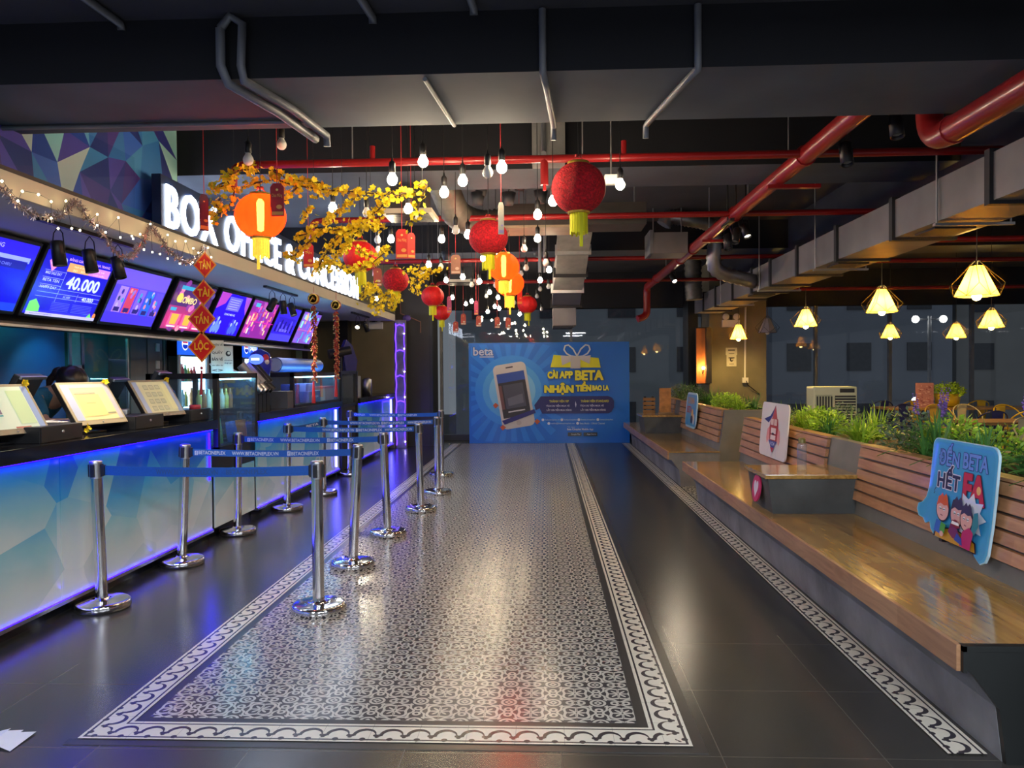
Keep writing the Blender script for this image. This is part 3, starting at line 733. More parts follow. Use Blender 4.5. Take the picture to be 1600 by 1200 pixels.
# ================================================================== barrier posts
def post_proto():
    t = thing('barrier_post', '', 'barrier post', (0, 0, 0), 0, 'chrome queue barrier posts')
    q = MB(); q.lathe([(.001, 0), (.158, 0), (.163, .002), (.1695, .009), (.171, .026), (.1695, .044), (.164, .051), (.156, .055), (.150, .056), (.08, .057), (.052, .059), (.046, .062), (.042, .068), (.0385, .072)], n=36); q.build('base', M_chrome, t)
    q = MB(); q.lathe([(.036, .05), (.036, .84)], n=20); q.build('pole', M_chrome, t)
    q = MB(); q.lathe([(.0375, .835), (.0375, .925), (.039, .93), (.039, .943), (.034, .947), (.001, .947)], n=20); q.build('head', M_satin, t)
    q = MB()
    for a in range(4): 
        q.X = Matrix.Rotation(a*pi/2, 4, 'Z'); q.box((.034, -.013, .845), (.046, .013, .925), .003)
    q.build('belt_clip', M_black, t)
    return t
LP = [(-2.853, 4.781), (-2.868, 5.888), (-2.887, 7.025), (-2.83, 8.243), (-2.74, 9.30), (-2.877, 11.05)]
RP = [(-1.436, 4.741), (-1.497, 5.827), (-1.456, 6.951), (-1.348, 8.168), (-1.332, 9.322), (-1.503, 10.921)]
tl = ['nearest the camera', 'second from the camera', 'third from the camera', 'fourth from the camera', 'fifth from the camera', 'farthest from the camera']
pp = post_proto(); first = True
lean = {('L', 1): (.045, 0), ('R', 1): (.055, 0), ('R', 2): (-.035, 0), ('L', 0): (-.03, 0), ('L', 3): (.02, 0), ('R', 3): (-.02, 0), ('L', 5): (.02, 0), ('L', 2): (.02, 0)}
heads = {}
for s, P in (('L', LP), ('R', RP)):
    for i, (x, y) in enumerate(P):
        lab = ('chrome barrier post beside the lit counter, ' if s == 'L' else 'chrome barrier post standing by the patterned tiles, ')+tl[i]
        if first: o = pp; o.location = (x, y, 0); o['label'] = lab; first = False
        else: o = dup(pp, (x, y, 0), 0, lab)
        lx, ly = lean.get((s, i), (0, 0)); 
        for ch in o.children:
            if ch.name.split('.')[0] != 'base': ch.rotation_euler = (0, lx*1.0, 0)
        heads[s, i] = Vector((x+.885*sin(lx), y, .885*cos(lx)+.001))
def belt(a, b, texts, label, w=.052):
    a = Vector(a); b = Vector(b); d = (b-a); L = d.length; ang = atan2(d.y, d.x)
    t = thing('barrier_belt', label, 'belt', a, ang, 'blue belts between the barrier posts')
    dz = b.z-a.z; n = 14; q = MB(); e = .047
    def sag(u): return dz*u-.012*4*u*(1-u)
    pts = [(e+(L-2*e)*i/n, sag(i/n)) for i in range(n+1)]
    for (x0, z0), (x1, z1) in zip(pts, pts[1:]):
        vs = [(x0, -.001, z0-w/2), (x1, -.001, z1-w/2), (x1, -.001, z1+w/2), (x0, -.001, z0+w/2), (x0, .001, z0-w/2), (x1, .001, z1-w/2), (x1, .001, z1+w/2), (x0, .001, z0+w/2)]
        q.add(vs, [(0, 1, 2, 3), (5, 4, 7, 6), (3, 2, 6, 7), (0, 4, 5, 1)])
    q.build('webbing', M_belt, t)
    q = MB(); q.box((.036, -.012, -.034), (e+.014, .012, .034), .003); q.build('end_clip', M_black, t); q = MB(); q.box((L-e-.004, -.012, -.034), (L-.036, .012, .034), .003); q.build('end_clip', M_black, t)
    if texts:
        for s, u, wd, colr in texts:
            a_ = Art(.0003); a_.b.X = Matrix.Translation((0, -.0013, 0))
            x = e+(L-2*e)*u; ww = (L-2*e)*wd
            if s[0] == '#':
                h = w*.62; z = sag(u+wd/2)-h/2; a_.rect(x-h*1.0, z-.002, h*.8, h+.002, colr); a_.text('f', x-h*.75, z, h*.35, h*.9, hexc('#0a4a9a')); s = s[1:]
            vs, fs, _ = text_mesh(s, .02); p = []
            for u0, v0, _ in vs: xx = x+u0*ww; p.append((xx, sag((xx-e)/(L-2*e))+(v0-.5)*w*.55))
            a_._add(p, fs, colr)
            a_.build('printed_lettering', M_matte, t)
    return t
FB, WW, wc = '#BETACINEPLEX', 'WWW.BETACINEPLEX.VN', '#b9c6de'
belt(heads['L', 0], heads['R', 0], [(WW, .26, .30, '#2a5088'), ('BETACINEPLEX', .6, .2, '#2a5088')], 'plain-looking blue belt between the two nearest posts', .06)
belt(heads['L', 1], heads['R', 1], [(FB, .05, .17, wc), (WW, .26, .29, wc), (FB, .63, .17, wc)], 'blue belt second from the camera, lettering ending short of the post')
belt(heads['L', 2], heads['R', 2], [(FB, .06, .17, wc), (WW, .28, .29, wc), (FB, .65, .17, wc)], 'blue lettered belt third from the camera')
belt(heads['L', 3], heads['R', 3], [(WW, .25, .26, wc), (FB, .55, .19, wc), (WW, .76, .22, wc)], 'blue lettered belt fourth from the camera, above the third')
belt(heads['L', 4], heads['R', 4], [(WW, .22, .28, wc), (FB, .54, .19, wc), (WW, .76, .22, wc)], 'blue lettered belt fifth from the camera')
belt(heads['L', 5], heads['R', 5], [('CINEPLEX', .02, .13, wc), (WW, .2, .30, wc), (FB, .56, .2, wc)], 'blue lettered belt farthest from the camera')
belt(heads['L', 3], heads['L', 4], [('BETA', .5, .4, '#dfe8ff')], 'short slanting belt linking two posts on the counter side')

# ================================================================== benches, planters and tables on the right
def bench(y0, y1, label, z=.45):
    t = thing('built_in_bench', label, 'bench', (0, 0, 0), 0, 'varnished built-in benches')
    q = MB(); q.box((1.565, y0, z-.012), (2.215, y1, z)); q.build('seat', M_seat, t)
    q = MB(); q.box((1.545, y0, z-.10), (1.565, y1, z), .002); q.build('front_board', M_edge, t)
    q = MB(); q.prism([(1.72, 0), (2.215, 0), (2.215, z-.012), (1.566, z-.012), (1.566, z-.10), (1.60, z-.11), (1.695, z-.24)], y0+.012, y1, 'Y'); fixn(q.build('base', M_concrete, t))
    return t
b1 = bench(2.96, 8.82, 'long wooden bench on a concrete base nearest the camera')
q = MB(); q.prism([(1.722, 0), (2.214, 0), (2.214, .43), (1.575, .43), (1.575, .36), (1.60, .34), (1.697, .21)], 2.945, 2.972, 'Y'); q.box((1.56, 2.94, .43), (2.214, 2.972, .452)); q.box((1.56, 2.94, .35), (1.574, 2.972, .45)); fixn(q.build('end_panel', mat('dark_end_panel', (.005, .007, .007), .5, var=.1), b1))
b2 = bench(9.88, 15.45, 'wooden bench on a concrete base beside the blue banner')
def planter(y0, y1, x1, ztop, secs, label, endface=True):
    t = thing('bench_planter', label, 'planter', (0, 0, 0), 0, 'concrete planters behind the benches')
    q = MB()
    q.prism([(2.215, 0), (2.36, 0), (2.36, ztop), (2.29, ztop), (2.215, .45)], y0, y1, 'Y')
    q.box((x1-.08, y0, 0), (x1, y1, ztop)); q.box((2.36, y0, 0), (x1-.08, y0+.1, ztop)); q.box((2.36, y1-.1, 0), (x1-.08, y1, ztop))
    fixn(q.build('planter_box', M_planter, t))
    q = MB(); q.box((2.36, y0+.1, .5), (x1-.08, y1-.1, ztop-.04)); q.build('soil', M_soil, t)
    for a, b in secs:
        q = MB(); n = 5; z0, z1 = .55, ztop-.005; h = (z1-z0)/n
        for k in range(n):
            za = z0+h*k+.006; zb = z0+h*(k+1)-.010; f = lambda z: 2.215+(z-.45)/(ztop-.45)*.075
            q.prism([(f(za)-.030, za), (f(za)-.004, za), (f(zb)-.004, zb), (f(zb)-.030, zb)], a, b, 'Y')
        if True: q.box((f(z1)-.03, a, z1-.004), (2.36, b, z1+.012))
        fixn(q.build('backrest_slats', M_slat, t))
    return t
PZ = .945
planter(1.9, 8.92, 3.05, PZ, [(1.95, 5.62), (6.27, 8.88)], 'long planter with slatted back behind the nearest bench')
planter(9.94, 15.4, 2.95, .975, [(10.0, 13.0), (13.6, 15.3)], 'far planter with slatted back, beside the concrete pillar')
def block_table(y0, y1, z, label):
    t = thing('block_side_table', label, 'side table', (0, 0, 0), 0, 'block tables set on the benches')
    q = MB(); q.prism([(1.635, .4505), (2.215, .4505), (2.245, z-.03), (1.60, z-.03)], y0+.02, y1, 'Y'); fixn(q.build('base', mat('shaded_block_concrete', (.075, .08, .078), .7, var=.3, scale=3, bump=.2), t))  # base concrete darkened, the shade of its near face put into the colour
    q = MB(); q.box((1.575, y0, z-.03), (2.24, y1+.02, z), .004); q.build('tabletop', M_seat, t); return t
block_table(5.60, 6.17, .735, 'low block table with wooden top holding a water bottle')
block_table(12.7, 13.4, .75, 'low block table on the far bench beside the blue banner')
# heart disc on the first block's side
t = thing('heart_sign', 'round pink disc with a white heart on the block table side', 'sign')
hx = 1.60; q = MB(); q.X = Matrix.Translation((hx-.004, 5.88, .60)) @ Matrix.Rotation(-pi/2+.0, 4, 'Z') @ Matrix.Rotation(radians(-7), 4, 'X')
pl = [(.105*cos(2*pi*i/28), .105*sin(2*pi*i/28)) for i in range(28)]
q.prism(pl, -.012, -.001, 'Y'); fixn(q.build('disc', mat('pink_disc', (.62, .03, .12), .4), t))
a = Art(.0006); a.b.X = q.X @ Matrix.Translation((0, -.0125, 0))
hp = []
for i in range(30):
    u = 2*pi*i/30; hp.append((.0038*16*sin(u)**3, .0046*(13*cos(u)-5*cos(2*u)-2*cos(3*u)-cos(4*u))))
a.poly(hp, '#efe6ea'); a.build('heart', M_print, t)

# printed boards fixed to the slats (local x runs toward the camera, face -x)
def slat_sign(name, y_far, w, z0, label, outline, fn, thick=.012, edge='#bfe4f4', X=2.17):
    t = thing(name, label, 'sign', (X, y_far, z0), -pi/2)
    t.rotation_euler = (radians(-5), 0, -pi/2)
    q = MB(); q.col = hexc(edge); q.prism(outline, 0, thick, 'Y'); fixn(q.build('board', M_print, t))
    q = MB(); q.box((w*.2, thick, .03), (w*.25, thick+.045, .30)); q.box((w*.75, thick, .03), (w*.8, thick+.045, .30)); q.build('spacer', M_black, t)
    a = Art(.0005); fn(a); a.build('print', M_print, t); return t
def rrect(x, y, w, h, r, n=5):
    p = []
    for cx, cy, a0 in ((x+w-r, y+r, -pi/2), (x+w-r, y+h-r, 0), (x+r, y+h-r, pi/2), (x+r, y+r, pi)):
        p += [(cx+r*cos(a0+pi/2*i/n), cy+r*sin(a0+pi/2*i/n)) for i in range(n+1)]
    return p
# speech bubble board: art in pixels of a 160 x 200 sheet -> .62 x .60 m, undoing the slanted view
bw_, bh_ = .64, .60
bub = [(.02, .10), (.0, .95)] 
bub = [(.03, .12), (-.015, .10), (-.045, .125), (-.10, .13), (-.125, .165), (-.115, .20), (-.07, .215), (-.03, .25), (-.005, .32), (0, .50)]+[(.05*(1-cos(a))+.0, .55+.05*sin(a)) for a in [pi*i/10 for i in range(1, 6)]]
bub += [(.05, .60), (.58, .60)]+[(.58+.06*sin(a), .54+.06*cos(a)) for a in [pi*i/10 for i in range(1, 6)]]+[(.64, .35), (.635, .20), (.62, .06), (.60, .02), (.56, 0), (.52, .02), (.50, .05), (.1, .05), (.05, .08)]
def f_bub(a):
    a.poly([(x*.985+.004, y*.985+.004) for x, y in bub], '#4fb4e4')
    a.poly([(x*.93+.02, y*.95+.012) for x, y in bub], '#3fa6de')
    # fonts drawn twice for an outline
    a.text('ĐẾN', .08, .455, .21, .125, '#6f9af0', .03, halo='#2a3590', hw=.02); a.text('BETA', .33, .46, .235, .085, '#6f9af0', .03, halo='#2a3590', hw=.02)
    a.text('HẾT', .09, .33, .23, .13, '#1d1245', .035, halo='#e6e4f4', hw=.03); a.text('FA', .36, .29, .20, .15, '#d2203c', .06, halo='#5a1030', hw=.025); a.ell(.505, .365, .02, .022, '#f0c070')
    # white burst
    st = [(.44+(.155 if k % 2 == 0 else .10)*cos(2*pi*k/18), .225+(.125 if k % 2 == 0 else .085)*sin(2*pi*k/18)) for k in range(18)]
    a.poly(st, '#dfe6f6')
    a.poly([(.10, .055)]+[(.12+.40*i/12, .085+.045*sin(pi*i/12*.8+.3)) for i in range(13)]+[(.53, .045)], '#1a1030'); a.poly([(.12, .055)]+[(.13+.38*i/12, .079+.045*sin(pi*i/12*.8+.3)) for i in range(13)]+[(.52, .05)], '#dba62c')
    def head(cx, cy, rx, ry, hair, skin, tuft):
        a.ell(cx, cy, rx+.007, ry+.007, '#1a1030'); a.ell(cx, cy, rx, ry, skin)
        pts = [(cx-rx*1.05, cy+ry*.2), (cx-rx*.8, cy+ry*1.05)]+[(cx+rx*u, cy+ry*(1.45 if k % 2 else 1.15)*tuft) for k, u in enumerate((-.5, -.2, .1, .4, .7))]+[(cx+rx*1.05, cy+ry*.1), (cx+rx*.7, cy+ry*.45), (cx+rx*.2, cy+ry*.35), (cx-rx*.4, cy+ry*.5)]
        a.poly(pts, hair)
        a.ell(cx-rx*.35, cy+ry*.05, rx*.22, ry*.14, '#ffffff', 8); a.ell(cx+rx*.3, cy+ry*.02, rx*.22, ry*.14, '#ffffff', 8)
        a.line([(cx-rx*.5, cy+ry*.02), (cx-rx*.15, cy)], .004, '#1a1030'); a.line([(cx+rx*.1, cy), (cx+rx*.5, cy)], .004, '#1a1030'); a.line([(cx-rx*.2, cy-ry*.5), (cx+rx*.15, cy-ry*.55)], .005, '#7a2030')
    head(.18, .215, .062, .062, '#e2641e', '#efb9ae', 1)
    head(.335, .215, .06, .065, '#3b3148', '#eab0a8', 1); head(.435, .205, .055, .06, '#3f3450', '#efb4aa', 1)
    a.poly([(.29, .15), (.34, .135), (.39, .15), (.35, .185), (.31, .18)], '#8a1628'); a.poly([(.30, .158), (.38, .158), (.375, .172), (.31, .175)], '#ffffff')
    a.poly([(.13, .09), (.15, .155), (.2, .15), (.2, .08)], '#2f6ad0'); a.poly([(.19, .10), (.2, .15), (.25, .14), (.24, .09)], '#4aa838'); a.ell(.215, .085, .02, .015, '#efb9ae')
    a.poly([(.28, .11), (.3, .155), (.37, .14), (.42, .085), (.33, .085)], '#7a1c5a'); a.poly([(.40, .06), (.42, .14), (.48, .17), (.52, .15), (.50, .055)], '#c81e6a'); a.poly([(.50, .16), (.515, .25), (.55, .26), (.56, .19), (.53, .14)], '#2f8a98'); a.poly([(.35, .08), (.37, .12), (.42, .10), (.43, .065)], '#2a4ab0')
    a.line([(.105, .29), (.115, .30), (.11, .31), (.122, .325)], .005, '#1a1045')
slat_sign('speech_bubble_sign', 4.50, .64, .505, 'sky-blue speech-bubble board with cartoon friends, fixed to the near backrest slats', bub, f_bub)
def f_rocket(a):
    W, H = .86, .53
    a.poly([(.1, .36), (.30, .40), (.40, .47), (.45, .515), (.40, .42), (.26, .33)], '#2c2878')
    a.poly([(.36, .38), (.45, .51), (.53, .38)], '#c23a3a')
    for s in (-1, 1): a.poly([(.44+s*.09, .32), (.44+s*.20, .27), (.44+s*.22, .18), (.44+s*.19, .13), (.44+s*.11, .19)], '#f0a39c')
    a.poly([(.33, .38), (.56, .38), (.585, .30), (.56, .16), (.33, .16), (.305, .30)], '#b8342f')
    a.rect(.335, .315, .09, .06, '#f1d5c8'); a.rect(.445, .315, .09, .06, '#f1d5c8'); a.rect(.365, .235, .16, .055, '#f4e4de'); a.rect(.365, .175, .16, .045, '#f4e4de'); a.rect(.41, .222, .06, .02, '#3a2030')
    a.poly([(.31, .165), (.58, .165), (.50, .10), (.40, .10)], '#35459e'); a.text('HCM', .37, .12, .14, .035, '#c8d0f0', .02); a.poly([(.39, .10), (.51, .10), (.45, .05)], '#b8342f'); a.line([(.45, .05), (.44, .01)], .01, '#c9c3d4'); a.line([(.35, .12), (.30, .02)], .006, '#d8d2e0'); a.line([(.55, .12), (.60, .02)], .006, '#d8d2e0')
slat_sign('rocket_sign', 7.95, .86, .64, 'white rounded board with a red rocket drawing, fixed behind the block table', rrect(0, 0, .86, .53, .06), f_rocket, edge='#ece6e2')
def f_blue(a):
    a.poly([(.05, .03), (.8, .03), (.8, .5), (.05, .5)], '#4aa6dc'); a.text('CINEMA', .15, .36, .5, .10, '#c08a50', .02, rot=.0); a.text('BETA', .12, .22, .36, .10, '#b02c5a', .04)
    a.ell(.55, .20, .08, .09, '#efc070'); a.ell(.52, .13, .09, .06, '#2a2c60'); a.ell(.68, .14, .06, .08, '#e8e4e0')
slat_sign('speech_bubble_sign', 12.15, .85, .62, 'small blue cartoon board fixed to the far backrest', rrect(0, 0, .85, .53, .14), f_blue, X=2.17)

# bottle
t = thing('water_bottle', 'clear plastic water bottle with olive cap on the block table', 'bottle', (1.92, 5.86, .7352))
q = MB(); q.lathe([(.001, 0), (.032, 0), (.034, .006), (.034, .19), (.030, .20), (.018, .208), (.018, .212)], n=20); q.build('body', glass('bottle_plastic', (.86, .88, .92), 2.2, .05, 1.4, haze=.10), t)
q = MB(); q.lathe([(.0315, .004), (.0315, .12), (.001, .12)], n=16); q.build('water', glass('bottle_water', (.93, .95, .97), .6, .02, 1.33), t)
q = MB(); q.lathe([(.026, .205), (.026, .238), (.022, .242), (.001, .242)], n=16); q.build('cap', mat('olive_cap', (.20, .17, .05), .4, metal=.3), t)

# things on the far table block
t = thing('menu_stand', 'upright orange-lit wooden menu block on the far block table', 'menu stand', (1.98, 13.05, .7502))
q = MB(); q.box((-.07, -.03, 0), (.12, .03, .44), .004); q.build('board', mat('amber_wood', (.50, .22, .06), .5, var=.3, scale=12), t)
q = MB(); q.box((-.09, -.05, 0), (.14, .05, .03), .004); q.build('foot', M_table, t)
t = thing('slatted_panel', 'short slatted wooden panel end beyond the far block table', 'panel', (1.78, 14.2, .45))
q = MB()
for k in range(7): q.box((0, -.03, .03+k*.075), (.22, .03, .085+k*.075), .006)
q.build('slats', mat('amber_slat', (.42, .20, .06), .5, var=.3), t)
q = MB(); q.box((.02, .03, 0), (.06, .05, .56)); q.box((.16, .03, 0), (.2, .05, .56)); q.build('upright', M_black, t)

# ================================================================== plants
def blade_plant(seed, n, L, wd, droop, flat=.0, spread=1.0):
    r = random.Random(seed); q = MB()
    for i in range(n):
        a = r.uniform(0, 2*pi); l = L*r.uniform(.6, 1.15); out = r.uniform(.25, 1)*spread; w = wd*r.uniform(.7, 1.2); b = Vector((r.gauss(0, .03), r.gauss(0, .03), 0)); prev = None
        d = Vector((cos(a), sin(a), 0)); side = Vector((-sin(a), cos(a), 0))
        k = 5; vs = []
        for j in range(k+1):
            u = j/k; p = b + d*(l*out*(u*.75)) + Vector((0, 0, l*(1-out*.45)*(u*1.25 - droop*out*u*u*1.25)))
            ww = w*(1-u**2)*.5+.0006; vs += [p-side*ww, p+side*ww+Vector((0, 0, .004))]
        q.add(vs, [(2*j, 2*j+1, 2*j+3, 2*j+2) for j in range(k)], True)
    return q
def bush(seed, n, R, H, ls):
    r = random.Random(seed); q = MB()
    for i in range(n):
        a = r.uniform(0, 2*pi); rr = R*sqrt(r.random()); z = H*r.uniform(.15, 1)*(1-.4*(rr/R)**2); c = Vector((rr*cos(a), rr*sin(a), z))
        d = Vector((cos(a)+r.gauss(0, .6), sin(a)+r.gauss(0, .6), r.gauss(.5, .5))).normalized(); s = d.cross(Vector((r.gauss(0, 1), r.gauss(0, 1), r.gauss(0, 1)))).normalized(); l = ls*r.uniform(.6, 1.3)
        q.add([c, c+d*l*.5+s*l*.22, c+d*l, c+d*l*.5-s*l*.22], [(0, 1, 2, 3)])
    return q
def stems(seed, n, R, H):
    r = random.Random(seed); q = MB()
    for i in range(n):
        a = r.uniform(0, 2*pi); q.tube([(0, 0, 0), (R*.5*cos(a), R*.5*sin(a), H*.5), (R*cos(a), R*sin(a), H*.8)], .003, 4, False)
    return q
protos = {}
def plant_proto(kind, v):
    k = kind, v
    t = thing('potted_greenery', '', 'plant', (0, 0, 0), 0)
    if kind == 'grass': blade_plant(10+v, 110, .34, .013, .75, spread=1.0).build('leaves', M_leafL if v < 2 else M_leafD, t)
    elif kind == 'dark': blade_plant(30+v, 90, .36, .013, .85, spread=1.1).build('leaves', M_leafD, t)
    elif kind == 'lime': bush(50+v, 620, .17, .26, .042).build('leaves', M_leafL, t); stems(v, 12, .14, .2).build('stems', M_leafD, t)
    elif kind == 'grey': bush(70+v, 480, .16, .30, .035).build('leaves', M_leafG, t); stems(v, 14, .14, .24).build('stems', M_leafD, t)
    elif kind == 'bloom':
        bush(80+v, 240, .12, .16, .04).build('leaves', M_leafD, t); q = MB(); r = random.Random(v); st = MB()
        for i in range(9):
            a = r.uniform(0, 2*pi); x, y = .11*cos(a), .11*sin(a); h = r.uniform(.24, .36); st.tube([(0, 0, 0), (x*.6, y*.6, h*.6), (x, y, h)], .003, 4, False)
            for j in range(9): q.ball((x*(1+.02*j)+r.gauss(0, .004), y*(1+.02*j)+r.gauss(0, .004), h-.05+j*.016), .010*(1-j/14), 6, 4)
        st.build('stems', M_leafD, t); q.build('flower_spikes', M_purple, t)
    return t
where = {'near': 'nearest planter', 'far': 'far planter'}
names = {'grass': 'yellow-green grassy plant', 'dark': 'dark arching grassy plant', 'lime': 'lime leafy bush', 'grey': 'grey-green small-leaved bush', 'bloom': 'purple-flowering sprig'}
spots = [('near', 2.56, 3.15, 'lime', 0, 1.2), ('near', 2.50, 3.62, 'dark', 2, 1.2), ('near', 2.58, 3.98, 'grass', 3, 1.15), ('near', 2.72, 4.25, 'bloom', 0, 1.15), ('near', 2.78, 4.75, 'lime', 1, 1.05), ('near', 2.48, 4.50, 'dark', 0, 1.1), ('near', 2.47, 4.98, 'dark', 1, 1.2),
         ('near', 2.75, 5.30, 'lime', 2, 1.15), ('near', 2.55, 5.52, 'grey', 0, 1.1), ('near', 2.84, 5.85, 'bloom', 1, 1.1), ('near', 2.5, 6.25, 'grass', 0, 1.0), ('near', 2.76, 6.55, 'grass', 1, 1.05),
         ('near', 2.5, 6.9, 'dark', 2, .8), ('near', 2.55, 7.15, 'lime', 0, 1.0), ('near', 2.8, 7.35, 'grey', 1, 1.0), ('near', 2.5, 7.6, 'grass', 1, .9), ('near', 2.74, 8.0, 'lime', 2, .9), ('near', 2.5, 8.3, 'grass', 0, .9), ('near', 2.62, 8.68, 'grass', 2, .85),
         ('far', 2.55, 10.25, 'grass', 0, .85), ('far', 2.78, 10.5, 'dark', 0, .9), ('far', 2.48, 10.8, 'lime', 1, 1.0), ('far', 2.7, 11.4, 'lime', 2, .9), ('far', 2.5, 11.9, 'dark', 1, 1.0), ('far', 2.7, 12.5, 'dark', 2, 1.0), ('far', 2.5, 13.1, 'grey', 0, 1.1), ('far', 2.7, 13.8, 'dark', 0, 1.2), ('far', 2.5, 14.4, 'grey', 1, 1.1), ('far', 2.7, 15.0, 'dark', 1, 1.2)]
cnt = {}
for wq, x, y, kd, v, sc in spots: cnt.setdefault((wq, kd), []).append(y)
ordn = ['nearest', 'second nearest', 'third nearest', 'fourth nearest', 'fifth nearest', 'sixth nearest', 'seventh nearest', 'eighth nearest', 'ninth nearest', 'tenth nearest']
for wq, x, y, kd, v, sc in spots:
    ys = sorted(cnt[wq, kd]); i = ys.index(y)
    lab = '%s in the %s' % (names[kd], where[wq]) + ('' if len(ys) == 1 else ', %s of its kind there' % (ordn[i] if i < len(ys)-1 else 'farthest'))
    zz = .885 if wq == 'near' else .925
    if (kd, v) not in protos:
        o = plant_proto(kd, v); protos[kd, v] = o; o.location = (x, y, zz); o.rotation_euler.z = y*3; o.scale = (sc,)*3; o['label'] = lab
    else: o = dup(protos[kd, v], (x, y, zz), y*3, lab, (sc,)*3)
    o['group'] = 'greenery in the %s' % where[wq]

# ================================================================== blue banner board at the end
t = thing('banner_board', 'large blue standing banner with a phone and yellow lettering', 'banner', (-1.60, 15.92, 0))
q = MB(); q.box((0, 0, 0), (3.32, .05, 2.085)); q.build('board', mat('banner_edge', (.25, .28, .36), .5), t)
q = MB(); 
for x in (.5, 2.8): q.box((x, .05, 0), (x+.05, .5, .04)); q.box((x, .05, 0), (x+.05, .09, 1.6)); q.tube([(x+.02, .07, 1.4), (x+.02, .48, .03)], .015)
q.build('rear_support', M_blackm, t)
a = Art(.0012, pix=(735, 692.5, 3.32/247)); a.b.X = Matrix.Translation((0, -.001, 0))
a.rect(735, 692.5, 247, -155, '#1372de'); rr = random.Random(4)
for k in range(26):      # sunburst, clipped to the board
    a0 = 2*pi*k/26; p = []
    for g in (a0, a0+2*pi/52):
        c, s_ = cos(g), sin(g); m = min(((980-800)/c if c > 0 else (738-800)/c) if abs(c) > 1e-6 else 1e9, ((690-612)/s_ if s_ > 0 else (540-612)/s_) if abs(s_) > 1e-6 else 1e9, 92); p.append((800+m*c, 612+m*s_))
    a.poly([(800, 612)]+p, '#2688ee', k == 0)
for rad_, cc in ((58, '#3494f0'), (46, '#54aef2'), (36, '#84ccf4')): a.ell(802, 612, rad_, rad_*.95, cc, 24)
a.text('beta', 742, 557, 31, 13, '#c2cbe6', .02, halo='#24408a', hw=.03); a.rect(752, 560, 22, -2, '#aab8dc')
# phone
ang = -.16
def rot(pts, cx=804, cy=619): return [(cx+(x-cx)*cos(ang)-(y-cy)*sin(ang), cy+(x-cx)*sin(ang)+(y-cy)*cos(ang)) for x, y in pts]
a.poly(rot([(x, y) for x, y in rrect(779, 569, 51, 100, 8)]), '#d9cfc6'); a.poly(rot([(783, 583), (826, 583), (826, 652), (783, 652)]), '#2c2228')
a.poly(rot([(783, 583), (826, 583), (826, 597), (783, 597)]), '#2d50a8'); a.poly(rot([(790, 601), (821, 601), (821, 638), (790, 638)]), '#4e4c58'); a.poly(rot([(794, 622), (818, 618), (818, 632), (794, 634)]), '#6f6c78'); a.poly(rot([(783, 601), (788, 601), (788, 638), (783, 638)]), '#7a4a44'); a.poly(rot([(792, 642), (818, 642), (818, 644), (792, 644)]), '#d8d0d0'); a.poly(rot([(799, 574), (810, 574), (810, 576), (799, 576)]), '#4a4440')
a.line(rot([(799, 575), (808, 575)]), 1.4, '#4a4440')
a.poly([(786, 658), (836, 640), (838, 646), (790, 664)], '#251a74'); a.ell(812, 661, 4, 4, '#c9bcb2', 10)
for x, y in ((776, 634), (840, 659), (787, 668)): a.poly([(x-4, y), (x, y-4), (x+5, y), (x, y+5)], '#c85a2a')
a.poly([(836, 634), (846, 620.5), (949, 620.5), (955, 623), (958, 628), (958, 638), (954, 645), (949, 647), (848, 647), (844, 639), (838, 642)], '#1a1468')
# gift and bow
a.poly([(866, 557), (935, 562), (938, 577), (861, 576)], '#f4ec14'); 
for s in (-1, 1):
    lp = [(902+s*(1+9*sin(u)*1.05+7*sin(u/2)*sin(u/2)*1.0), 559-19*sin(u/2)**1.2*(1-.0)) for u in [pi*i/12 for i in range(13)]]
    lp = [(902, 559), (902+s*6, 548), (902+s*13, 542), (902+s*18, 543), (902+s*20, 549), (902+s*16, 555), (902+s*9, 559), (902, 560)]
    a.line(lp, 2.2, '#dfe6ee')
a.poly([(877, 558), (902, 560), (895, 566), (879, 573)], '#ddd6ce'); a.poly([(923, 558), (902, 560), (910, 566), (921, 571)], '#ddd6ce'); a.rect(892, 578, 15, -19, '#d8d0c6')
def bt(s, x, y, w, h, c, b=.065, hal='#0d4a80'): a.text(s, x, y, w, h, hexc(c), b, halo=hal, hw=.05)
bt('CÀI', 857, 593, 15, 13, '#fff428'); bt('APP', 875, 593, 20, 11, '#fff428'); bt('BETA', 899, 596, 43, 15, '#fff022')
bt('NHẬN', 852, 618, 44, 18, '#fff022'); bt('TIỀN', 900, 613, 23, 15, '#fff022'); bt('BAO LA', 925, 612, 25, 8, '#fff850')
for x0, s1, s2, s3 in ((858, 'THÀNH VIÊN VIP', 'TÍCH 3% TIỀN MUA VÉ', 'LẤY 15% TIỀN MUA HÀNG'), (907, 'THÀNH VIÊN STANDARD', 'TÍCH 3% TIỀN MUA VÉ', 'LẤY 10% TIỀN MUA HÀNG')):
    a.text(s1, x0+(1 if x0 < 900 else 0), 630, 30 if x0 < 900 else 43, 4.6, '#d8cc50', .03); a.text(s2, x0-4+(3 if x0 > 900 else 0), 636.5, 36, 4, '#cfc9e6', .03); a.text(s3, x0-3+(3 if x0 > 900 else 0), 643, 38, 4.4, '#cfc9e6', .03)
a.poly([(899, 628), (900.5, 633), (899.5, 638), (898.5, 633)], '#d8d8f0')
def soc(x, y, w, s): a.ell(x, y, 2.2, 2.2, '#d8e2f0', 10); a.text(s, x+3.5, y+1.6, w, 2.8, '#a9c8e8', .02)
soc(849, 656.5, 22, 'betacineplex.vn'); soc(878, 656.5, 20, 'betacineplex'); soc(904, 656.5, 22, 'betacineplex'); soc(933, 656.5, 20, 'betacineplex'); soc(858, 662, 36, 'cskh@betacineplex.vn'); soc(902, 662, 38, 'Beta Media - Official Channel')
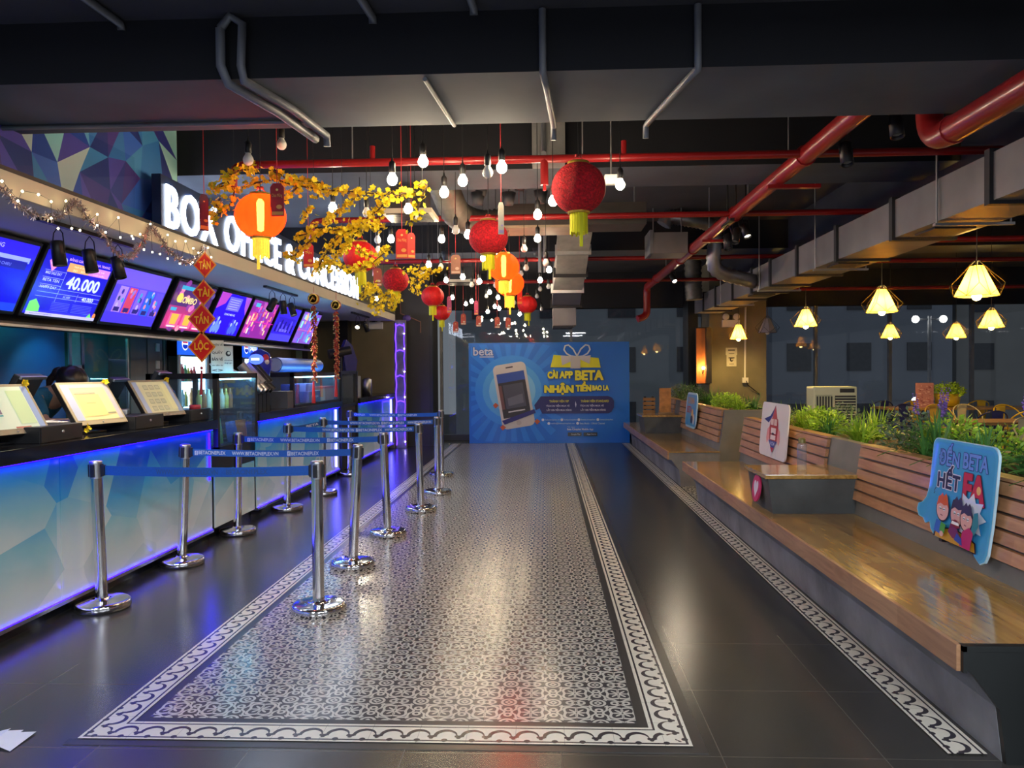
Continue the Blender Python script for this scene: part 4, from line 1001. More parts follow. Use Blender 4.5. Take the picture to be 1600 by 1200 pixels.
a.text('Tải ngay', 886, 669, 12, 2.6, '#a9c8e8'); a.text('Beta Cineplex Mobile App', 886, 673.5, 40, 4, '#d4e0f0', .02)
for x, s in ((887, 'Google Play'), (911, 'App Store')): a.poly([(x, 681.5), (x+21, 681.5), (x+21, 676), (x, 676)], '#0b0b12'); a.text(s, x+5, 680.3, 14, 2.8, '#c8ccd8', .01)
a.build('print', M_print, t)

# paper scrap on the floor
t = MB(); 
for i in range(4):
    x0, x1 = -2.62+i*.055, -2.565+i*.055; zz = [.004, .010, .018, .012, .006]
    t.quad((x0, 3.02-.01*i, zz[i]), (x1, 3.0-.01*i, zz[i+1]), (x1+.0, 3.13, zz[i+1]+.004), (x0, 3.11, zz[i]+.004))
sp_ = atZ(5, 1152, .01)
for k in range(len(t.v)): t.v[k] = (t.v[k][0]+sp_.x+2.5, t.v[k][1]+sp_.y-3.07, t.v[k][2]-.003)
tag(t.build('paper_scrap', mat('white_paper', (.75, .76, .82), .6, var=.03)), 'crumpled scrap of white paper lying on the dark floor tiles', 'paper')

# ================================================================== dining corner
def tolix(colname, col):
    m = mat('chair_enamel_'+colname, col, .35, var=.06, coat=.4)
    t = thing('metal_cafe_chair', '', 'chair', (0, 0, 0), 0)
    q = MB(); q.box((-.19, -.18, .425), (.19, .18, .445), .012); q.build('seat', m, t)
    for sx in (-1, 1):
        for sy in (-1, 1): q = MB(); q.tube([(sx*.165, sy*.155, .435), (sx*.215, sy*.205, 0)], .014, 6); q.build('leg', m, t)
    q = MB(); pts = [(-.20, -.12, .44)]+[(-.235*cos(u), .17*sin(u)**.7*1.15+(-.08), .64+.20*sin(u)**.8) for u in [pi*i/14 for i in range(15)]]+[(.20, -.12, .44)]
    q.tube(pts, .011, 7); q.build('back_frame', m, t)
    q = MB(); q.prism([(-.055, .445), (.055, .445), (.085, .83), (-.085, .83)], .145, .150, 'Y'); q.X = Matrix.Identity(4); fixn(q.build('back_splat', m, t)); return t
chairs = {'yellow': tolix('yellow', (.80, .52, .01)), 'ochre': tolix('ochre', (.48, .31, .04)), 'cream': tolix('cream', (.56, .50, .33)), 'navy': tolix('navy', (.01, .015, .12))}
used = set()
def chair(c, px, ptop, d, rz, lab):
    p = atY(px, 600, d); pr_ = chairs[c]
    if c in used: o = dup(pr_, (p.x, d, 0), rz, lab)
    else: o = pr_; used.add(c); o.location = (p.x, d, 0); o.rotation_euler.z = rz; o['label'] = lab
    o['group'] = 'metal chairs around the dining tables'
chair('yellow', 1424, 629, 15.75, pi, 'yellow metal chair behind the long table, left of the pink menu board')
chair('navy', 1417, 637, 14.2, 0, 'navy metal chair in front of the pink menu board')
chair('ochre', 1466, 633, 13.9, 0, 'ochre metal chair with its back splat toward the planter')
chair('cream', 1510, 633, 13.9, 0, 'cream metal chair between the ochre and yellow chairs')
chair('yellow', 1527, 629, 15.75, pi, 'yellow metal chair behind the cream chair')
chair('yellow', 1573, 633, 13.7, .1, 'bright yellow metal chair beyond the small table')
chair('navy', 1550, 648, 11.9, pi, 'navy metal chair tucked under the small table')
chair('yellow', 1604, 648, 11.9, pi, 'yellow metal chair cut by the right photo edge')
chair('navy', 1377, 632, 15.75, pi, 'navy metal chair behind the long table near the air cooler')
chair('cream', 1612, 665, 10.2, 0, 'cream metal chair frame at the photo edge behind the plants')
def table(x0, x1, y0, y1, lab, z=.75):
    t = thing('dining_table', lab, 'table', (0, 0, 0)); q = MB(); q.box((x0, y0, z-.04), (x1, y1, z), .004); q.build('tabletop', M_table, t)
    for x in (x0+.06, x1-.1):
        for y in (y0+.06, y1-.1): q = MB(); q.box((x, y, 0), (x+.04, y+.04, z-.04)); q.build('leg', M_blackm, t)
pa = atY(1372, 640, 15); table(pa.x, 10.4, 14.5, 15.3, 'long wooden dining table along the far window')
pb = atY(1512, 660, 10.9); table(pb.x, pb.x+1.6, 10.65, 11.45, 'nearer small wooden dining table beside the bench planter')
p = atY(1447, 635, 14.9)
t = thing('menu_board', 'pink patterned menu board standing on the long table', 'menu board', (p.x-.19, 14.9, .7504)); q = MB(); q.col = hexc('#b07a86'); q.box((0, 0, 0), (.33, .02, .46)); q.build('board', M_matte, t)
a = Art(.0008); rr = random.Random(6)
for k in range(60): a.rect(.01+rr.random()*.27, .02+rr.random()*.38, rr.uniform(.01, .05), rr.uniform(.006, .03), rr.choice(['#c89aa4', '#8a4a5c', '#d8b4b8', '#a05a6c'])); a.k -= .8
a.build('print', M_matte, t)
p = atY(1478, 620, 15.1); t = thing('flower_pot', 'yellow pot of bright green foliage on the long table', 'potted plant', (p.x, 15.05, .7505))
q = MB(); q.lathe([(.15, 0), (.2, .02), (.235, .24), (.215, .25), (.2, .2), (.001, .2)], n=20); q.build('pot', mat('yellow_pot', (.62, .42, .02), .4), t)
q = bush(5, 700, .27, .30, .06); q.v = [(x, y, z+.17) for x, y, z in q.v]; q.build('leaves', M_leafL, t)
# evaporative air cooler
p = atY(1305, 640, 10.6); t = thing('air_cooler', 'cream evaporative air cooler standing behind the planter', 'air cooler', (p.x, 10.6, 0), -.08)
cm = mat('cooler_cream', (.62, .66, .50), .45, var=.04)
q = MB(); q.box((-.285, 0, .06), (.285, .38, 1.25), .025); q.build('body', cm, t)
q = MB(); q.box((-.26, -.012, .82), (-.04, .002, 1.14), .004); q.build('side_grille', mat('cooler_grille', (.42, .46, .34), .5), t)
q = MB()
for k in range(6): q.box((-.245+k*.037, -.016, .84), (-.225+k*.037, -.011, 1.12))
q.build('grille_slots', M_black, t)
q = MB(); q.box((-.005, -.01, .70), (.265, .002, 1.13), .004); q.build('louvre_opening', M_black, t)
q = MB()
for k in range(11): q.box((.0, -.02, .715+k*.038), (.26, -.008, .725+k*.038))
q.build('louvres', cm, t)
q = MB(); q.box((.06, -.008, 1.17), (.25, .002, 1.225)); q.build('control_panel', M_black, t)
for x in (-.24, .24):
    for y in (.04, .34): q = MB(); q.X = Matrix.Translation((x, y, .035)) @ Matrix.Rotation(pi/2, 4, 'Y'); q.lathe([(.034, -.012), (.034, .012)], n=14); q.build('caster', M_black, t)

# pillar fittings
p = atY(1142, 500, 15.16)
def emergency(p, y, lab, w=.34):
    t = thing('emergency_light', lab, 'emergency light', (p.x, y, p.z)); q = MB(); q.box((-w/2, -.06, -.14), (w/2, 0, 0), .008); q.build('box', M_white, t)
    for s in (-1, 1):
        q = MB(); q.X = Matrix.Translation((s*w*.3, -.04, .07)) @ Matrix.Rotation(pi/2+.3, 4, 'X'); q.lathe([(.045, -.04), (.065, .03), (.06, .04), (.001, .032)], n=16); q.build('lamp_head', M_white, t)
    q = MB(); q.box((-.03, -.04, 0), (.03, 0, .1)); q.build('bracket', M_black, t)
emergency(p, 15.2, 'twin-headed emergency light on the concrete pillar')
for i, (px, py, w, h, lb) in enumerate(((1143, 549, .22, .14, 'small white notice taped on the pillar, the upper one'), (1143, 562, .19, .26, 'white notice sheet with a black mark on the pillar, below another'))):
    p = atY(px, py, 15.19); t = thing('notice_sheet', lb, 'notice', (p.x, 15.197-.002*i, p.z)); q = MB(); q.box((-w/2, -.004, -h/2), (w/2, 0, h/2)); q.build('paper', mat('notice_paper', (.62, .60, .48), .7), t)
    a = Art(.0008); a.b.X = Matrix.Translation((0, -.005, 0)); a.rect(-w*.3, h*.1, w*.6, .02, '#30302a'); 
    if i: a.ell(0, .0, .035, .04, '#202020', 12); a.ell(.01, .005, .02, .02, '#b8b49a', 10)
    a.rect(-w*.25, -h*.35, w*.5, .01, '#6a685a'); a.build('print', M_matte, t)
p0 = atY(1165, 487, 15.18); p1 = atY(1164, 590, 15.18)
t = thing('wall_socket', 'white conduit with a socket box running down the pillar', 'socket'); q = MB(); q.tube([(p0.x, 15.18, p0.z+.1), (p1.x, 15.18, p1.z)], .018); q.build('conduit', M_white, t)
q = MB(); q.box((p1.x-.055, 15.13, p1.z-.1), (p1.x+.055, 15.2, p1.z+.0), .006); q.build('socket_box', M_white, t); q = MB(); q.tube([(p1.x+.01, 15.12, p1.z-.06), (p1.x+.04, 15.14, p1.z-.14), (p1.x+.28, 15.18, p1.z-.32)], .008); q.build('cable', M_black, t)
# amber lit wall panel left of the pillar
p0 = atY(1088, 513, 15.0); p1 = atY(1103, 599, 15.0)
t = thing('wall_lamp_panel', 'tall amber wall panel lit by a small bare bulb, left of the pillar', 'wall lamp', (p0.x, 15.0, 0))
q = MB(); q.box((0, 0, p1.z), (.17, .03, p0.z)); q.build('panel', mat('rusty_panel', (.42, .13, .03), .5, var=.5, scale=5, stretch=(1, 1, .3)), t)
q = MB(); q.box((.17, -.10, p1.z), (.27, .05, p0.z)); q.box((-.01, .03, p1.z-.02), (.27, .05, p0.z+.02)); q.build('casing', M_black, t)
q = MB(); pb_ = atY(1100, 575, 14.93); q.ball((pb_.x-p0.x-.01, -.07, pb_.z), .03, 10, 6); q.build('bulb', M_pbulb, t)
q = MB(); q.tube([(pb_.x-p0.x-.01, -.06, pb_.z-.03), (pb_.x-p0.x-.01, -.02, pb_.z-.1), (pb_.x-p0.x-.01, .01, pb_.z-.1)], .012); q.build('holder', M_black, t)
point_light('panel_bulb_light', (pb_.x-.01, 14.90, pb_.z), 5, (1, .6, .2), .03)

# ================================================================== pipes and ducts
def pipe(name, label, pts, r, m, cat='pipe', n=12, group=None, extra=None):
    t = thing(name, label, cat, (0, 0, 0), 0, group); q = MB(); q.tube(pts, r, n); q.build('pipe_run', m, t)
    return t
def elbow(a, c, b, R=.12, n=5):
    a, b, c = Vector(a), Vector(b), Vector(c); p = c+(a-c).normalized()*R; s = c+(b-c).normalized()*R
    return [p*(1-u)**2+c*2*u*(1-u)+s*u*u for u in [i/n for i in range(n+1)]]
def flanges(t, pts, r, m=None, w=.05, name='coupling'):
    for a, b in pts:
        q = MB(); a = Vector(a); b = Vector(b); d = (b-a).normalized(); q.tube([a-d*w/2, a+d*w/2], r, 12); q.build(name, m or M_red, t)
# main sprinkler pipe along the hall
p_end = atY(1003, 492, 14.55)
P0 = (1.90, 4.45, 3.05)
t = pipe('sprinkler_main_pipe', 'thick red sprinkler main running along the hall from the near beam', [P0]+[Vector((1.90, 14.2, 3.05))]+elbow((1.90, 14.2, 3.05), (1.90, 14.5, 3.05), (1.90, 14.5, 2.6), .15)+elbow((1.90, 14.5, 3.05), (1.90, 14.5, 2.52), (1.75, 14.45, 2.45), .1)+[(1.72, 14.44, 2.45)], .066, M_red)
flanges(t, [((1.9, y, 3.05), (1.9, y+1, 3.05)) for y in (5.72, 7.8, 10.0, 10.9, 13.2)], .078)
q = MB()
for y in (5.0, 6.1, 7.3, 9.0, 12.2): q.tube([(1.9, y, 3.1), (1.9, y, ceil_z(y))], .006, 5)
q.build('hanger_rod', M_galv, t)
for y in (6.3, 8.9): q = MB(); q.box((1.80, y, 2.955), (2.22, y+.05, 2.985)); q.build('support_bar', M_red, t)
def sprinkler(y, x0, x1, lab, left_drop=True):
    L = [(x1, y, 3.05), (x0+.1, y, 3.05)]+elbow((x0+.3, y, 3.05), (x0, y, 3.05), (x0, y, 2.8), .09)+[(x0, y, 2.85 if left_drop else 2.9)]
    t = pipe('sprinkler_branch_pipe', lab, L, .030, M_red, group='thin red sprinkler branch pipes')
    q = MB()
    for x in (x0+.9, x0+2.6): q.tube([(x, y, 3.07), (x, y, ceil_z(y))], .006, 5)
    q.build('hanger_rod', M_galv, t)
    return t
t = sprinkler(5.66, -2.32, 4.2, 'thin red pipe crossing the ceiling nearest the camera, elbowed at its left end')
q = MB(); q.tube([(0, 5.66, 3.05), (0, 5.66, 2.86)], .03, 10); q.tube([(0, 5.66, 2.86), (0, 5.66, 2.82)], .012, 8); q.build('sprinkler_drop', M_red, t)
for x in (-1.27, .58): q = MB(); q.tube([(x, 5.66, 3.05), (x, 5.66, 3.17)], .02, 8); q.build('sprinkler_stub', M_red, t)
sprinkler(7.78, -2.38, 3.3, 'thin red pipe crossing behind the second beam')
sprinkler(10.75, -2.4, 3.3, 'third thin red crossing pipe, before the far beam')
sprinkler(13.4, -1.9, 3.3, 'fourth thin red crossing pipe beyond the far beam')
for y, x0, x1, l in ((9.4, 3.0, 6.5, 'short red pipe below the duct over the dining corner'), (12.6, 3.3, 8.0, 'thin red pipe above the far yellow pendants'), (7.4, 3.5, 5.0, 'red pipe stub beyond the large duct')):
    t = pipe('sprinkler_branch_pipe', l, [(x0, y, 2.78 if y != 7.4 else 2.7), (x1, y, 2.78 if y != 7.4 else 2.7)], .028, M_red, group='thin red sprinkler branch pipes')
    q = MB(); q.tube([((x1-.2), y, 2.78), ((x1-.2), y, ceil_z(y))], .006, 5); q.build('hanger_rod', M_galv, t)
# big red pipe at top right
t = pipe('fire_main_pipe', 'large glossy red fire pipe at the upper right, turning up at its end', [(2.25, 1.2, 2.81), (2.25, 4.2, 2.81)]+elbow((2.25, 4.2, 2.81), (2.25, 4.62, 2.81), (2.25, 4.62, 3.2), .2, 8)+[(2.25, 4.62, 3.6)], .073, M_red, n=20)
flanges(t, [((2.25, 3.2, 2.81), (2.25, 4, 2.81)), ((2.25, 4.36, 2.81), (2.25, 5, 2.81))], .082, w=.03)
q = MB()
for y in (2.0, 3.5): q.tube([(2.25, y, 2.85), (2.25, y, 3.25)], .01, 6)
q.build('hanger_rod', M_galv, t)
# conduits on the beams
def conduit(label, pts, r=.016, n=8): return pipe('wiring_conduit', label, pts, r, M_conduit, 'conduit', n, 'grey wiring conduits on the ceiling beams')
def cbeam(px, lab, dx=0, r=.018):
    x = atY(px, 100, 3.74).x
    return conduit(lab, [(x, 3.73, 3.24), (x, 3.73, 2.96)]+[(x, 3.725, 2.935), (x+dx*.3, 3.9, 2.925), (x+dx, 4.5, 2.925), (x+dx, 4.56, 2.93), (x+dx, 4.57, 2.86)], r)
cbeam(848, 'grey conduit dropping straight down and under the near beam at its middle', .06)
cbeam(1090, 'grey conduit slanting under the near beam on its right half', -.14)
x = atY(372, 150, 3.72).x
conduit('doubled bent conduit curling down the near beam on its left half', [(x-.08, 3.71, 3.18), (x-.03, 3.71, 3.24), (x+.03, 3.71, 3.20), (x+.02, 3.71, 3.0), (x+.03, 3.72, 2.93), (x+.14, 4.1, 2.92), (x+.20, 4.55, 2.91), (x+.20, 4.56, 2.85)], .022)
conduit('second of two side-by-side conduits under the near beam, the longer one', [(x-.08, 3.71, 3.18), (x-.08, 3.71, 3.0), (x-.05, 3.72, 2.92), (x+.06, 4.1, 2.905), (x+.12, 4.6, 2.905)], .024)
x2 = atY(690, 150, 4.1).x
conduit('thin grey conduit along the underside of the near beam', [(x2-.04, 3.78, 2.938), (x2+.02, 4.5, 2.938)], .012)
conduit('long black cable tray strip under the near beam at its left', [(-3.6, 4.36, 2.935), (x+.12, 4.36, 2.935)], .014)
for (px, py), lab in (((188, 38), 'conduit end on the near ceiling above the ticket counter'), ((582, 28), 'grey conduit end on the near ceiling, mid left'), ((740, 14), 'small conduit tip at the top centre of the near ceiling')):
    p = atZ(px, py, 3.225); conduit(lab, [(p.x-.06, p.y-.9, 3.228), (p.x, p.y, 3.228), (p.x, p.y+.01, 3.20)], .02)
x = atY(850, 300, 6.3).x; conduit('vertical grey conduit on the concrete stub under the second beam', [(x, 6.28, 3.6), (x, 6.28, 3.2), (x, 5.9, 3.16)], .02)
# large rectangular duct on the right
t = thing('air_duct', 'long grey rectangular air duct with dark flanges above the dining corner', 'air duct')
q = MB(); q.box((2.9, 2.0, 2.58), (3.38, 15.1, 2.89)); q.build('duct_body', M_duct, t)
for y in (5.12, 6.52, 7.75, 8.95, 10.0, 10.9, 12.0, 13.2, 14.2):
    q = MB(); q.box((2.875, y, 2.555), (3.405, y+.06, 2.915)); q.build('flange', M_flange, t)
for y in (3.6, 5.8, 8.35, 10.5, 12.8): q = MB(); q.tube([(2.88, y, 2.55), (2.88, y, ceil_z(y))], .008, 5); q.tube([(3.41, y, 2.55), (3.41, y, 3.02)], .008, 5); q.box((2.86, y-.02, 2.54), (3.43, y+.02, 2.56)); q.build('hanger', M_galv, t)
for y in (6.05, 8.0, 11.2): q = MB(); q.box((2.99, y, 2.565), (3.3, y+.32, 2.58)); q.build('outlet_grille', M_flange, t)
# flexible silver ducts
def flex(label, pts, r, m=None):
    t = thing('flexible_duct', label, 'flexible duct', (0, 0, 0)); P = [Vector(p) for p in pts]; out = []
    # smooth by Catmull-Rom
    Q = [P[0]]+P+[P[-1]]
    for i in range(1, len(Q)-2):
        for k in range(12):
            u = k/12; out.append(.5*((2*Q[i])+(Q[i+1]-Q[i-1])*u+(2*Q[i-1]-5*Q[i]+4*Q[i+1]-Q[i+2])*u*u+(-Q[i-1]+3*Q[i]-3*Q[i+1]+Q[i+2])*u**3))
    out.append(P[-1]); q = MB(); rs = [r*(1.0 if i % 2 else .86) for i in range(len(out))]; q.tube(out, r, 18, True, rs); q.build('corrugated_sleeve', m or M_galv, t); return t
MF = mat('grey_flex', (.20, .19, .17), .5, metal=.5, var=.3, scale=8)
flex('fat grey flexible duct curling down to the dark box duct behind the bulbs', [atY(682, 262, 7.3), atY(697, 300, 7.5), atY(715, 335, 7.8), atY(750, 350, 8.1), atY(790, 345, 8.2)], .15, MF)
t = thing('box_duct', 'dark box duct crossing the hall behind the lanterns', 'air duct'); q = MB(); a = atY(780, 353, 8.0); b = atY(1010, 318, 8.0); q.box((a.x, 8.0, a.z), (b.x, 8.45, b.z+.02)); q.build('duct_body', mat('dark_duct', (.045, .043, .042), .6, var=.2), t)
q = MB(); q.box((a.x, 7.985, a.z-.025), (a.x+.9, 8.46, a.z)); q.build('bottom_lip', mat('tan_lip', (.3, .26, .18), .6), t)
q = MB()
for x in (a.x+.1, b.x-.1): q.tube([(x, 8.2, b.z), (x, 8.2, 3.6)], .008, 5)
q.build('hanger_rod', M_galv, t)
flex('silver flexible duct arching from a ceiling box to the long duct', [atY(1037, 352, 10.2), atY(1046, 340, 10.2), atY(1075, 343, 10.2), atY(1110, 352, 10.3), atY(1117, 375, 10.3), atY(1118, 420, 10.4), (2.72, 10.6, 2.72), (2.95, 10.9, 2.72)], .10)
p = atY(1083, 455, 14.0); flex('short stubby flexible duct hanging at the end of the long duct', [(p.x, 14.0, 3.6), (p.x, 14.0, 3.1), (p.x+.02, 14.0, 2.75)], .16, MF)
a = atY(1018, 396, 9.9); b = atY(1075, 362, 9.9); t = thing('ventilation_box', 'grey ventilation box under the ceiling beside the arching flexible duct', 'ventilation unit'); q = MB(); q.box((a.x, 9.9, a.z), (b.x, 10.4, b.z), .01); q.build('box', M_duct, t); q = MB(); q.box((a.x-.02, 9.89, a.z), (a.x+.02, 10.41, b.z+.03)); q.build('flange', M_galv, t)
q = MB(); q.tube([(a.x+.05, 10.1, b.z), (a.x+.05, 10.1, 3.6)], .008, 5); q.tube([(b.x-.05, 10.1, b.z), (b.x-.05, 10.1, 3.6)], .008, 5); q.build('hanger_rod', M_galv, t)
# silver duct descending in the middle
t = thing('sloping_duct', 'banded silver duct stepping down in the middle of the hall', 'air duct')
top = [((870, 360), (926, 360), 9.6), ((871, 395), (920, 395), 10.0), ((868, 430), (915, 430), 10.5), ((864, 455), (909, 455), 10.9), ((863, 478), (906, 478), 11.9)]
for i, ((a, b, y0), (c, d, y1)) in enumerate(zip(top, top[1:])):
    A = atY(*a, y0); B = atY(*b, y0); Cc = atY(*c, y1); D = atY(*d, y1); th = .25; q = MB()
    q.add([A, B, D, Cc, A+Vector((0, .05, th)), B+Vector((0, .05, th)), D+Vector((0, .05, th)), Cc+Vector((0, .05, th))], [(0, 3, 2, 1), (4, 5, 6, 7), (0, 1, 5, 4), (1, 2, 6, 5), (2, 3, 7, 6), (3, 0, 4, 7)]); q.build('duct_section', mat('pale_duct', (.42, .40, .36), .5, metal=.35, var=.2) if i < 3 else M_duct, t)
    q = MB(); q.box((Cc.x-.03, y1-.03, Cc.z-.03), (D.x+.03, y1+.03, Cc.z+.10)); q.build('flange', M_flange if i % 2 else M_galv, t)
A = atY(864, 509, 11.95); B = atY(900, 480, 11.95); q = MB(); q.box((A.x, 11.92, A.z), (B.x, 12.5, B.z), .006); q.build('end_box', M_duct, t); q = MB(); q.box((A.x, 11.9, A.z-.03), (B.x-.05, 12.5, A.z)); q.build('end_lip', M_flange, t)
q = MB()
for x in (A.x+.02, B.x-.02): q.tube([(x, 12.2, B.z), (x, 12.2, 3.6)], .01, 5)
for x in (A.x-.12, A.x-.18): q.tube([(x, 9.8, 3.6), (x, 9.8, 2.75)], .022, 8)
q.build('hanger_rod', M_conduit, t)
# ceiling diffusers
def diffuser(px, py, y, w, lab):
    p = atY(px, py, y); t = thing('ceiling_diffuser', lab, 'ceiling vent', (p.x, y, p.z), 0, 'slatted air diffusers')
    q = MB(); q.box((-w/2, -w/2, 0), (w/2, w/2, .04)); q.build('frame', M_cream, t); q = MB(); n = 9
    for k in range(n): q.box((-w*.42, -w*.42+k*w*.84/n, -.012), (w*.42, -w*.42+(k+.45)*w*.84/n, 0))
    q.build('slats', M_black, t); q = MB(); q.box((-w*.35, -w*.35, .04), (w*.35, w*.35, .25)); q.build('plenum_box', M_flange, t)
    q = MB(); zt = ceil_z(y)-p.z; q.tube([(-w*.3, 0, .2), (-w*.3, 0, zt)], .006, 5); q.tube([(w*.3, 0, .2), (w*.3, 0, zt)], .006, 5); q.build('hanger_rod', M_galv, t)
diffuser(642, 340, 7.0, .45, 'slatted ceiling diffuser behind the yellow blossom branches'); diffuser(722, 443, 12.2, .5, 'small distant slatted diffuser among the hanging bulbs')
# motion sensor
p = atY(955, 280, 5.6); t = thing('ceiling_sensor', 'white sensor unit hanging right of the biggest lantern', 'sensor', (p.x, 5.6, p.z)); q = MB(); q.box((-.05, -.03, -.04), (.05, .03, .03), .01); q.build('housing', M_white, t); q = MB(); q.tube([(0, 0, .02), (0, 0, ceil_z(5.6)-p.z)], .006, 5); q.build('rod', M_galv, t)

# ================================================================== hanging bulbs
bulbs = [(388, 250, 0), (440, 226, 0), (520, 325, 1), (573, 333, 0), (613, 281, 1), (661, 253, 1), (638, 327, 1), (648, 338, 0), (611, 374, 1), (591, 391, 0), (690, 374, 1), (694, 301, 1), (670, 414, 1), (689, 417, 0), (660, 425, 0), (697, 438, 1), (712, 360, 0), (723, 283, 1), (762, 270, 0), (784, 262, 1),
         (840, 336, 1), (864, 315, 1), (840, 373, 1), (819, 389, 0), (731, 367, 1), (755, 404, 1), (775, 398, 1), (822, 419, 0), (814, 428, 0), (969, 289, 1), (858, 422, 1), (844, 438, 1), (853, 411, 0), (857, 448, 0), (844, 452, 0), (839, 463, 0), (723, 433, 1), (749, 440, 1), (737, 445, 0), (765, 457, 1), (774, 446, 0), (760, 463, 0), (778, 465, 1), (773, 479, 1),
         (780, 482, 1), (762, 487, 1), (737, 471, 1), (728, 475, 1), (707, 465, 1), (812, 491, 1), (804, 473, 0), (846, 483, 0), (588, 467, 1), (590, 375, 0), (625, 512, 0)]
bulbs = bulbs[:-1]
def make_bulb(lit):
    t = thing('hanging_bulb', '', 'light bulb', (0, 0, 0), 0)
    q = MB(); q.lathe([(.001, -.034), (.016, -.031), (.028, -.019), (.033, 0), (.030, .014), (.022, .028), (.016, .04), (.014, .05)], n=12 if lit else 16); q.build('globe', M_bulb_on if lit else M_bulb_off, t)
    q = MB(); q.lathe([(.016, .042), (.021, .048), (.021, .10), (.016, .112), (.007, .118), (.004, .14)], n=12); q.build('socket', M_black, t)
    return t
def cord(t, h, r=.0028, m=None, name='cord', z0=.13):
    q = MB(); q.tube([(0, 0, z0), (0, 0, h)], r, 5); return q.build(name, m or M_black, t)
lant_px = [('the glowing paper lantern by the sign', 407, 338), ('the biggest velvet lantern', 904, 294), ('the middle velvet lantern', 763, 370), ('the lantern in the blossom branches', 563, 401), ('the pink-red lantern below the blossoms', 618, 438), ('the glowing lantern pair', 786, 425), ('the small lantern over the dark wall', 676, 463), ('the far lantern above the banner', 824, 475)]
bproto = {0: None, 1: None}; info = []; rb = random.Random(12)
for px, py, lit in bulbs:
    z = 2.74+rb.uniform(-.05, .05); d = (z-1.5)*1200/(579-py)
    if py < 262: z = 2.80; d = {226: 5.0, 250: 4.75, 253: 4.9}.get(py, 4.9)
    d = min(max(d, 4.75), 14.8)
    if 7.7 < d < 8.6: d = 7.65
    p = atY(px, py, d)
    nm, lx, ly = min(lant_px, key=lambda L: (L[1]-px)**2+(L[2]-py)**2)
    dx, dy = px-lx, py-ly; dr = ('left of' if dx < 0 else 'right of') if abs(dx) > abs(dy) else ('above' if dy < 0 else 'below')
    info.append([('glowing' if lit else 'unlit white'), dr, nm, px, py, d, p, lit])
from collections import defaultdict
grp = defaultdict(list)
for it in info: grp[it[0], it[1], it[2]].append(it)
ow = ['topmost', 'second from the top', 'third from the top', 'fourth from the top', 'fifth from the top', 'sixth from the top', 'seventh from the top', 'eighth from the top', 'ninth from the top', 'tenth from the top', 'eleventh from the top', 'twelfth from the top', 'thirteenth from the top']
for k, L in grp.items():
    L.sort(key=lambda i: i[4])
    for i, it in enumerate(L):
        st, dr, nm, px, py, d, p, lit = it
        lab = '%s bulb %s %s' % (st, dr, nm)
        if len(L) > 1: lab = '%s %s bulb %s %s' % (ow[i] if i < len(L)-1 or len(L) == 1 else 'lowest', st, dr, nm)
        if bproto[lit] is None: o = bproto[lit] = make_bulb(lit)
        else: o = bproto[lit].copy(); C.objects.link(o); [copy_tree(ch, o) for ch in bproto[lit].children if ch.name.split('.')[0] != 'cord']
        o.location = p; o['label'] = lab; o['group'] = 'bare bulbs hanging on black cords'
        cord(o, ceil_z(p.y)-p.z)

# ================================================================== lanterns
def lantern(px, py, wpx, D, body, label, lit=0, sq=.86, tassel=1.0, glow=None):
    d = D*1200/wpx; p = atY(px, py, d); z = p.z
    t = thing('paper_lantern', label, 'lantern', (p.x, d, z), rb.uniform(0, .5), 'round red lanterns'); R = D/2; H = R*sq
    prof = [(R*sin(.41+(pi-.82)*i/18), -H*1.06*cos(.41+(pi-.82)*i/18)) for i in range(19)]
    q = MB(); q.lathe(prof, n=48, lobes=12 if body is not M_velvet else 8, la=.05 if body is not M_velvet else .02, cap=not lit); q.build('shade', body, t)
    q = MB(); q.lathe([(R*.41, H*.93), (R*.41, H*1.06), (R*.33, H*1.06), (R*.33, H*.93)], n=24, cap=False); q.lathe([(R*.41, -H*.93), (R*.41, -H*1.05), (R*.33, -H*1.05), (R*.33, -H*.93)], n=24, cap=False); q.build('gold_rim', M_gold, t)
    q = MB(); h = R*.8*tassel; n = 22
    for k in range(n):
        a0 = 2*pi*k/n; a1 = a0+2*pi/n*.85; rr = R*.33; hh = h*rb.uniform(.92, 1.05)
        q.quad((rr*cos(a0), rr*sin(a0), -H*1.0), (rr*cos(a1), rr*sin(a1), -H*1.0), (rr*cos(a1)*1.02, rr*sin(a1)*1.02, -H-hh), (rr*cos(a0)*1.02, rr*sin(a0)*1.02, -H-hh))
    q.box((-R*.06, -R*.34, -H-h-R*.5), (R*.06, -R*.31, -H*1.0)); q.build('fringe', M_yfringe if not lit else mat('lit_fringe', (.85, .6, .05), .7, var=.2, scale=60, emit=(1, .6, .05), es=.25), t)
    q = MB(); q.tube([(-R*.35, 0, H), (-R*.1, 0, H*1.25), (0, 0, H*1.35), (R*.1, 0, H*1.25), (R*.35, 0, H)], .003, 5)
    for s in (-1, 1): q.ball((s*.012, 0, H*1.32), .012, 7, 4)
    q.build('red_bow', M_string, t)
    cord(t, ceil_z(d)-z, .0028, None, 'cord', H*1.3)
    if lit:
        q = MB(); q.lathe([(.001, -.10), (.02, -.09), (.024, 0), (.024, .09), (.012, .11)], n=12); q.build('bulb', M_pbulb, t); q = MB(); q.tube([(0, 0, .08), (0, 0, H*1.3)], .004, 6); q.build('inner_cord', M_black, t)
        l = point_light('lantern_light', (0, 0, -.01), lit, (1, .26, .06), .05, t)
    return t
lantern(407, 338, 79, .32, M_olan, 'large glowing orange-red paper lantern before the sign letters', 2.2, .86)
lantern(904, 294, 84, .34, M_velvet, 'biggest dark red velvet lantern hanging right of centre', 0, .90)
lantern(763, 371, 62, .34, M_velvet, 'red velvet lantern with a white tag beside it, centre', 0, .84)
lantern(563, 401, 54, .30, M_rlan, 'red lantern with yellow blossom branches in front of it', 0, .86)
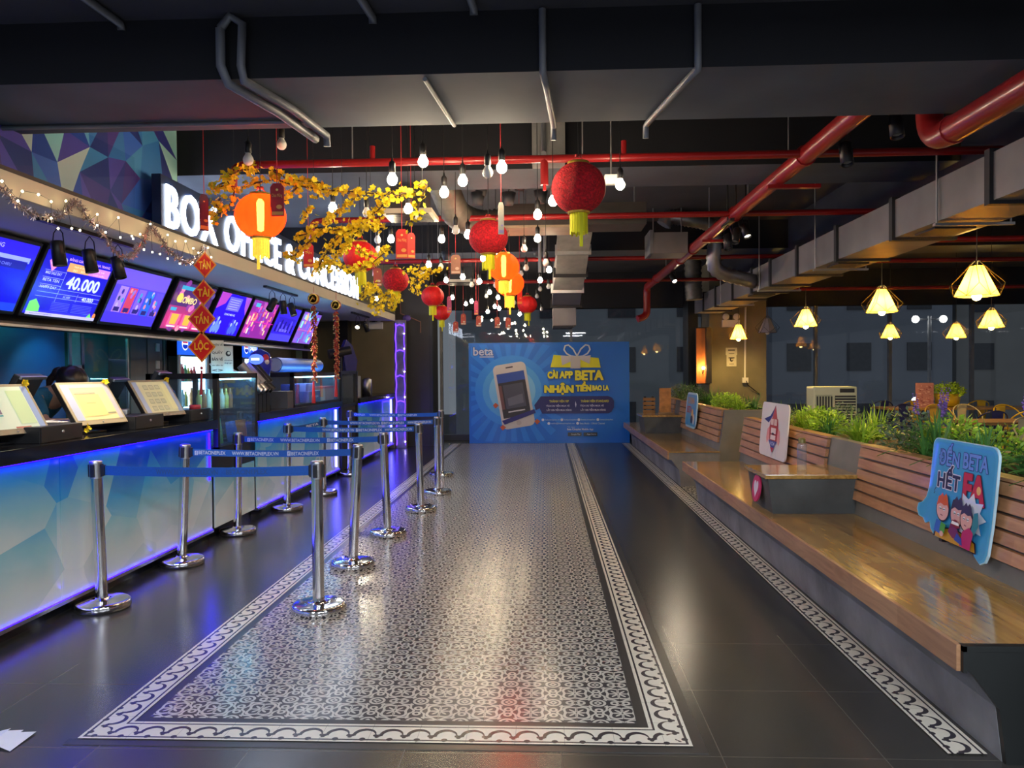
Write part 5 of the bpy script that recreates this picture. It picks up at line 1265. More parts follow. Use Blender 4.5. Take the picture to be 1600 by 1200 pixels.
lantern(618, 438, 42, .30, M_velvet, 'crimson lantern hanging just below the blossom branches', 0, .86)
lantern(787, 417, 49, .30, M_olan, 'glowing orange lantern overlapping the velvet lantern above', 2, .86)
lantern(796, 443, 46, .32, M_olan, 'glowing red-orange lantern behind and below another glowing one', 2, .82)
lantern(676, 463, 36, .30, M_rlan, 'small red lantern hanging before the dark wall edge', 0, .84)
lantern(690, 489, 27, .28, M_rlan, 'smallest red lantern, lowest, partly behind another lantern', 0, .84)
lantern(824, 476, 31, .30, M_rlan, 'small red lantern closest above the blue banner', 0, .84)

# red envelopes and other tags on strings
def tagp(px, py, wpx, hpx, d, col, label, txt='', c2=None, rz=0, string=True):
    p = atY(px, py, d); w = wpx*d/1200; h = hpx*d/1200
    t = thing('hanging_tag', label, 'hanging tag', (p.x, d, p.z), rz, 'red envelopes hanging on strings')
    q = MB(); q.prism([(-w/2, -h/2), (w/2, -h/2), (w/2, h*.38), (w*.28, h/2), (-w*.28, h/2), (-w/2, h*.38)], 0, .004, 'Y'); fixn(q.build('envelope', mat('tag_'+col[1:], hexc(col), .5, var=.1, scale=20), t))
    a = Art(.0005); a.b.X = Matrix.Translation((0, -.0005, 0)); a.rect(-w*.44, -h*.46, w*.88, h*.10, c2 or '#d89a4a')
    a.ell(0, h*.30, w*.10, w*.09, '#e8c070', 8); a.ell(w*.15, -h*.22, w*.22, w*.16, c2 or '#dba050', 9)
    if txt: a.text(txt, -w*.38, h*.05, w*.76, h*.14, '#e8b060')
    a.build('print', M_matte, t)
    cord(t, ceil_z(d)-p.z, .0025, M_string, 'string', h*.5); return t
tagp(433, 312, 22, 52, 4.75, '#a51422', 'red envelope hanging in front of the large glowing lantern', 'Chúc Mừng')
tagp(319, 332, 15, 58, 4.75, '#3c1a3a', 'dark purple-red envelope edge hanging before the letter X', '', rz=.9)
tagp(482, 399, 16, 38, 6.2, '#b3232c', 'red envelope hanging between two yellow blossom branches', 'Tết')
tagp(628, 381, 19, 46, 5.6, '#d02a20', 'bright red envelope below the bulb, in front of a twin', 'Chúc Mừng', '#e8a04a')
tagp(643, 384, 12, 40, 5.9, '#c02a20', 'narrow red envelope tucked behind a bright twin', '', '#e8a04a', rz=.5)
tagp(590, 433, 13, 28, 8.4, '#b9503a', 'faded orange envelope right of the blossom lantern', '', '#e8d0a0')
tagp(712, 413, 15, 30, 7.2, '#a3705a', 'brownish envelope with pale drawing among the bulbs', '', '#d8b8a0')
tagp(783, 341, 9, 50, 4.9, '#cfc9b8', 'white paper slip hanging before the middle velvet lantern', '', '#b8a8d8', rz=.3)
tagp(812, 458, 8, 36, 8.9, '#d03a2a', 'narrow orange-red envelope right of the glowing lantern pair')
tagp(702, 476, 7, 26, 10, '#c04a7a', 'pink envelope slip right of the small dark-wall lantern')
tagp(744, 481, 6, 22, 10.6, '#b83a6a', 'thin pink slip right of the pink envelope')
for i, (px, py) in enumerate(((712, 511), (724, 499), (748, 502), (777, 504), (794, 505))):
    tagp(px, py, 8, 17, 13.2, '#c8503c', ['lowest', 'leftmost but one', 'middle', 'fourth from the left', 'rightmost'][i]+' of five tiny red and white tags above the banner', '', '#e8d8c0')

# ================================================================== yellow apricot blossom branches
def branch(label, lines, d0, seed, dens=1.0):
    r = random.Random(seed); t = thing('blossom_branch', label, 'blossom branch', (0, 0, 0), 0, 'yellow blossom branches under the ceiling'); tw = MB(); fl = MB()
    for ln in lines:
        P = [atY(px, py, d0+(dd if dd is not None else 0)) for px, py, dd in [(l+(0,))[:3] for l in ln]]
        tw.tube(P, .006, 5)
        for a, b in zip(P, P[1:]):
            L = (b-a).length; n = max(2, int(L/.0055*dens))
            for k in range(n):
                c = a.lerp(b, r.random())+Vector((r.gauss(0, .019), r.gauss(0, .022), r.gauss(0, .019))); R = r.uniform(.015, .024)
                ax = Vector((r.gauss(0, 1), r.gauss(-.6, 1), r.gauss(0, 1))).normalized(); u = ax.orthogonal().normalized(); v = ax.cross(u)
                for m in range(5):
                    g = 2*pi*m/5; e = u*cos(g)+v*sin(g); s_ = -u*sin(g)+v*cos(g)
                    fl.add([c, c+e*R*.6+s_*R*.42+ax*.003, c+e*R+ax*.006, c+e*R*.6-s_*R*.42+ax*.003], [(0, 1, 2, 3)])
    tw.build('twig', M_twig, t); o = fl.build('blossoms', M_petal, t); o['kind'] = 'stuff'
    p0 = atY(lines[0][0][0], lines[0][0][1], d0); q = MB(); pa = atY(*lines[0][len(lines[0])//2][:2], d0); q.tube([pa, (pa.x, d0, ceil_z(d0))], .0015, 4); q.build('hanging_wire', M_black, t)
    return t
branch('yellow blossom spray curling left of the glowing lantern', [[(328, 344), (345, 332), (362, 318), (366, 300), (350, 290), (333, 294)], [(366, 300), (352, 278), (375, 266), (402, 264)], [(352, 284), (340, 290)], [(345, 332), (338, 320), (345, 310)]], 4.9, 1)
branch('long thin yellow blossom branch above the glowing lantern', [[(378, 293), (400, 286), (430, 280), (460, 290), (490, 294), (520, 298), (560, 300), (600, 304), (640, 300)], [(420, 266), (435, 270), (448, 280), (470, 283), (500, 285), (512, 295)], [(445, 315), (455, 302), (465, 292)], [(495, 310), (498, 300), (493, 294)]], 5.2, 2, .9)
branch('dense yellow blossom branch slanting down beside the letters', [[(455, 405), (475, 385), (500, 362), (520, 340), (545, 318), (565, 302)], [(462, 370), (480, 365), (492, 350)], [(475, 345), (480, 330), (488, 325)], [(445, 400), (460, 400)]], 5.6, 3, 1.35)
branch('yellow blossom branch with long drooping fingers before the sign end', [[(500, 412), (515, 385), (535, 365), (560, 355), (600, 352)], [(510, 420), (530, 395), (548, 375), (560, 358)], [(560, 358), (575, 340), (595, 325), (605, 310)], [(500, 412), (495, 425)], [(520, 360), (540, 358), (560, 355)]], 5.5, 4, 1.3)
branch('yellow blossom spray crossing in front of the red lantern', [[(545, 424), (565, 420), (580, 412), (595, 400), (612, 385)], [(520, 408), (535, 418), (545, 424)], [(555, 385), (565, 395), (580, 402)]], 6.2, 5, 1.2)
branch('small yellow blossom twig hooking up at the right', [[(640, 352), (652, 330), (660, 305), (668, 290)], [(650, 292), (660, 285), (668, 290)], [(612, 308), (630, 302), (650, 300)]], 5.0, 6, .6)
branch('yellow-green blossom clump hanging below the sign end', [[(562, 470), (575, 455), (590, 452), (600, 465), (592, 485), (588, 492)], [(575, 455), (570, 445), (585, 445)], [(600, 465), (610, 455), (620, 470), (625, 462)], [(583, 462), (578, 480)], [(605, 470), (615, 485)]], 7.6, 7, 1.1)
branch('yellow-green blossom spray behind the crimson lantern', [[(632, 425), (650, 420), (668, 425), (690, 422)], [(640, 438), (655, 435), (672, 432)], [(655, 458), (652, 445), (660, 440)], [(640, 448), (648, 455)], [(650, 430), (672, 418)]], 8.0, 8, .9)

# ================================================================== spotlights on tracks
def track(label, x0, y0, y1, z, heads_, lit=0, x1=None):
    t = thing('track_light', label, 'track light', (0, 0, 0), 0, 'black track spotlights'); q = MB(); q.box((x0-.02, y0, z-.025), (x0+.02, y1, z)); q.build('track', M_black, t)
    for i, (y, az, el, on) in enumerate(heads_):
        q = MB(); h = .16; c = Vector((x0, y, z-.20))
        q.tube([(x0-.045, y, z-.20), (x0-.03, y, z-.07), (x0, y, z-.03), (x0+.03, y, z-.07), (x0+.045, y, z-.20)], .004, 5)
        d = Vector((cos(az)*cos(el), sin(az)*cos(el), -sin(el)))
        q.X = Matrix.Translation(c) @ d.to_track_quat('Z', 'Y').to_matrix().to_4x4()
        q.lathe([(.001, -.08), (.036, -.078), (.04, -.07), (.043, .085), (.038, .085), (.034, .06)], n=18, cap=False)
        hd = q.build('spot_head', M_black, t)
        q2 = MB(); q2.X = q.X; q2.lathe([(.035, .06), (.001, .062)], n=14, cap=False); q2.build('lens', mat('spot_lens_on', (1, .95, .85), .3, emit=(1, .86, .62), es=12) if on else mat('spot_lens_off', (.3, .3, .3), .3), hd)
        if on:
            l = spot_light('track_spot_light', c+d*.10, c+d*2, on, (1, .84, .6), 85, .03)
    return t
pa = atZ(62, 330, 2.5); 
xT = -3.2
def yat(px, x, py=380): return atX(px, py, x).y
track('black track with three spotlights under the canopy beside the garland', xT, yat(60, xT), yat(205, xT), 2.5, [(yat(91, xT), .3, 1.45, 14), (yat(140, xT), .3, 1.4, 14), (yat(184, xT), -.2, 1.3, 0)])
track('black track with three spotlights in the middle of the canopy', xT, yat(413, xT), yat(462, xT), 2.5, [(yat(424, xT), -1.9, .9, 0), (yat(441, xT), .3, 1.45, 14), (yat(455, xT), -.4, 1.2, 14)])
track('far canopy track with one spotlight glaring toward the camera', xT, 12.6, 13.8, 2.5, [(13.0, -1.5, .6, 10), (13.6, .6, 1.2, 0)])
def rspot(px, py, y, x, az, el, on, lab, z=None):
    p = atY(px, py, y); zt = p.z+.2; t = track(lab, p.x, y-.2, y+.2, zt, [(y, az, el, on)]); q = MB(); q.tube([(p.x, y, zt), (p.x, y, ceil_z(y) if ceil_z(y) > zt else zt+.02)], .008, 5); q.build('rod', M_black, t)
rspot(1322, 240, 5.3, 0, -1.6, 1.25, 0, 'black spotlight hanging from the red main near the first beam')
rspot(1400, 195, 4.95, 0, -1.6, 1.3, 0, 'black spotlight half behind the first beam, right of the red main')
rspot(1150, 368, 8.0, 0, -2.2, 1.1, 0, 'left black spotlight of a trio under the red main'); rspot(1165, 360, 8.2, 0, -1.2, 1.1, 12, 'right black spotlight of a trio under the red main'); rspot(1137, 378, 7.8, 0, -1.6, 1.2, 0, 'lower black spotlight of a trio under the red main')
rspot(1052, 435, 11.9, 0, -1.3, .75, 10, 'distant lit spotlight near the end of the red main')
p = atY(583, 503, 14.9); emergency(p, 14.98, 'twin-headed emergency light on the wall behind the far counter', .36)

# dark cone cans hanging over the middle
canp = None
for i, (px, py, lab) in enumerate(((752, 297, 'upper left dark conical can above the middle velvet lantern'), (747, 311, 'lower left dark conical can above the middle velvet lantern'), (812, 288, 'dark conical can left of the red sprinkler drop'), (795, 311, 'dark conical can above the box duct'), (845, 308, 'dark conical can left of the biggest lantern'), (698, 400, 'distant dark conical can over the blossoms'), (840, 395, 'distant dark conical can left of the silver duct'))):
    d = 7.5 if i < 5 else 10.3; p = atY(px, py, d)
    if canp is None:
        canp = thing('hanging_can', lab, 'pendant can', p, 0, 'dark conical cans under the ceiling'); q = MB(); q.lathe([(.001, -.06), (.045, -.06), (.07, .06), (.001, .06)], n=16); q.build('can', mat('can_paint', (.03, .033, .045), .5), canp); cord(canp, ceil_z(d)-p.z, .003, None, 'rod', .05)
    else:
        o = canp.copy(); C.objects.link(o); o.location = p; o['label'] = lab; [copy_tree(ch, o) for ch in canp.children if ch.name.startswith('can')]; cord(o, ceil_z(d)-p.z, .003, None, 'rod', .05)

# ================================================================== yellow pendant lamps over the dining corner
def pendant(px, ytop, ybot, wpx, lit, lab, D=.32):
    d = D*1200/wpx; p = atY(px, ybot, d); R = D/2; H = (ybot-ytop)*d/1200
    t = thing('cage_pendant_lamp', lab, 'pendant lamp', (p.x, d, p.z), rb.uniform(0, 1), 'pyramid pendant lamps over the dining corner')
    q = MB(); n = 6
    q.lathe([(R, 0), (R*.30, H)], n=n, cap=False, smooth=False); q.build('shade', M_shade if lit else M_shadeoff, t)
    q = MB()
    for k in range(n):
        a = 2*pi*k/n; a2 = 2*pi*(k+1)/n; A = Vector((R*cos(a), R*sin(a), 0)); A2 = Vector((R*cos(a2), R*sin(a2), 0)); O = Vector((R*1.32*cos((a+a2)/2), R*1.32*sin((a+a2)/2), H*.38)); T = Vector((0.02*cos(a), .02*sin(a), H*1.18)); K = Vector((R*.62*cos((a+a2)/2), R*.62*sin((a+a2)/2), H*.5))
        for u, v in ((A, A2), (A, O), (A2, O), (O, T)): q.tube([u, v], .0028, 4)
        q.tube([A*1.01, Vector((R*.31*cos(a), R*.31*sin(a), H))], .0022, 4); 
    q.build('wire_cage', M_blackm, t)
    q = MB(); q.ball((0, 0, .0), .035, 12, 8); q.build('bulb', M_pbulb if lit else M_bulb_off, t)
    q = MB(); q.lathe([(.02, .03), (.02, .09), (.008, .12)], n=10); q.tube([(0, 0, .1), (0, 0, H*1.2)], .004, 5); q.build('socket', M_black, t)
    cord(t, ceil_z(d)-p.z, .004, None, 'cord', H*1.15)
    if lit: point_light('pendant_light', (0, 0, H*.25), lit*2.6, (1, .62, .16), .06, t)
pendant(1526, 417, 463, 61, 14, 'biggest yellow pendant lamp, with its bulb showing below the shade')
pendant(1378, 453, 488, 46, 14, 'second biggest yellow pendant lamp, left of the biggest one')
pendant(1259, 484, 510, 35, 14, 'yellow pendant lamp above the rocket board, left of the other large ones')
pendant(1549, 486, 512, 35, 10, 'yellow pendant lamp directly below the biggest one')
pendant(1391, 508, 528, 27, 8, 'small yellow pendant lamp below the second biggest one')
pendant(1494, 507, 528, 29, 8, 'small yellow pendant lamp above the pink menu board')
pendant(1154, 508, 530, 25, 12, 'yellow pendant lamp in front of the concrete pillar', .30)
pendant(1199, 498, 520, 28, 0, 'unlit grey pendant lamp right of the concrete pillar')
# more pendants further along the window wall (they also show in the glass)
for x, y, l in ((8.2, 8.0, 'yellow pendant lamp over the dining corner outside the picture, near'), (8.6, 5.0, 'yellow pendant lamp over the dining corner outside the picture, nearer')): pass
for k, (x, y) in enumerate(FILL_PANELS):  # bodies and glowing faces of the added fill lights, out of view
    t = thing('added_fill_panel', 'white square-edged fill light panel added out of view behind the camera', 'ceiling lamp', (x, y, 3.18), 0, 'added fill panels behind the camera')
    q = MB(); q.box((-.6, -.3, 0), (.6, .3, .07), .004); q.build('housing', M_white, t)
    q = MB(); q.box((-.57, -.27, -.004), (.57, .27, 0)); q.build('diffuser', mat('fill_panel_face', (.9, .9, .9), .5, emit=(.86, .92, 1), es=4), t)

# ================================================================== behind and on the counters
WX = -5.04
def wy(px, X=WX, py=540): return atX(px, py, X).y
sbox('wall_left_navy', (-5.05, 3.0, 0), (-5.02, wy(98), 2.5), M_navy)
t = thing('staff_door', 'pale-framed staff door with a glass pane beside the navy wall', 'door', (0, 0, 0))
a, b = wy(100), wy(124); q = MB(); q.box((-5.05, a, 0), (-5.0, b, 2.2)); q.build('door_leaf', M_dark, t); q = MB(); q.box((-5.0, a, 0), (-4.985, a+.05, 2.2)); q.box((-5.0, b-.05, 0), (-4.985, b, 2.2)); q.box((-5.0, a, 2.15), (-4.985, b, 2.2)); q.box((-5.0, a, 1.55), (-4.985, b, 1.6)); q.build('frame', M_satin, t); q = MB(); q.box((-4.995, a+.06, 1.6), (-4.99, b-.06, 2.12)); q.build('pane', mat('door_pane', (.3, .33, .36), .15), t)
sbox('wall_left_teal_lit', (-5.05, wy(126), 0), (-5.02, wy(166), 2.5), mat('teal_light_tint', (.02, .18, .22), .5))  # teal light on this stretch of wall put into its colour
t = thing('glass_partition', 'clear glass sheet with a slim metal edge behind the ticket counter', 'glass screen', (0, 0, 0))
yy = atX(198, 560, -4.3).y; q = MB(); q.box((-4.31, yy, .0), (-4.29, yy+.02, 1.86)); q.build('edge_profile', M_galv, t); q = MB(); q.box((-4.303, yy-.9, .02), (-4.297, yy, 1.84)); q.build('glass_sheet', M_glass, t)
t = thing('storage_cabinet', 'grey storage cabinet with two doors and white switches left of the fridges', 'cabinet', (0, 0, 0))
a, b = wy(200, -4.8), atX(279, 540, -4.62).y-.07; q = MB(); q.box((-5.04, a, 0), (-4.8, b, 2.3)); q.build('cabinet_body', mat('cabinet_grey', (.13, .12, .12), .5, var=.1), t)
for k in range(2):
    q = MB(); q.box((-4.8, a+.02+k*(b-a)/2, .05), (-4.785, a-.02+(k+1)*(b-a)/2, 2.25)); q.build('door', mat('cabinet_door', (.16, .15, .15), .45, var=.1), t)
ym = atX(246, 545, -4.78).y
for z in (atX(246, 543, -4.78).z, atX(246, 570, -4.78).z): q = MB(); q.box((-4.785, ym-.04, z-.05), (-4.77, ym+.04, z+.05), .004); q.build('switch_plate', M_white, t)
q = MB(); q.box((-4.79, b, 0), (-4.76, b+.05, 2.3)); q.build('side_post', M_satin, t)
cyl = mat('cyan_tube', (.2, .9, .9), emit=(.05, .8, .8), es=5)
pc = atX(149, 488, -4.4); t = thing('cyan_light_box', 'small glowing cyan light box behind the gap between two screens', 'light', (-4.45, pc.y, pc.z)); q = MB(); q.box((-.05, -.09, -.12), (.05, .09, .09), .006); q.build('housing', cyl, t); q = MB(); q.tube([(0, 0, .08), (0, 0, 2.5-pc.z)], .01, 6); q.build('rod', M_black, t)
spot_light('cyan_spill', (-4.45, pc.y, pc.z-.15), (-5.02, pc.y+.1, 1.3), 12, (.05, .8, .85), 90, .05)
# drink fridges
def fridge(pa, pb, label, X=-4.62):
    a, b = atX(pa, 540, X).y, atX(pb, 540, X).y; t = thing('drinks_fridge', label, 'fridge', (0, 0, 0), 0, 'lit drinks fridges on the back wall'); zt = 2.02
    q = MB(); q.box((-5.04, a, 0), (X-.02, a+.05, zt)); q.box((-5.04, b-.05, 0), (X-.02, b, zt)); q.box((-5.04, a, 0), (-5.0, b, zt)); q.box((-5.04, a, 0), (X-.02, b, .25)); q.box((-5.04, a, 1.72), (X-.02, b, zt)); q.build('cabinet_body', M_black, t)
    q = MB(); q.box((-5.0, a+.05, .25), (-4.99, b-.05, 1.72)); q.box((-4.99, b-.056, .25), (X-.03, b-.05, 1.72)); q.build('lit_interior', mat('fridge_light', (.8, .95, 1), emit=(.70, .95, 1), es=2.5), t)
    for k in range(4):
        q = MB(); q.box((-4.98, a+.05, .4+k*.33), (X-.05, b-.05, .41+k*.33)); q.build('shelf', M_galv, t)
    q = MB(); q.box((X-.02, a, 1.74), (X, b, zt-.01), .004); q.build('header_sign', mat('header_blue', (.01, .06, .5), emit=(.01, .08, .8), es=.5), t)
    A = Art(.001); A.b.X = Matrix.Translation((X+.001, a, 1.74)) @ Matrix.Rotation(pi/2, 4, 'Z'); w = b-a
    A.ell(w*.2, .14, .085, .085, '#f4f6ff', 16); A.ell(w*.2, .165, .07, .045, '#d02030', 14); A.ell(w*.2, .115, .07, .04, '#1030b0', 14); A.rect(w*.2-.075, .13, .15, .02, '#f4f6ff'); A.text('pepsi', w*.40, .08, w*.5, .12, '#e8f0ff', .03); A.build('logo', M_screen, t)
    q = MB(); q.box((X-.02, a, .22), (X, a+.06, 1.74)); q.box((X-.02, b-.06, .22), (X, b, 1.74)); q.build('door_frame', mat('door_rim', (.5, .55, .6), .3), t)
    q = MB(); q.box((X-.012, a+.06, .25), (X-.006, b-.06, 1.72)); q.build('door_glass', M_case, t)
    rr = random.Random(int(pa))
    for k in range(4):
        for j in range(int((b-a-.14)/.085)):
            if rr.random() < .8: 
                h = rr.uniform(.16, .24); bt_ = MB(); cl = rr.choice(['#c03030', '#e0b030', '#2060c0', '#d8e0e0', '#e08030', '#40a060']); bt_.lathe([(.03, 0), (.032, h*.6), (.012, h*.85), (.012, h), (.001, h)], n=8); o = bt_.build('drink_bottle', mat('drink_'+cl[1:], hexc(cl), .3)); o.location = (-4.75, a+.10+j*.085, .411+k*.33); tag(o, '%s drink bottle on a lit shelf of the %s' % ({'#c03030': 'red', '#e0b030': 'yellow', '#2060c0': 'blue', '#d8e0e0': 'clear', '#e08030': 'orange', '#40a060': 'green'}[cl], 'nearer fridge' if pa < 300 else 'farther fridge'), 'bottle', 'drinks in the %s' % ('nearer fridge' if pa < 300 else 'farther fridge'))
fridge(279, 326, 'drinks fridge with a lit blue header behind the four red diamonds')
fridge(380, 403, 'farther lit drinks fridge with blue header right of the posters')
sbox('wall_left_grey', (-5.05, wy(405, -5.0), 0), (-5.0, 14.9, 2.5), mat('grey_khaki', (.12, .11, .10), .7, var=.12))
a, b = wy(345, -4.95), wy(372, -4.95); t = thing('interior_window', 'brown-framed narrow window between the two fridges', 'window', (0, 0, 0)); q = MB()
q.box((-5.0, a, .9), (-4.95, a+.06, 2.1)); q.box((-5.0, b-.06, .9), (-4.95, b, 2.1)); q.box((-5.0, a, 2.04), (-4.95, b, 2.1)); q.box((-5.0, a, .9), (-4.95, b, .96)); q.build('frame', mat('brown_frame', (.25, .2, .14), .5), t); q = MB(); q.box((-4.99, a+.06, .96), (-4.98, b-.06, 2.04)); q.build('pane', mat('olive_pane', (.08, .075, .03), .2), t)
a, b = 14.985, 14.99; p0 = atY(463, 530, 14.98); p1 = atY(474, 620, 14.98); t = thing('staff_door', 'pale green narrow door on the end wall behind the snack counter', 'door', (0, 0, 0)); q = MB(); q.box((p0.x, 14.95, 0), (p1.x, 14.998, p0.z)); q.build('door_leaf', mat('pale_green', (.35, .48, .36), .5), t); q = MB(); q.box((p1.x, 14.94, 0), (p1.x+.1, 14.998, p0.z+.08)); q.build('frame', M_dark, t)

# counter-top display monitors
def flower(parent_p, lab, s=1.0):
    t = thing('yellow_flower', lab, 'flower', parent_p, 0, 'yellow blossoms stuck on the counter monitors'); q = MB(); r = random.Random(int(parent_p[1]*100))
    for k in range(4):
        c = Vector((r.gauss(0, .012), r.gauss(0, .012), r.gauss(0, .02)))*s; ax = Vector((1, r.gauss(-.5, .5), r.gauss(.2, .4))).normalized(); u = ax.orthogonal().normalized(); v = ax.cross(u)
        for m in range(5):
            g = 2*pi*m/5; e = u*cos(g)+v*sin(g); w_ = -u*sin(g)+v*cos(g); R = .024*s; q.add([c, c+e*R*.6+w_*R*.45+ax*.004, c+e*R+ax*.01, c+e*R*.6-w_*R*.45+ax*.004], [(0, 1, 2, 3)])
    q.build('petals', M_petal, t); q = MB(); q.ball((0, 0, 0), .008*s, 8, 5); q.build('centre', M_gold, t)
def monitor(px, py, X, label, art, n):
    p = atX(px, py, X); w, h = .46, .35
    t = thing('customer_monitor', label, 'monitor', (X, p.y, 1.0855), radians(78), 'customer-facing monitors on the ticket counter')
    tilt = Matrix.Translation((0, 0, p.z-1.0855)) @ Matrix.Rotation(radians(-33), 4, 'X')
    q = MB(); q.X = tilt; q.box((-w/2, 0, -h/2), (w/2, .035, h/2), .006); q.build('housing', M_black, t)
    q = MB(); q.X = tilt; q.box((-w/2, -.006, -h/2), (w/2, 0, h/2), .003); q.build('bezel', mat('taupe_bezel', (.42, .35, .24), .35, var=.05), t)
    A = Art(.0006); A.b.X = tilt @ Matrix.Translation((-w/2+.02, -.007, -h/2+.035)); A.W = w-.04; A.H = h-.055; art(A, A.W, A.H); A.build('display', M_pos, t)
    q = MB(); q.tube([(0, .02, p.z-1.0855), (0, .07, .10), (0, .07, .01)], .02, 8); q.box((-.11, -.02, .0005), (.11, .15, .014), .004); q.build('stand', M_black, t)
    q = MB(); q.X = tilt; q.ball((0, -.008, -h/2+.016), .006, 7, 4); q.build('logo', M_satin, t)
    M = Matrix.Translation((X, p.y, 1.0855)) @ Matrix.Rotation(radians(78), 4, 'Z') @ tilt
    flower(tuple(M @ Vector((w/2-.02, -.012, h/2))), 'yellow blossom on the top corner of the %s' % n)
    if n != 'monitor cut by the photo edge': flower(tuple(M @ Vector((-w/2+.06, -.012, -h/2-.02))), 'yellow blossom at the lower corner of the %s' % n, .8 if n != 'farthest monitor' else .5)
def m_a(a, W, H): a.rect(0, 0, W, H, '#d9e4cf'); a.rect(0, 0, W*.08, H, '#8fa4c0'); a.rect(W*.9, 0, W*.1, H, '#93a6cc'); a.rect(W*.1, H*.35, W*.3, H*.25, '#8a7a8a'); a.rect(W*.1, H*.3, W*.3, H*.03, '#50a0a0'); a.rect(W*.5, 0, W*.25, H*.04, '#c08070'); a.rect(W*.62, H*.1, W*.26, H*.8, '#c8dcae')
def m_b(a, W, H):
    a.rect(0, 0, W, H, '#e2cf98'); a.rect(0, 0, W*.16, H, '#aab0c8'); a.rect(W*.16, H*.9, W*.84, H*.1, '#c8c4b8'); a.rect(W*.9, 0, W*.1, H, '#b8b4bc'); a.rect(W*.2, H*.72, W*.45, H*.05, '#b0a890'); a.rect(W*.2, H*.1, W*.5, H*.6, '#e6cc88'); a.rect(W*.7, H*.15, W*.18, H*.03, '#8f8c74'); a.rect(W*.35, H*.45, W*.2, H*.02, '#b8a878')
def m_c(a, W, H):
    a.rect(0, 0, W, H, '#d8d0a8'); a.rect(0, 0, W*.12, H, '#a8b0c8'); a.rect(W*.88, 0, W*.12, H, '#a4aec8')
    for k in range(4):
        for j in range(3): a.rect(W*(.2+.16*j), H*(.06+.22*k), W*.12, H*.14, '#a8a890'); a.rect(W*(.21+.16*j), H*(.08+.22*k), W*.10, H*.10, '#ccc6a4')
    a.rect(W*.70, H*.05, W*.15, H*.85, '#e4dca8')
monitor(8, 640, -3.22, 'bright customer monitor cut by the left photo edge', m_a, 'monitor cut by the photo edge')
monitor(144, 630, -3.22, 'customer monitor showing a beige page, with the bent staff member behind it', m_b, 'middle monitor')
monitor(246, 622, -3.22, 'farthest customer monitor showing a seat-plan page, before the glass case', m_c, 'farthest monitor')
def drawer(pa, pb, label, X=-3.03):
    a, b = atX(pa, 665, X).y, atX(pb, 665, X).y
    t = thing('cash_drawer', label, 'cash drawer', (0, 0, 0), 0, 'black cash drawers on the ticket counter'); q = MB(); q.box((X-.40, a, 1.0855), (X, b, 1.185), .004); q.build('case', M_black, t); q = MB(); q.box((X, a+.01, 1.092), (X+.004, b-.01, 1.178)); q.build('drawer_front', mat('drawer_front', (.02, .02, .024), .5), t); q = MB(); q.X = Matrix.Translation((X+.004, (a+b)/2, 1.145)) @ Matrix.Rotation(pi/2, 4, 'Y'); q.lathe([(.009, 0), (.009, .006), (.001, .006)], n=10); q.build('lock', M_satin, t)
drawer(62, 129, 'black cash drawer right of the cut-off monitor'); drawer(211, 256, 'black cash drawer between the middle and farthest monitors'); drawer(297, 330, 'black cash drawer next to the glass case', -3.05)
# staff-side terminals
def terminal(px, py, label):
    X = -3.52; p = atX(px, py, X); t = thing('staff_terminal', label, 'point of sale terminal', (X, p.y, 1.0855), radians(-78), 'staff-side sales terminals'); h = p.z-1.0855
    T = Matrix.Translation((0, 0, h-.02)) @ Matrix.Rotation(radians(-28), 4, 'X')
    q = MB(); q.X = T; q.box((-.19, -.02, -.15), (.19, .02, .15), .008); q.build('screen_housing', M_black, t); q = MB(); q.X = T; q.box((-.19, .02, .13), (.19, .035, .152), .003); q.build('top_edge', M_satin, t)
    q = MB(); q.box((-.10, -.06, .0005), (.10, .12, .02), .004); q.tube([(0, .04, .02), (0, .04, h-.06)], .03, 8); q.build('stand', M_black, t)
terminal(30, 612, 'dark staff terminal behind the cut-off monitor'); terminal(172, 612, 'dark staff terminal right of the bent staff member'); terminal(242, 600, 'dark staff terminal behind the farthest monitor')
# card reader, papers, bag, tape
p = atX(190, 648, -3.3); t = thing('card_reader', 'grey card reader with a paper slip beside the middle monitor', 'card reader', (p.x, p.y, 1.19), .4); q = MB(); q.box((-.05, -.1, 0), (.05, .1, .04), .01); q.build('body', M_galv, t); q = MB(); q.box((-.03, .0, .041), (.03, .09, .043)); q.build('keypad', M_black, t)
t.location.z = 1.1855
p = atX(88, 648, -3.35); t = thing('paper_stack', 'loose stack of white papers behind the first cash drawer', 'papers', (p.x, p.y, 1.086)); q = MB()
for k in range(5): q.X = Matrix.Rotation(k*.06-.1, 4, 'Z'); q.box((-.1, -.14, .02*k), (.1, .14, .02*k+.016))
q.build('sheets', mat('paper_sheets', (.7, .66, .7), .7), t)
p = atX(288, 622, -3.3); q = bush(3, 10, .1, .1, .01); q = MB(); r = random.Random(2)
vs = []
for i in range(9):
    for j in range(14): 
        a = 2*pi*j/14; ph = pi*i/8; rr_ = (.13+.02*r.gauss(0, 1))*sin(ph)+.001; vs.append((rr_*cos(a), rr_*sin(a)*1.1, .11-.11*cos(ph)+r.gauss(0, .006)*(0 < i < 8)))
q.add(vs, [(i*14+j, i*14+(j+1) % 14, (i+1)*14+(j+1) % 14, (i+1)*14+j) for i in range(8) for j in range(14)]); 
o = q.build('crinkled_bag', mat('blue_foil', (.12, .18, .42), .18, metal=.6, var=.5, scale=14)); o.location = (p.x-.1, 6.62, 1.1865); tag(o, 'crinkled shiny blue plastic bag on the cash drawer next to the glass case', 'bag')
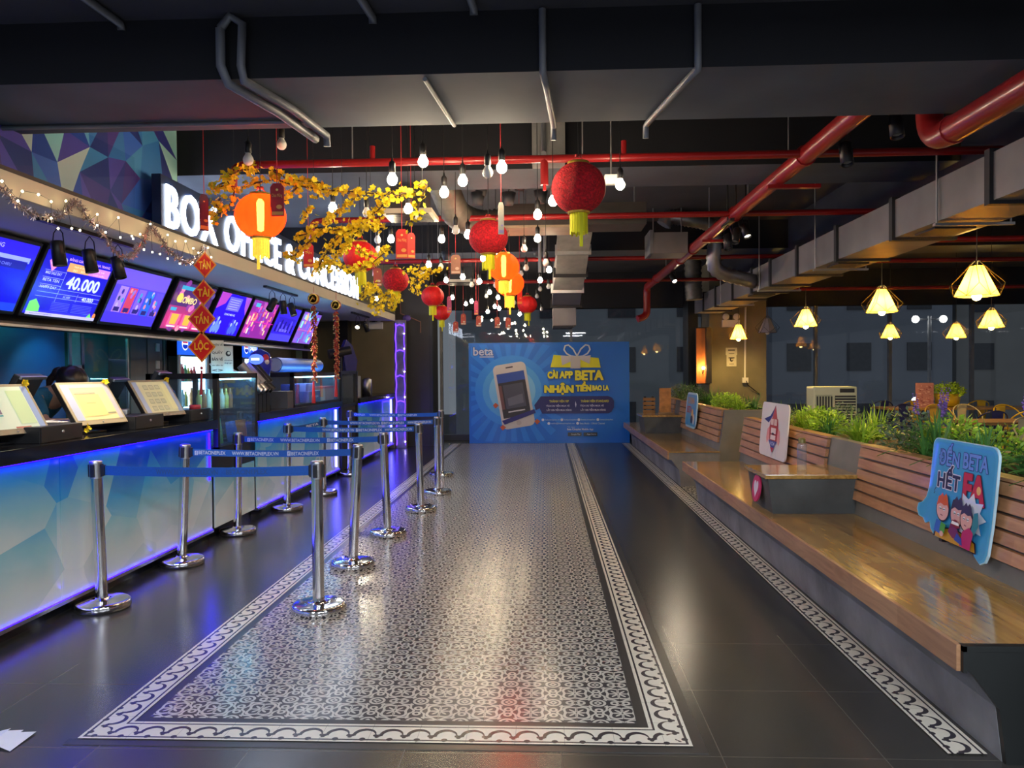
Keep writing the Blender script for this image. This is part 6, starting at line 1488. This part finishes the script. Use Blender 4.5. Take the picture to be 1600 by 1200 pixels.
q = MB(); q.lathe([(.025, 0), (.05, 0), (.05, .035), (.025, .035), (.025, 0)], n=20, cap=False); o = q.build('tape_roll', mat('red_tape', (.6, .06, .08), .4)); o.location = (-3.12, 6.7, 1.1855); tag(o, 'roll of red tape on the cash drawer beside the glass case', 'tape roll')
# snacks in the glass case
rr = random.Random(9)
def snack(x, y, z, w, h, colr, lab):
    q = MB(); n = 6; vs = []
    for i in range(n+1):
        for j in range(n+1):
            u, v = i/n, j/n; b = sin(pi*u)**.5*sin(pi*v)**.5*.035; vs.append((b, (u-.5)*w, v*h))
    m = len(vs); vs += [(-b_, y_, z_) for b_, y_, z_ in vs]; f = [(i*(n+1)+j, (i+1)*(n+1)+j, (i+1)*(n+1)+j+1, i*(n+1)+j+1) for i in range(n) for j in range(n)]
    q.add(vs, f+[tuple(k+m for k in g[::-1]) for g in f], True); o = q.build('snack_bag', mat('snack_'+colr[1:], hexc(colr), .3, var=.3, scale=12)); o.location = (x, y, z); o.rotation_euler = (0, -.12, rr.uniform(-.3, .3)); return tag(o, lab, 'snack bag', 'snack bags in the tall glass case')
snack(-3.08, 7.06, .832, .26, .24, '#4aa070', 'large green snack bag at the bottom front of the tall glass case'); snack(-3.05, 7.34, .832, .2, .2, '#2a5aa8', 'blue snack bag beside the green one in the tall glass case'); snack(-3.06, 7.60, .832, .18, .2, '#a8642a', 'orange-brown snack bag at the back end of the tall glass case'); snack(-3.15, 6.95, .832, .14, .16, '#b8301c', 'red snack bag low in the near corner of the tall glass case')
t = None
for k in range(8):
    q = MB(); q.lathe([(.026, 0), (.028, .1), (.012, .15), (.012, .18), (.001, .18)], n=10); o = q.build('sauce_bottle', mat('sauce_%d' % (k % 3), [(.5, .4, .1), (.35, .12, .05), (.6, .55, .4)][k % 3], .3)); o.location = (-3.2, 6.95+k*.1, 1.1685); tag(o, 'small bottle in the row on the middle shelf of the tall glass case', 'bottle', 'bottles in the tall glass case')
# signs on top of the case
def standsign(px, py0, py1, wpx, X, label, lines):
    p0 = atX(px, py1, X); h = (py1-py0)*p0.y/1200; w = wpx*p0.y/1200*1.2; t = thing('counter_sign', label, 'sign', (X, p0.y, 1.5), radians(28), 'acrylic signs on the glass case')
    q = MB(); q.box((-w/2, 0, 0), (w/2, .006, h), .001); q.build('sheet', mat('cream_card', (.62, .58, .46), .5), t); q = MB(); q.box((-w/2, -.03, 0), (w/2, .05, .006)); q.build('acrylic_foot', M_case, t)
    a = Art(.0006); 
    for s_, y, hh, c in lines:
        if s_ == '*': a.ell(0, h*y, w*.28, w*.3, c, 14); a.ell(w*.06, h*(y+.02), w*.15, w*.16, '#cfc6b4', 12)
        else: a.text(s_, -w*.42, h*y, w*.84, h*hh, c, .02)
    a.build('print', M_matte, t)
standsign(340, 528, 580, 16, -3.05, 'taller cream sign about the ticket counter on top of the glass case', [('NHẬN VÉ', .82, .1, '#202020'), ('QUẦY', .58, .12, '#202020'), ('BÁN VÉ', .38, .12, '#202020'), ('xin cảm ơn', .22, .05, '#4a4a40'), ('<>', .05, .08, '#3a3020')])
standsign(357, 537, 580, 12, -3.05, 'shorter pale sign with a round black mark on the glass case', [('*', .72, 0, '#202020'), ('cinema', .45, .05, '#605860'), ('app', .34, .05, '#605860')])
p = atX(395, 572, -3.2); t = thing('paper_tray', 'white curled paper tray on the far end of the glass case', 'tray', (-3.2, min(p.y, 7.6), 1.5)); q = MB(); q.prism([(-.15, 0), (.15, 0), (.15, .015), (.05, .02), (-.08, .09), (-.13, .10), (-.14, .09), (-.06, .01)], -.11, .11, 'Y'); fixn(q.build('tray', M_white, t))
# cup dispensers
def cups(y, X, label, s=1.0):
    t = thing('cup_dispenser', label, 'cup dispenser', (X, y, 1.0855), 0, 'black slanted cup dispensers'); t.scale = (s,)*3
    for k in range(4):
        q = MB(); yy = k*.115; q.prism([(-.30, 0), (.02, 0), (.02, .34), (-.08, .44), (-.30, .30)], yy, yy+.095, 'Y'); fixn(q.build('rack_slot', M_black, t))
        q = MB(); q.tube([(.06-.0*k, yy-.02, .30), (-.10, yy-.06, .50)], .05, 14); q.build('tube', mat('tube_grey', (.35, .34, .33), .4, metal=.3) if k in (0, 1) else M_black, t)
        q = MB(); q.tube([(.10, yy-.02, .22), (-.02, yy-.05, .36)], .043, 12); q.build('cup_stack', M_satin if k < 2 else M_black, t)
    q = MB(); q.X = Matrix.Translation((.0, .1, .56)); q.ball((0, 0, 0), .075, 16, 8, .75); q.build('lit_badge', mat('lit_blue_badge', (.05, .1, .8), emit=(.04, .08, 1), es=1.2), t)
    q = MB(); q.tube([(-.05, .1, .42), (-.03, .1, .52)], .02, 8); q.build('badge_post', M_black, t)
    a = Art(.001); a.b.X = Matrix.Translation((.02, .023, .545)); a.rect(-.045, 0, .09, .028, '#e8f0ff'); a.build('badge_print', M_screen, t)
    return t
cups(7.95, -3.08, 'black cup dispenser rack with a glowing blue badge on the snack counter')
t = thing('inflatable_cup', 'blue and red inflatable drink figure beside the cup rack', 'inflatable', (-3.25, 8.62, 1.0855)); q = MB(); q.lathe([(.001, .0), (.09, .01), (.10, .12), (.09, .35), (.12, .46), (.13, .55), (.10, .64), (.03, .68), (.001, .69)], n=18); q.build('body', mat('inflatable_blue', (.02, .03, .45), .25, coat=.5), t); q = MB(); q.ball((.07, -.05, .58), .05, 10, 6); q.build('red_patch', mat('inflatable_red', (.6, .03, .06), .3), t); q = MB(); q.ball((.09, -.06, .54), .035, 10, 6); q.build('white_patch', M_white, t)
# contents of the second case
def cbox(x, y, w, d, h, colr, lab, txt=None, z=1.118):
    t = thing('promo_box', lab, 'box', (x, y, z), 0, 'boxes and caps in the low glass case'); q = MB(); q.box((-d/2, -w/2, 0), (d/2, w/2, h), .003); q.build('carton', mat('carton_'+colr[1:], hexc(colr), .5), t)
    if txt: a = Art(.0006); a.b.X = Matrix.Translation((d/2+.001, -w/2, 0)) @ Matrix.Rotation(pi/2, 4, 'Z'); a.text(txt, w*.2, h*.35, w*.6, h*.3, '#e0e4f4', .02); a.build('print', M_matte, t)
cbox(-3.12, 9.25, .22, .16, .24, '#22257a', 'dark blue carton with a round logo at the near end of the low glass case'); cbox(-3.10, 9.85, .5, .2, .14, '#243a8c', 'long blue carton in the middle of the low glass case', 'Beta Cineplex'); cbox(-3.12, 9.80, .4, .16, .1, '#7a70b0', 'lilac carton stacked on the long blue one', None, 1.2585); cbox(-3.12, 10.6, .42, .2, .16, '#c88a60', 'salmon box with an orange lid at the far end of the low glass case'); cbox(-3.12, 10.58, .44, .21, .03, '#d03818', 'flat orange lid lying on the salmon box', None, 1.2785)
cbox(-3.06, 8.78, .2, .2, .2, '#54565c', 'grey box standing between the cup rack and the low glass case', None, 1.086)
t = thing('fabric_roll', 'dark blue rolled banner lying on top of the low glass case', 'roll', (-3.25, 9.95, 1.505)); q = MB(); q.tube([(0, -.85, .09), (0, .85, .09)], .09, 18); q.build('roll', mat('navy_cloth', (.02, .05, .22), .5), t); q = MB(); q.tube([(0, -.86, .09), (0, -.85, .09)], .08, 16); q.build('pale_end', mat('pale_end', (.3, .35, .5), .5), t)
# far counter machine
t = thing('drink_machine', 'dark drink machine with a blue curved back on the far counter', 'machine', (-3.3, 12.6, 1.0855), .5); q = MB(); q.box((-.2, -.15, 0), (.2, .15, .35), .01); q.build('body', M_galv, t); q = MB(); q.prism([(-.02, .35), (.12, .35), (.16, .6), (.08, .85), (-.02, .95), (-.08, .8)], -.1, .1, 'Y'); fixn(q.build('blue_back', mat('machine_blue', (.02, .03, .2), .3), t)); q = MB(); q.tube([(-.3, -.05, .70), (.05, -.05, .78)], .085, 14); q.build('drum', M_black, t); q = MB(); q.tube([(-.1, -.05, .35), (-.1, -.05, .7)], .03, 8); q.build('neck', M_black, t)
t = thing('steel_canister', 'small steel canister on the far counter before the lit post', 'canister', (-3.2, 13.6, 1.0855)); q = MB(); q.lathe([(.001, 0), (.09, 0), (.09, .28), (.03, .31), (.001, .31)], n=18); q.build('body', M_satin, t)

# purple lit post
t = thing('purple_light_post', 'post wrapped in violet light tubing at the far end of the counters', 'light post', (-2.93, 15.03, 0)); q = MB(); q.box((-.03, 0, 0), (.17, .12, 2.52)); q.build('post', mat('post_grey', (.22, .20, .26), .6, var=.2, scale=10), t)
vi = mat('violet_tube', (.3, .1, 1), emit=(.10, .03, 1), es=1.0)
for s, x in enumerate((-.02, .15)):
    q = MB(); q.tube([(x+.008*sin(k*1.7+s), -.012, .05+k*.1) for k in range(25)], .012 if s == 0 else .008, 6); q.build('light_tube', vi, t)
q = MB()
for k in range(4): q.tube([(-.02, -.012, .9+k*.5), (.06, -.02, .93+k*.5), (.15, -.012, .9+k*.5)], .014, 6)
q.build('cross_tube', vi, t)
q = MB(); hot = mat('violet_spark', (1, 1, 1), emit=(.8, .7, 1), es=8)
for z in (.12, 1.0, 1.5, 1.95, 2.25): q.ball((.15, -.02, z), .012, 6, 4)
q.build('bright_diodes', hot, t)
p = atY(635, 497, 15.3); t = thing('dome_camera', 'small dome camera glinting violet on the dark end wall', 'camera', (p.x, 15.34, p.z)); q = MB(); q.ball((0, 0, 0), .09, 14, 8, .8); q.build('dome', mat('dome_violet', (.12, .08, .4), .15, coat=1), t); q = MB(); q.box((-.07, -.01, .02), (.07, .02, .07)); q.build('mount', M_black, t)
P = [atY(624, 440, 15.32), atY(626, 490, 15.32), atY(657, 503, 15.32), atY(657, 520, 15.32)]
pipe('thin_wall_pipe', 'thin brown pipe with bends on the dark end wall', P, .012, mat('brown_pipe', (.18, .08, .06), .5))
# seat at far left gap: lit post's neighbour, small low planter
# ---------------------------------------------------------------- decorations on the canopy
GX = -2.93
def gpt(px, py, X=GX): return atX(px, py, X)
gar = [[(0, 290), (10, 300), (22, 315), (40, 330), (60, 338), (85, 340), (100, 333), (110, 322), (118, 315)], [(118, 315), (128, 325), (138, 343), (150, 352), (165, 372), (178, 390), (190, 402), (205, 400), (218, 385), (228, 370), (235, 352)], [(235, 352), (245, 365), (255, 378), (262, 390), (275, 402), (290, 410), (305, 408), (315, 395), (320, 385)]]
for gi, g in enumerate(gar):
    t = thing('tinsel_garland', ['first', 'second', 'third'][gi]+' silvery tinsel swag along the canopy edge, counted from the camera', 'garland', (0, 0, 0), 0, 'tinsel swags on the canopy'); r = random.Random(gi); q = MB(); P = [gpt(*a) for a in g]; core = MB(); core.tube(P, .003, 5)
    for a, b in zip(P, P[1:]):
        n = int((b-a).length/.0016)
        for k in range(n):
            c = a.lerp(b, r.random()); d = Vector((r.gauss(0, 1), r.gauss(0, 1), r.gauss(0, 1))).normalized(); s = d.orthogonal().normalized()*.0022; l = r.uniform(.015, .04); q.add([c-s, c+s, c+d*l+s, c+d*l-s], [(0, 1, 2, 3)])
    core.build('core_wire', M_galv, t); o = q.build('tinsel_strands', mat('tinsel', (.55, .42, .42), .25, metal=.7, var=.5, scale=60), t); o['kind'] = 'stuff'
t = thing('fairy_lights', 'string of tiny warm fairy lights winding along the canopy edge', 'fairy lights', (0, 0, 0)); L = [(3, 283), (28, 314), (35, 299), (60, 304), (80, 315), (103, 314), (80, 341), (91, 357), (112, 357), (125, 360), (152, 352), (165, 363), (185, 340), (188, 371), (206, 369), (208, 373), (219, 366), (235, 350), (225, 390), (238, 394), (250, 397), (262, 404), (262, 367), (274, 377), (290, 377), (302, 388), (281, 412), (301, 410), (325, 387), (152, 335), (310, 395), (330, 402)]
fm = mat('fairy_glow', (1, .9, .6), emit=(1, .8, .42), es=9)
L2 = sorted(L[:8])+sorted(L[8:]); q = MB(); q.tube([gpt(a, b-1, GX+.02) for a, b in sorted(L)], .0015, 4); q.build('wire', M_black, t)
for a, b in L: q = MB(); q.ball(gpt(a, b, GX+.03), .007, 6, 4); q.build('tiny_bulb', fm, t)
# four red diamonds
t = thing('tet_wish_banner', 'string of four red and gold diamonds reading TÂN TÀI TẤN LỘC', 'hanging decoration', (0, 0, 0)); y0 = gpt(317, 414, -2.86).y
P = [atY(320, 414, y0), atY(318, 457, y0), atY(315, 498, y0), atY(315, 542, y0)]
for p, w_, s in zip(P, (.098, .098, .118, .118), ('TÂN', 'TÀI', 'TẤN', 'LỘC')):
    q = MB(); q.prism([(p.x-w_, p.z), (p.x, p.z-w_*1.12), (p.x+w_, p.z), (p.x, p.z+w_*1.12)], y0, y0+.008, 'Y'); fixn(q.build('diamond_card', mat('diamond_gold', (.85, .30, .02), .45), t))
    a = Art(.0008); a.b.X = Matrix.Translation((p.x, y0-.0005, p.z)); k = w_*.86; a.poly([(-k, 0), (0, -k*1.12), (k, 0), (0, k*1.12)], '#e2200e'); a.text(s, -w_*.52, -w_*.36, w_*1.04, w_*.85, '#ffc020', .03); a.build('print', M_print, t)
q = MB(); top = atY(321, 388, y0); q.tube([top, P[0], P[3]+Vector((0, .004, 0)), atY(315, 575, y0)], .0025, 5); q.build('string', M_string, t)
q = MB(); k0 = atY(315, 575, y0); q.ball(k0, .014, 8, 5); q.tube([k0-Vector((0, 0, .02)), atY(314, 617, y0)], .012, 8, True, [.008, .014]); q.build('tassel', mat('tassel_red', (.35, .02, .03), .7), t)
q = MB(); q.tube([top, (top.x, y0, 2.5)], .002, 4) if top.z < 2.5 else q.box((top.x-.01, y0, top.z-.01), (top.x+.01, y0+.01, top.z+.01)); q.build('hook', M_galv, t)
# firecracker strings
def cracker(px, pt, pd, pb, pe, label, colr):
    y0 = gpt(px, pd, -2.87).y; t = thing('firecracker_string', label, 'hanging decoration', (0, 0, 0), 0, 'firecracker strings on the canopy edge'); A = atY(px, pt, y0); D = atY(px, pd, y0); B = atY(px, pb, y0); E_ = atY(px, pe, y0)
    q = MB(); q.tube([A, B], .003, 5); q.build('string', M_string, t)
    q = MB(); q.X = Matrix.Translation(D) @ Matrix.Rotation(pi/2, 4, 'X'); q.lathe([(.001, -.03), (.065, -.03), (.072, -.015), (.072, .015), (.065, .03), (.001, .03)], n=20); q.build('round_charm', mat('charm_'+str(px), colr, .4, var=.3, scale=20), t)
    q = MB(); q.X = Matrix.Translation(D+Vector((0, -.031, 0))) @ Matrix.Rotation(pi/2, 4, 'X'); q.lathe([(.048, .0), (.055, .004), (.062, 0)], n=18); q.tube([(-.03, -.03, .002), (0, .03, .002), (.03, -.02, .002), (-.02, .01, .002), (.025, .01, .002)], .005, 5); q.build('gold_character', M_gold, t)
    q = MB(); g = MB(); r = random.Random(px); z = D.z-.09
    while z > B.z:
        for m in range(3):
            a = r.uniform(0, 2*pi); c = Vector((D.x+.012*cos(a), y0+.012*sin(a), z)); d = Vector((cos(a)*.7, sin(a)*.7, -1)).normalized()*.045; q.tube([c, c+d], .009, 6); g.tube([c+d*.8, c+d*1.05], .0098, 6)
        z -= .026
    q.build('red_crackers', mat('cracker_red', (.45, .05, .02), .5, var=.4, scale=40), t); g.build('gold_ends', mat('cracker_gold', (.6, .33, .08), .4, var=.3, scale=40), t)
    q = MB(); q.tube([B, E_], .02, 8, True, [.012, .026]); q.build('tassel', mat('tassel_bright', (.65, .02, .02), .7), t)
cracker(490, 448, 467, 596, 630, 'red and gold firecracker string with a red tassel, the nearer of two', (.55, .18, .03)); cracker(525, 457, 477, 588, 620, 'red and gold firecracker string, the farther of two', (.38, .10, .07))

# ================================================================== the staff member behind the counter
def skin_body(name, chains, m, parent, sub=2):
    """chains: list of lists of (x,y,z,r); a chain may start with an index tuple ('at', i) to branch"""
    bm = bmesh.new(); ly = bm.verts.layers.skin.verify(); V_ = []
    for ch in chains:
        prev = None
        for it in ch:
            if it[0] == 'at': prev = V_[it[1]]; continue
            v = bm.verts.new(it[:3]); r_ = it[3]; v[ly].radius = (r_, r_ if len(it) < 5 else it[4]); V_.append(v)
            if prev is not None: bm.edges.new((prev, v))
            prev = v
    V_[0][ly].use_root = True
    me = bpy.data.meshes.new(name); bm.to_mesh(me); bm.free(); me.materials.append(m); o = bpy.data.objects.new(name, me); C.objects.link(o); o.parent = parent
    o.modifiers.new('skin', 'SKIN').use_smooth_shade = True; s_ = o.modifiers.new('sub', 'SUBSURF'); s_.levels = sub; s_.render_levels = sub
    return o
Mskin = mat('skin', (.42, .24, .16), .5, var=.08, scale=8); Mshirt = mat('teal_shirt', (.01, .12, .22), .7, var=.15, scale=20); Mhair = mat('dark_hair', (.02, .012, .01), .35, var=.4, scale=60, stretch=(1, 1, .2)); Mtrs = mat('dark_trousers', (.015, .015, .02), .7)
t = thing('person', 'person in a teal shirt and black visor bending over behind the ticket counter', 'person', (-4.16, 5.95, 0))
# local frame: leaning toward +x; spine
body = [[(0, 0, .95, .13, .11), (.03, 0, 1.10, .12, .10), (.12, 0, 1.24, .14, .10), (.21, -.0, 1.33, .12, .09), (.28, 0, 1.385, .05), (.345, -.01, 1.415, .052), (.39, -.02, 1.435, .080, .085), (.45, -.02, 1.40, .085, .09), (.485, -.02, 1.345, .055, .06)]]
for s in (-1, 1):
    n0 = None
    body.append([('at', 0), (0, s*.10, .86, .09), (.02, s*.11, .50, .058), (-.01, s*.12, .12, .042), (0, s*.12, .05, .04), (.12, s*.13, .03, .034), (.18, s*.13, .025, .026)])
# arms (upper arm, elbow, wrist, palm) and fingers
def arm(s, sh, el, wr, pm): return [('at', 3), sh+(.052,), el+(.040,), wr+(.026,), pm+(.030, .018)]
body.append(arm(-1, (.20, -.17, 1.32), (.36, -.28, 1.13), (.55, -.22, 1.14), (.62, -.20, 1.15)))
base = sum(len([i for i in ch if i[0] != 'at']) for ch in body)
palmR = base-1
for k, (dy, l) in enumerate(((-.028, .055), (-.010, .065), (.010, .06), (.026, .048))):
    body.append([('at', palmR), (.645, -.20+dy, 1.150, .0095), (.645+l*.6, -.20+dy*1.2, 1.150, .009), (.645+l, -.20+dy*1.25, 1.128, .0078)])
body.append([('at', palmR), (.60, -.165, 1.145, .010), (.63, -.145, 1.135, .009)])
body.append(arm(1, (.20, .17, 1.32), (.34, .28, 1.12), (.50, .16, 1.13), (.57, .13, 1.14)))
palmL = sum(len([i for i in ch if i[0] != 'at']) for ch in body)-1
for k, (dy, l) in enumerate(((-.026, .048), (-.010, .06), (.010, .065), (.028, .055))):
    body.append([('at', palmL), (.595, .13+dy, 1.142, .0095), (.595+l*.6, .13+dy*1.2, 1.142, .009), (.595+l, .13+dy*1.25, 1.12, .0078)])
body.append([('at', palmL), (.555, .095, 1.14, .010), (.58, .075, 1.13, .009)])
skin_body('body', body, Mskin, t)
skin_body('shirt', [[(0, 0, .93, .145, .125), (.03, 0, 1.10, .137, .115), (.12, 0, 1.24, .157, .118), (.205, 0, 1.33, .138, .105), (.262, 0, 1.372, .068)], [('at', 3), (.20, -.17, 1.325, .068), (.30, -.245, 1.20, .060), (.335, -.265, 1.165, .056)], [('at', 3), (.20, .17, 1.325, .068), (.29, .245, 1.20, .060), (.32, .265, 1.165, .056)]], Mshirt, t)
skin_body('trousers', [[(0, 0, .96, .14, .12), (0, 0, .90, .14, .12)]]+[[('at', 1), (0, s*.10, .84, .10), (.02, s*.11, .50, .072), (-.01, s*.12, .12, .06), (-.005, s*.12, .08, .06)] for s in (-1, 1)], Mtrs, t)
# hair: cap of hair over the skull with a bun at the back, black visor, ear, face details
q = MB(); q.X = Matrix.Translation((.405, -.02, 1.452)) @ Matrix.Rotation(radians(35), 4, 'Y'); n, k = 24, 14; vs = []
for i in range(k+1):
    ph = pi*.66*i/k
    for j in range(n):
        a = 2*pi*j/n; rr_ = .114*(1+.03*sin(9*a)+.02*sin(17*a+i)); vs.append((rr_*sin(ph)*cos(a)*1.05, rr_*sin(ph)*sin(a), rr_*cos(ph)))
q.add(vs, [(i*n+j, i*n+(j+1) % n, (i+1)*n+(j+1) % n, (i+1)*n+j) for i in range(k) for j in range(n)], True); q.ball((-.12, .0, -.01), .05, 12, 8); q.tube([(-.13, 0, -.02), (-.15, .0, -.10), (-.12, 0, -.17)], .03, 8, True, [.035, .03, .01]); q.build('hair', Mhair, t)
q = MB(); q.X = Matrix.Translation((.405, -.02, 1.46)) @ Matrix.Rotation(radians(38), 4, 'Y'); q.lathe([(.119, .0), (.121, .025), (.116, .04)], n=26, cap=False)
vs = []; 
for i in range(13): a = -1.1+2.2*i/12; vs += [(.118*cos(a), .118*sin(a), .01), (.118*cos(a)+.085*cos(a*.5), .118*sin(a)*1.02, -.01-.0*i)]
q.add(vs, [(2*i, 2*i+1, 2*i+3, 2*i+2) for i in range(12)]); q.build('visor', M_black, t)
for s in (-1, 1):
    q = MB(); q.X = Matrix.Translation((.435, -.02+s*.092, 1.40)) @ Matrix.Rotation(.5, 4, 'Y'); q.ball((0, 0, 0), .028, 10, 8, 1.2); q.X = q.X; o = q.build('ear', Mskin, t)
    q = MB(); q.ball((.508, -.02+s*.032, 1.405), .011, 8, 6); q.build('eye', mat('eye_dark', (.05, .04, .04), .2), t)
q = MB(); q.tube([(.50, -.02, 1.40), (.535, -.02, 1.37), (.515, -.02, 1.36)], .012, 8, True, [.008, .014, .012]); q.build('nose', Mskin, t)
q = MB(); q.tube([(.505, -.045, 1.335), (.518, -.02, 1.332), (.505, .005, 1.335)], .006, 6); q.build('mouth', mat('lips', (.35, .10, .09), .4), t)
